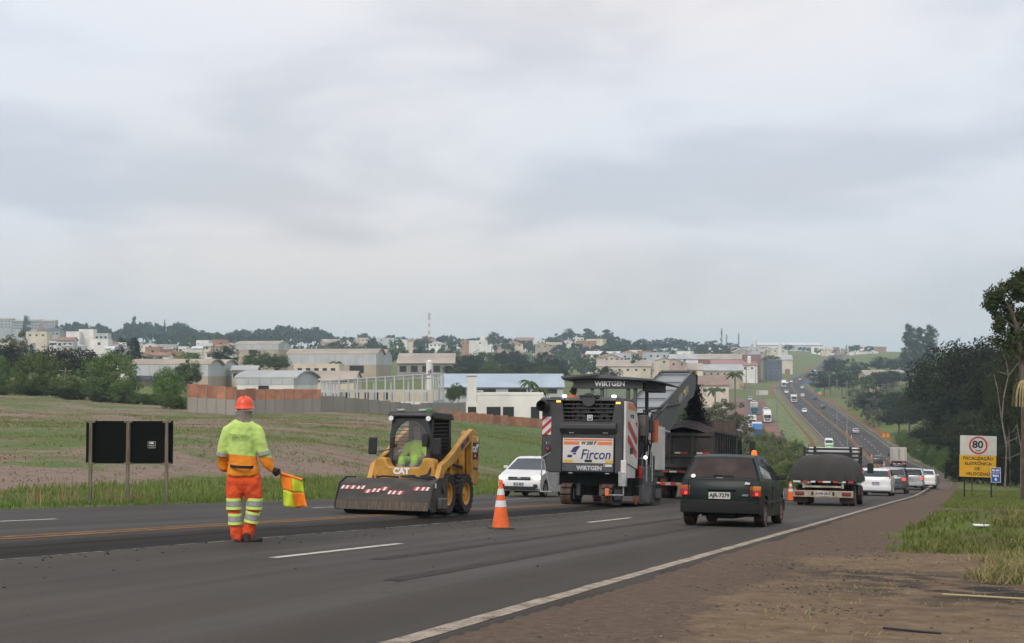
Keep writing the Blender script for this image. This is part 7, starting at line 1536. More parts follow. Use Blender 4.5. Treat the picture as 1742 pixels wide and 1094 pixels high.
def crown(seed, shape, nclump, per, leaf, m, name="crown", rx=1.0, rz=0.75, gap=0.0):
    """unit crown: clumps of leaf-sized faces over the volume, gaps between clumps; about 1 wide (radius) and centred at z=0"""
    rng = np.random.default_rng(seed); C = []
    while len(C) < nclump:
        p = rng.normal(size=3); p /= np.linalg.norm(p); r = rng.uniform(0.35,1.0)**0.6
        if shape == 'flat': q = np.array([p[0]*r, p[1]*r, abs(p[2])*0.45*r - 0.12 + 0.10*rng.normal()])
        elif shape == 'tall': q = np.array([p[0]*r*0.62*(1-0.25*p[2]), p[1]*r*0.62*(1-0.25*p[2]), p[2]*r*1.35])
        elif shape == 'cone': z = rng.uniform(-1.2,1.4); w = (1.4-z)/2.6; q = np.array([p[0]*0.55*w, p[1]*0.55*w, z])
        elif shape == 'open': q = np.array([p[0]*r, p[1]*r, p[2]*r*1.05]); 
        else: q = np.array([p[0]*r, p[1]*r, p[2]*r*rz - 0.25*(p[2] < -0.3)*p[2]])
        q[:2] *= rx*(1+0.22*math.sin(3*math.atan2(q[1],q[0])+seed)); C.append(q)
    C = np.array(C); R_c = rng.uniform(0.14,0.30,nclump)*(0.75 if shape in ('open','cone') else 1.0)
    k = np.repeat(np.arange(nclump), per); d = rng.normal(size=(len(k),3)); d /= np.linalg.norm(d, axis=1)[:,None]
    rad = R_c[k][:,None]*rng.uniform(0.55,1.05,(len(k),1))*np.array([1,1,0.72]); P_ = C[k]+d*rad
    out = P_/np.maximum(1e-6, np.linalg.norm(P_, axis=1)[:,None]); Nn = d*0.7+out*0.5+np.array([0,0,0.35]); Nn /= np.linalg.norm(Nn, axis=1)[:,None]
    V, F = leaf_quads(rng, P_, Nn, leaf); return mesh_np(name, V, F, m, smooth=False), C
def trunk_mesh(seed, C, base, r0, m=BARK, limbs=7, lean=0.1, n=7):
    """tapered trunk from z=base up into the crown with limbs to the clumps"""
    rn_ = random.Random(seed); mb = MB(); top = Vector((lean*0.5, lean*0.3, -0.15)); p = Vector((0,0,base)); segs = 4; prev, pr = p, r0
    for k in range(1, segs+1):
        t_ = k/segs; q = p.lerp(top, t_)+Vector((rn_.uniform(-0.04,0.04), rn_.uniform(-0.04,0.04), 0)); mb.tube(prev, q, pr, r0*(1-0.5*t_), n=n, caps=False); prev, pr = q, r0*(1-0.5*t_)
    idx = rn_.sample(range(len(C)), min(limbs, len(C)))
    for i in idx:
        e = Vector(C[i]); s_ = p.lerp(top, rn_.uniform(0.55,1.0)); mid = s_.lerp(e, 0.5)+Vector((0,0,0.06)); mb.tube(s_, mid, r0*0.42, r0*0.26, n=5, caps=False).tube(mid, e, r0*0.26, r0*0.06, n=5, caps=False)
    return mb.mesh("trunk", m, 60)
KIND = {}
def kind(key, shape, ncl, per, leaf, m, base=-1.3, r0=0.05, nvar=3, limbs=7, bark=BARK, rz=0.75):
    KIND[key] = []
    for v in range(nvar):
        cm, C = crown(hash_(key)+v*17, shape, ncl, per, leaf, m, rz=rz); KIND[key].append((cm, trunk_mesh(v+3, C, base, r0, bark, limbs)))
def hash_(s): return sum(ord(c)*(i+7) for i, c in enumerate(s)) % 9973
kind('near_dark', 'round', 95, 110, 0.030, L_DK, -1.5, 0.045, 4, 12); kind('near_open', 'open', 70, 120, 0.028, L_MD, -2.2, 0.05, 2, 16, BARK)
kind('mid_dark', 'round', 90, 95, 0.036, L_DK, -1.3, 0.05, 4); kind('mid', 'round', 90, 95, 0.036, L_MD, -1.3, 0.05, 4); kind('bright', 'round', 130, 105, 0.030, L_BR, -1.1, 0.04, 3, rz=0.9); kind('grey', 'open', 60, 80, 0.042, L_GY, -1.2, 0.05, 2)
L_DO = leafmat("leaves_dark_olive", (0.036,0.044,0.017)); kind('near_olive', 'round', 95, 110, 0.030, L_DO, -1.5, 0.045, 2, 12)
L_SC = leafmat("leaves_scrub", (0.120,0.150,0.052)); kind('scrub', 'round', 70, 90, 0.036, L_SC, -1.1, 0.03, 3, rz=0.8)
kind('far', 'round', 26, 34, 0.10, L_FR, -1.2, 0.06, 5, 4); kind('far_flat', 'flat', 26, 34, 0.10, L_FR, -0.9, 0.05, 4, 5); kind('far_tall', 'tall', 30, 36, 0.09, L_FR, -1.7, 0.06, 3, 5); kind('euc', 'tall', 70, 60, 0.060, L_FR, -1.7, 0.06, 2, 6); kind('far_cone', 'cone', 26, 22, 0.08, L_FR, -1.5, 0.04, 2, 4); kind('far_mid', 'round', 26, 34, 0.10, L_MD, -1.2, 0.06, 3, 4)
KBASE = dict(near_dark=1.5, near_olive=1.5, near_open=2.2, mid_dark=1.3, mid=1.3, bright=1.1, grey=1.2, far=1.2, far_flat=0.9, far_tall=1.7, euc=1.7, far_cone=1.5, far_mid=1.2)
RT = random.Random(5)
def tree(key, px, ytop, Y, wpx, label, group=None, ybot=None, name="tree", cat="tree"):
    """crown wpx wide whose top shows at image row ytop; stands on the terrain"""
    g_ = ground(px, Y); zt = -(ytop-HOR)*Y/FPX; rw = wpx/2/FPX*Y; H = max(zt-g_.z, 1.2)
    cm, tm = RT.choice(KIND[key]); full = KBASE[key] + (0.9 if key in ('near_dark','near_olive','mid_dark','mid','bright','far','far_mid') else 1.1 if key in ('near_open','grey') else 0.45 if key == 'far_flat' else 1.45)
    sz_ = H/full; o = empty(name, g_+Vector((0,0,KBASE[key]*sz_-0.3)), (0,0,RT.uniform(0,6.28)), label, cat, group); o.scale = (rw/1.05, rw/1.05, sz_)
    link("crown", cm, o); link("trunk", tm, o); return o
def bush(key, px, ytop, Y, wpx, label, group=None):
    g_ = ground(px, Y); zt = -(ytop-HOR)*Y/FPX; rw = wpx/2/FPX*Y; H = max(zt-g_.z, 0.8); cm, tm = RT.choice(KIND[key])
    o = empty("bush", g_+Vector((0,0,H*0.42)), (0,0,RT.uniform(0,6.28)), label, "bush", group); o.scale = (rw/1.05, rw/1.05, H/1.25); link("crown", cm, o); link("trunk", tm, o); return o
# --- right-hand wood, dark
for (px, yt, Y, w_, key, lb_) in ((1642,562,215,165,'near_dark',"broad dark tree rising straight above the speed sign"),(1698,556,190,165,'near_dark',"broad dark tree left of the tall slender tree"),(1748,566,168,165,'near_dark',"dark tree behind the tall slender trunk"),(1602,580,275,130,'near_olive',"dark tree with a flat top at the wood's left shoulder"),(1622,640,235,110,'near_dark',"lower dark tree left of the speed sign"),(1575,640,325,100,'near_olive',"dark tree over the green road sign"),(1545,662,385,84,'mid_dark',"dark tree where the wood meets the far verge"),(1503,656,450,84,'mid_dark',"roundish dark tree nearest the far highway"),(1476,668,495,56,'mid_dark',"small dark tree beside the nearest wooden pole"),(1528,690,400,70,'mid_dark',"low dark tree above the orange work signs"),(1590,700,262,90,'near_dark',"low dark tree right above the green road sign"),(1660,690,182,120,'near_olive',"low dark tree behind the white sign panel"),(1715,680,158,120,'near_olive',"low dark tree behind the kilometre sign"),(1700,600,235,150,'near_dark',"dark tree deep in the right-hand wood"),(1785,620,150,140,'near_dark',"dark tree cut by the picture edge"),(1628,705,205,90,'near_dark',"low dark tree just left of the yellow sign panel"),(1740,735,135,100,'near_dark',"low dark foliage near the tall trunk base"),(1728,552,150,120,'near_olive',"leafy crown filling the space beside the tall slender tree"),(1772,520,140,130,'near_dark',"high dark crown behind the tall slender tree at the edge"),(1752,535,104,120,'near_olive',"olive crown nearest the tall slender tree at the picture edge"),(1715,600,122,90,'near_olive',"small olive crown left of the tall slender trunk"),(1700,590,165,110,'near_dark',"dark crown just left of the tall slender trunk")):
    tree(key, px, yt, Y, w_, lb_, "trees of the right-hand wood")
for k in range(16): bush('near_dark', 1625+k*11, 764+6*math.sin(k*2.1), 150-k*2.6+5*math.sin(k*1.7), 46, f"dark undergrowth at the foot of the wood behind the signs, {ordw(k+1)} from the left", "undergrowth of the right-hand wood")
# tall leaning tree at the right edge, with a visible trunk and spare upper crown
g_ = ground(1738, 72); k_ = 72/FPX; tl_ = empty("tall_tree", g_, None, "tall slender tree with sparse upper foliage at the right edge", "tree")
def TP(px, py): return Vector(((px-1738)*k_, (hash_(str(px)) % 7-3)*0.12, -(py-HOR)*k_-g_.z))
trk = [TP(1738,870), TP(1737,800), TP(1740,700), TP(1738,620), TP(1728,560), TP(1716,525), TP(1706,505)]
m_ = MB(); rs = [0.20,0.19,0.18,0.16,0.12,0.08,0.05]
for a, b, r1, r2 in zip(trk[:-1], trk[1:], rs[:-1], rs[1:]): m_.tube(a, b, r1, r2, n=9, caps=False)
brs = [((1728,560),(1700,540)),((1728,560),(1745,515)),((1745,515),(1752,480)),((1716,525),(1697,520)),((1738,620),(1760,560)),((1738,620),(1712,580)),((1760,560),(1775,500)),((1706,505),(1712,490)),((1700,540),(1690,530))]
for a, b in brs: m_.tube(TP(*a), TP(*b), 0.075, 0.03, n=6, caps=False)
m_.build("trunk", BARK, tl_)
rng = np.random.default_rng(8); CC = []
for (px, py, r_) in ((1700,500,12),(1690,522,10),(1712,490,12),(1697,517,10),(1706,505,13),(1720,520,11),(1715,545,12),(1706,552,9),(1735,505,13),(1745,485,13),(1752,470,12),(1740,470,8),(1760,500,14),(1735,535,12),(1748,545,14),(1725,560,10),(1765,530,16),(1775,480,14),(1728,500,9),(1712,580,14),(1722,590,14),(1735,575,14),(1745,600,14),(1702,565,10),(1690,505,10),(1684,525,9),(1696,540,10),(1728,475,10),(1738,490,12),(1722,540,12)):
    c = np.array(TP(px, py)); 
    for q in range(3): CC.append((c+rng.normal(0, r_*k_*0.45, 3), r_*k_*0.62))
Cq = np.concatenate([np.repeat(c[None], 130, 0)+ (lambda d: d/np.linalg.norm(d,axis=1)[:,None]*r_*rng.uniform(0.5,1.05,(130,1)))(rng.normal(size=(130,3))) for c, r_ in CC]); Nq = rng.normal(size=Cq.shape)+np.array([0,0,0.6]); Nq /= np.linalg.norm(Nq,axis=1)[:,None]
Cq += rng.normal(0, 0.10, Cq.shape); V, F = leaf_quads(rng, Cq[rng.random(len(Cq)) < 0.62], Nq[:int(1e9)][rng.random(len(Cq)) < 2], 0.085) if False else leaf_quads(rng, Cq, Nq, 0.075); link("crown", mesh_np("crown", V, F, L_MD, False), tl_)
# pale dead branches in front of the dark wood
def snag(name, label, Y, segs, r=0.06):
    g_ = ground(segs[0][0][0], Y); o = empty(name, g_, None, label, "branch"); m_ = MB(); k_ = Y/FPX; px0 = segs[0][0][0]
    for (a, b, s_) in segs: pa, pb = [Vector(((q[0]-px0)*k_, 0.25*math.sin(q[0]), -(q[1]-HOR)*k_-g_.z)) for q in (a, b)]; m_.tube(pa, pb, r*s_, r*s_*0.6, n=6, caps=False)
    m_.build("dead_wood", BARKP, o, smooth=60)
snag("dead_branch", "pale forked dead tree standing out against the dark wood", 92, (((1706,830),(1708,760),1.2),((1708,760),(1703,715),1.1),((1703,715),(1706,675),1.0),((1706,675),(1716,640),0.9),((1716,640),(1712,615),0.8),((1716,640),(1732,615),0.7),((1703,715),(1694,660),0.8),((1694,660),(1692,636),0.6),((1716,638),(1696,632),0.6),((1712,615),(1706,603),0.4)))
snag("dead_branch", "thin pale dead branches hanging right of the signs", 84, (((1735,840),(1734,760),1.0),((1734,760),(1728,722),0.8),((1734,770),(1712,780),0.6),((1730,745),(1708,752),0.6),((1712,780),(1700,778),0.35),((1728,722),(1722,735),0.4)), 0.05)
# --- shrubs and scrub along the right bank and the left dip
for k, (px, yt, Y, w_) in enumerate(((1545,738,330,34),(1560,745,300,34),(1578,752,270,36),(1592,760,245,38),(1606,768,215,40),(1535,732,350,32),(1622,778,190,40),(1640,788,165,42),(1600,748,262,40),(1618,760,222,44))): bush('bright', px, yt, Y, w_, f"pale shrub on the bank by the green road sign, {ordw(k+1)} of the row", "shrubs on the right bank")
for (px, yt, Y, w_, key, lb_) in ((1205,690,190,90,'grey',"grey-green tree directly above the dump truck bed"),(1235,676,230,85,'grey',"grey-green tree left of the blue lorry"),(1180,675,240,80,'mid',"green tree behind the conveyor stream"),(1255,698,200,60,'grey',"flowering grey-green tree beside the blue lorry")): tree(key, px, yt, Y, w_, lb_, "trees behind the dump truck")
scr = [(1262,752,150,64),(1290,748,165,66),(1318,752,170,60),(1340,765,150,60),(1275,775,128,60),(1305,772,132,64),(1333,785,122,58),(1360,775,150,50),(1375,760,190,50),(1255,785,115,50),(1285,798,105,54),(1315,800,104,54),(1345,805,104,46),(1240,770,135,50),(1350,745,210,44),(1330,738,235,50),(1305,733,250,46),(1275,735,240,46),(1385,775,165,40)]
for k, (px, yt, Y, w_) in enumerate(sorted(scr)): bush(RT.choice(['scrub','bright','scrub','grey']), px, yt+RT.uniform(-3,5), Y, w_, f"scrubby bush in the dip beside the tarp-covered truck, {ordw(k+1)} from the left", "scrub in the dip")
# --- left trees
for (px, yt, Y, w_, key, lb_) in ((30,580,255,130,'mid_dark',"big dark tree at far left behind the bright bush"),(95,578,265,110,'mid_dark',"dark tree above the bright round bush"),(150,588,245,110,'mid_dark',"dark tree between the two bright bushes"),(-20,575,250,110,'mid_dark',"dark tree cut by the left picture edge"),(30,556,420,66,'grey',"grey-leaved tree top below the apartment blocks"),(222,566,430,46,'mid_dark',"lone dark tree rising among the white houses"),(320,603,236,56,'mid',"green tree in front of the twin-arched hall"),(382,583,440,46,'mid_dark',"round dark tree left of the arched warehouse"),(437,592,430,54,'mid',"tree before the big hangar's left end"),(470,597,410,54,'mid',"second tree before the big hangar's left end"),(325,596,400,60,'bright',"light green tree behind the twin-arched hall"),(260,600,420,40,'mid',"small tree between white houses and hall"),(1032,618,480,52,'mid_dark',"dark round tree just above the machine canopy"),(780,645,310,30,'mid',"small tree in front of the bluish shed"),(768,655,300,20,'mid',"smaller tree beside the bluish shed's end")): tree(key, px, yt, Y, w_, lb_)
for (px, yt, Y, w_, lb_) in ((62,606,205,92,"bright green round bush left of the slim lamp pole"),(190,606,198,112,"largest bright green bush beside the twin-arched hall"),(-5,608,205,60,"bright green bush cut by the left edge"),(285,628,190,60,"green bush left of the brick wall"),(115,640,196,60,"low bright bush between the two round bushes")): bush('bright', px, yt, Y, w_, lb_)
for k in range(22): px = lerp(-20, 318, (k+0.5)/22); bush(RT.choice(['mid','mid_dark','mid','bright']), px, 655+px*0.055+RT.uniform(-5,5), 182+RT.uniform(-6,6)-px*0.06, RT.uniform(24,46), f"low dark shrub of the hedge along the field edge, {ordw(k+1)} from the left", "hedge shrubs along the field edge")
# --- middle wood and ridge
def wood(n, xa, xb, f_top, f_Y, w_, keys, label, group, name="tree"):
    for k in range(n):
        px = lerp(xa, xb, (k+RT.random()*0.9)/n); v = RT.random(); Y = lerp(*f_Y, v); tree(RT.choice(keys), px, f_top(px, v), Y, RT.uniform(*w_), f"{label}, {ordw(k+1)} from the left", group, name=name)
ridge = [(-40,548),(30,537),(45,546),(95,547),(130,543),(200,553),(228,541),(260,545),(310,547),(350,556),(380,560),(430,555),(480,550),(535,553),(575,564),(620,567),(680,570),(720,568),(760,566),(800,571),(840,563),(880,571),(930,572),(955,564),(985,558),(1030,560),(1060,567),(1100,571),(1170,573),(1225,576),(1275,583)]
rt = lambda px: float(np.interp(px, [r[0] for r in ridge], [r[1] for r in ridge]))
wood(64, 95, 560, lambda px, v: rt(px)+RT.uniform(-1,5)+6*(1-v), (1150,1550), (20,44), ['far','far_flat','far','far_flat'], "dark tree on the wooded skyline behind the town", "trees on the skyline")
wood(46, 560, 960, lambda px, v: rt(px)+RT.uniform(-1,5)+8*(1-v), (1100,1600), (18,38), ['far','far_flat','far_flat'], "flat-topped dark tree on the middle skyline", "trees on the middle skyline")
wood(34, 950, 1270, lambda px, v: rt(px)+RT.uniform(-1,5)+6*(1-v), (1150,1550), (22,44), ['far','far_tall','far'], "dark tree of the wooded ridge above the machine", "trees on the ridge")
for (px, yt, w_, lb_) in ((968,557,36,"tallest eucalyptus clump on the ridge, left"),(1000,556,40,"tallest eucalyptus clump on the ridge, middle"),(1032,558,40,"tallest eucalyptus clump on the ridge, right"),(228,534,16,"lone spindly tree above the left skyline"),(44,534,22,"round tree between the apartment blocks")): tree('euc', px, yt, 1420, w_, lb_)
for (px, yt, w_, lb_) in ((1228,558,7,"tallest pointed conifer on the right skyline"),(1236,568,6,"shorter conifer beside the tallest one"),(1257,566,6,"lone conifer right of the pair on the skyline"),(1440,586,6,"small dark conifer on the skyline by the white hall"),(280,542,6,"pointed conifer on the left skyline")): tree('far_cone', px, yt, 1500, w_*2.2, lb_)
wood(34, 770, 950, lambda px, v: lerp(622,588,v)+RT.uniform(-3,3)+abs(px-860)*0.06, (430,700), (34,60), ['mid_dark','mid','mid_dark'], "tree of the green wood between hangars and machine", "trees of the middle wood")
wood(30, 480, 780, lambda px, v: lerp(598,573,v)+RT.uniform(-3,3), (700,1000), (22,40), ['far','far_flat','far_mid'], "tree on the hillside right above the hangars", "trees on the hangar hillside")
wood(26, 180, 480, lambda px, v: lerp(578,562,v)+RT.uniform(-2,3), (850,1100), (22,40), ['far','far_mid','far'], "tree on the slope between town and skyline", "trees above the town")
wood(26, 940, 1110, lambda px, v: lerp(606,580,v)+RT.uniform(-3,3), (720,1050), (26,46), ['far','far_mid','far'], "tree on the slope right of the middle wood", "trees right of the middle wood")
wood(12, 1290, 1480, lambda px, v: 588+RT.uniform(-2,4), (1450,1650), (14,26), ['far','far_flat'], "tree on the right skyline by the road top", "trees on the right skyline")
wood(26, 1395, 1545, lambda px, v: lerp(640,600,v)+RT.uniform(-4,4)+max(0,(1430-px))*0.25, (560,950), (28,50), ['far','far_mid','far','mid_dark'], "tree in the valley wood right of the far highway", "trees right of the far highway")
wood(10, 1450, 1560, lambda px, v: lerp(672,650,v)+RT.uniform(-4,4), (430,560), (30,50), ['mid','grey','mid_dark'], "tree behind the utility poles", "trees behind the poles")
for (px, yt, w_, lb_) in ((1546,547,44,"tall hazy eucalyptus group on the right skyline, left crown"),(1565,552,44,"tall hazy eucalyptus group on the right skyline, middle crown"),(1582,549,44,"tall hazy eucalyptus group on the right skyline, right crown")): tree('euc', px, yt, 950, w_, lb_)
# --- palms
FRM = leafmat("palm_leaves", (0.055,0.080,0.028))
def palm(px, ytop, Y, label, fr=2.4, n=13, pale=True, group=None):
    g_ = ground(px, Y); h = -(ytop-HOR)*Y/FPX-g_.z-fr*0.45; o = empty("palm_tree", g_, (0,0,RT.uniform(0,6)), label, "palm", group)
    MB().lathe([(0.30,-0.4),(0.24,0.5),(0.20,h*0.6),(0.17,h)], n=10, cap=False).build("trunk", BARKP if pale else BARK, o)
    for k in range(n):
        a = 2*math.pi*k/n+RT.uniform(-0.2,0.2); up_ = RT.uniform(0.2,1.1); V, F = [], []; S_ = 7
        for i in range(S_+1):
            t_ = i/S_; r_ = fr*(t_*math.cos(0.3)); z = h+fr*(up_*t_-1.25*t_*t_)*0.8; w_ = 0.30*fr*math.sin(math.pi*min(1,t_*0.9+0.08))*0.55
            c = Vector((math.cos(a)*r_, math.sin(a)*r_, z)); sd_ = Vector((-math.sin(a), math.cos(a), 0)); V += [c-sd_*w_-Vector((0,0,w_*0.7)), c, c+sd_*w_-Vector((0,0,w_*0.7))]
        for i in range(S_):
            b_ = i*3; F += [(b_,b_+1,b_+4,b_+3),(b_+1,b_+2,b_+5,b_+4)]
        MB().add(V, F).build("frond", FRM, o, smooth=None)
palm(1250, 627, 400, "tall palm with a pale trunk beside the frontage road", 3.2); palm(1216, 653, 390, "shorter palm left of the tall pale-trunked palm", 3.0)
for (px, yt, Y, lb_) in ((1303,603,905,"left palm by the blue gate building"),(1311,601,915,"middle palm by the blue gate building"),(1320,603,910,"right palm by the blue gate building"),(900,640,300,"palm above the low pale building"),(918,652,295,"small palm right of the other by the low pale building"),(572,610,430,"palm in front of the big hangar gate")): palm(px, yt, Y, lb_, 2.6 if Y < 500 else 4.0, 11, False)
# dry drooping palm frond at the right edge
g_ = ground(1742, 68); o = empty("dry_palm", g_, None, "dry yellowish drooping fronds at the right edge before the dark wood", "palm"); k_ = 68/FPX; zt = -(648-HOR)*k_-g_.z; MB().tube((0.3,0.3,-0.3),(0.25,0.2,zt),0.12,0.08).build("trunk", BARK, o)
for k in range(22):
    a = RT.uniform(0, 6.28); V, F = [], []
    for i in range(7): t_ = i/6; r_ = 0.7*math.sin(t_*1.5); c = Vector((0.1+math.cos(a)*r_, math.sin(a)*r_, zt+0.15*math.sin(t_*3)-1.25*t_**2.2)); sd_ = Vector((-math.sin(a),math.cos(a),0))*0.06*(1-t_*0.6); V += [c-sd_, c+sd_]
    F = [(2*i,2*i+1,2*i+3,2*i+2) for i in range(6)]; MB().add(V, F).build("frond", mat("frond_dry", (0.30,0.24,0.11), 0.9, var=0.2, vscale=3), o, smooth=None)

# ================================================================== grass, weeds, stones: uncountable stuff
def tufts(name, label, XY, hmin, hmax, blades, m, spread, seed, width=0.012, lean=0.5):
    rng = np.random.default_rng(seed); XY = np.asarray(XY); n = len(XY); Z = terrain(XY[:,0], XY[:,1]); k = np.repeat(np.arange(n), blades); N_ = len(k)
    B = np.stack([XY[k,0]+rng.normal(0,spread,N_), XY[k,1]+rng.normal(0,spread,N_), Z[k]-0.02], -1); h = rng.uniform(hmin, hmax, N_)*np.repeat(rng.uniform(0.6,1.2,n), blades); a = rng.uniform(0,6.28,N_); d = np.stack([np.cos(a), np.sin(a), 0*a], -1); s_ = np.stack([-np.sin(a), np.cos(a), 0*a], -1)*(width*rng.uniform(0.6,1.5,N_))[:,None]
    le = (lean*rng.uniform(0.2,1,N_)*h)[:,None]; up_ = np.array([0,0,1.0])
    mid = B+up_*(h*0.55)[:,None]+d*le*0.35; tip = B+up_*h[:,None]+d*le
    V = np.stack([B-s_, B+s_, mid+s_*0.8, mid-s_*0.8, tip], 1).reshape(-1,3); b5 = np.arange(N_)*5
    F3 = np.stack([b5+3, b5+2, b5+4], -1); F4 = np.stack([b5, b5+1, b5+2, b5, b5+2, b5+3], -1).reshape(-1,3)
    tag(link(name, mesh_np(name, V, np.concatenate([F4, F3]), m, False)), label, "grass", kind="stuff")
GR1, GR2, GR3 = leafmat("grass_green", (0.150,0.185,0.050), 0.35, 0.4), leafmat("grass_dry", (0.26,0.215,0.10), 0.4, 0.3), leafmat("grass_lush", (0.120,0.175,0.042), 0.35, 0.4)
rng = np.random.default_rng(21)
def along(n, s0, s1, la, lb, pw=1.0):
    s = s0+(s1-s0)*rng.random(n)**pw; l = rng.uniform(la, lb, n); C = np.stack([np.interp(s,AS,AX), np.interp(s,AS,AY)], -1); N_ = np.stack([np.interp(s,AS,NXa), np.interp(s,AS,NYa)], -1)
    hl_ = half_l(s) if la > 0 else -half_r(s); return C+N_*(hl_+l)[:,None], s, l
q, s, l = along(9000, 12, 90, 0.35, 6.5, 1.2); q = q[(rng.random(len(q)) < np.exp(-l/3.5))]; tufts("verge_grass", "tall green grass along the far edge of the road before the field", q, 0.05, 0.15, 8, GR3, 0.10, 1, 0.011)
q, s, l = along(4500, 35, 110, 0.5, 7.0); tufts("verge_grass", "tall lush grass behind the loader and the white hatchback", q, 0.08, 0.26, 8, GR1, 0.16, 2, 0.016)
q, s, l = along(900, 22, 34, 1.2, 3.0); tufts("verge_grass", "clumps of pale dry grass by the sign posts", q[:45], 0.3, 0.6, 14, GR2, 0.14, 3, 0.008)
# weeds across the field, clustered
X = rng.uniform(-95, 30, 60000); Y = rng.uniform(28, 175, 60000); s, l, _ = nearest(X, Y); msk = (np.abs(X/Y) < 0.40) & (l > half_l(s)+5) & (fbm(X/16, Y/9, 55) + 0.25*fbm(X/3, Y/3, 56) + 0.5*sstep(X/Y, -0.10, 0.05) > 0.22); q = np.stack([X, Y], -1)[msk][:15000]
tufts("field_weeds", "low green weeds growing in patches over the ploughed field", q, 0.05, 0.15, 6, GR1, 0.30, 4, 0.022, 1.0)
q2 = np.stack([X, Y], -1)[(np.abs(X/Y) < 0.40) & (l > half_l(s)+4)]; tufts("field_stubble", "pale cut stubble scattered over the brown field", q2[rng.permutation(len(q2))[:14000]], 0.03, 0.11, 5, GR2, 0.30, 14, 0.02, 1.0)
# right verge
q, s, l = along(30000, 23, 118, -12, -2.1, 1.3); sr_ = np.abs(s-50.5) > 2.8; q = q[sr_]; tufts("verge_grass", "short mown grass around the speed sign", q, 0.04, 0.13, 6, GR1, 0.10, 5, 0.012, 0.8)
X = rng.uniform(4.5, 11.5, 14000); Y = rng.uniform(13.5, 28, 14000); s, l, _ = nearest(X, Y); d_ = -l-half_r(s); msk = (d_ > 3.3+0.7*fbm(X, Y, 60)) & (fbm(X/0.9, Y/0.9, 61) + 0.35*np.exp(-(((X-7.5)/1.2)**2+((Y-21.5)/2.2)**2))*rng.normal(-1,0.5,len(X)) > -0.18); qq = np.stack([X, Y], -1)[msk]; h1 = rng.random(len(qq))
tufts("roadside_grass", "green grass on the heap of earth at the right edge", qq[h1 < 0.42], 0.04, 0.13, 8, GR3, 0.06, 6, 0.005, 0.9); tufts("roadside_straw", "dry cut grass lying over the heap at the right edge", qq[h1 >= 0.42], 0.05, 0.17, 9, GR2, 0.08, 7, 0.005, 1.8)
q, s, l = along(2600, 9, 30, -3.6, -1.6); q = q[fbm(q[:,0]/0.7, q[:,1]/0.7, 70) > 0.12]; tufts("roadside_straw", "wisps of dry straw on the bare gravel shoulder", q, 0.015, 0.05, 5, GR2, 0.05, 8, 0.003, 3.0)
# loose stones and crumbs
def stones(name, label, XY, Z, r0, r1, m, seed):
    rng = np.random.default_rng(seed); n = len(XY); ico = np.array([(1,0,0),(-1,0,0),(0,1,0),(0,-1,0),(0,0,1),(0,0,-1)], float); fc = np.array([(0,2,4),(2,1,4),(1,3,4),(3,0,4),(2,0,5),(1,2,5),(3,1,5),(0,3,5)])
    r = (r0*(r1/r0)**(rng.random(n)**2.2))[:,None,None]; V = ico[None]*rng.uniform(0.6,1.3,(n,6,1))*r*np.array([1,1,0.6]); V[:,:,0] += XY[:,0,None]; V[:,:,1] += XY[:,1,None]; V[:,:,2] += Z[:,None]+r[:,:,0]*0.25
    F = (fc[None]+6*np.arange(n)[:,None,None]).reshape(-1,3); tag(link(name, mesh_np(name, V.reshape(-1,3), F, m, False)), label, "gravel", kind="stuff")
q, s, l = along(5500, 7.5, 32, -5.5, -0.5, 1.6); stones("shoulder_gravel", "small stones scattered over the brown shoulder", q, terrain(q[:,0], q[:,1]), 0.003, 0.019, mat("gravel_mixed", (0.16,0.13,0.105), 0.9, var=0.5, vscale=9, coords='Object'), 9)
cq = np.concatenate([np.array([cx_, cy_])+rng.normal(0, 1, (170,2))*np.array([0.45,0.28]) for (cx_, cy_) in ((2.6,12.2),(3.4,13.6),(3.0,15.5),(4.6,11.2),(4.0,17.5),(5.2,19.0),(2.2,10.4))]); stones("broken_asphalt", "crumbled bits of old asphalt and gravel on the bare ground at right", cq, terrain(cq[:,0], cq[:,1]), 0.004, 0.02, mat("crumbled_asphalt", (0.085,0.068,0.055), 0.95, var=0.5, vscale=6), 19)
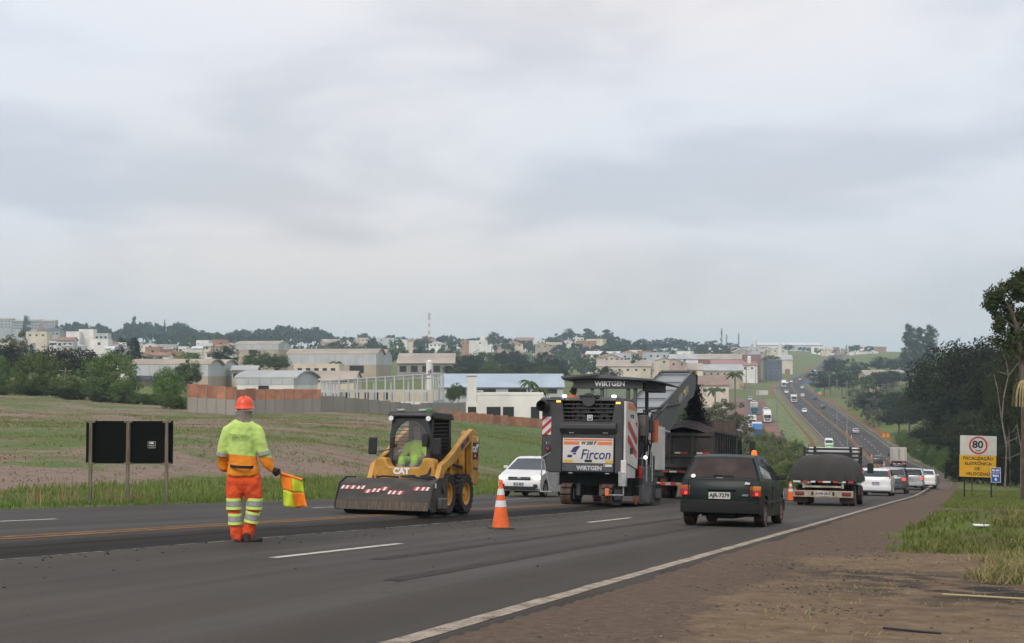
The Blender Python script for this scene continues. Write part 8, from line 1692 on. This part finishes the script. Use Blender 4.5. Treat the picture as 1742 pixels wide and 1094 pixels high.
q, s, l = along(1500, 6, 40, -0.0, 9.0); s = 6+34*rng.random(900)**1.4; l = TR0-rng.exponential(0.8, 900); C = np.stack([np.interp(s,AS,AX)+np.interp(s,AS,NXa)*l, np.interp(s,AS,AY)+np.interp(s,AS,NYa)*l], -1); stones("road_crumbs", "dark crumbs of milled asphalt lying beside the milled strip", C, np.interp(s,AS,AZ)-0.002, 0.004, 0.022, mat("crumb_dark", (0.02,0.017,0.015), 0.95), 10)
# single bits of litter near the camera
def litter(name, label, px, Y, dims, m, rz=0.3):
    p = ground(px, Y); o = MB().box((0,0,0), dims).build(name, m, bevel=min(dims)*0.3); o.location = p+Vector((0,0,dims[2]/2+0.004)); o.rotation_euler = (0.05,0.04,rz); tag(o, label, "litter" if "reed" not in name else "reed"); return o
litter("dry_reed", "long straw-coloured reed lying on the dark burnt patch", 1700, 11.6, (0.95,0.016,0.014), mat("reed_straw", (0.42,0.33,0.15), 0.8), -0.12)
litter("white_scrap", "white scrap lying on top of the earth heap", 1672, 20.5, (0.34,0.10,0.02), WHT, 0.1); litter("clay_shard", "orange-brown clay lump on the earth heap", 1731, 24.0, (0.32,0.2,0.14), mat("clay_lump", (0.30,0.13,0.07), 0.9, var=0.2, vscale=9), 0.4)
litter("black_stick", "thin black stick lying on the gravel near the bottom edge", 1546, 9.1, (0.36,0.02,0.015), BLK, -0.35)

# ================================================================== haze: one even volume round everything
hzm = bpy.data.materials.new("haze_air"); hzm.use_nodes = True; ht = hzm.node_tree; ht.nodes.clear(); ho = ht.nodes.new("ShaderNodeOutputMaterial"); hv = ht.nodes.new("ShaderNodeVolumePrincipled")
hv.inputs['Color'].default_value = (0.68,0.86,1.0,1); hv.inputs['Density'].default_value = 0.0002; hv.inputs['Anisotropy'].default_value = 0.0; ht.links.new(hv.outputs[0], ho.inputs['Volume'])
zmin = float(GZ.min())-1.5
hb_ = MB().bb(-5300,5300,-5300,5300,zmin,130).build("haze", hzm, smooth=None); tag(hb_, "thin even haze filling the air over the whole valley", "haze", kind="stuff")
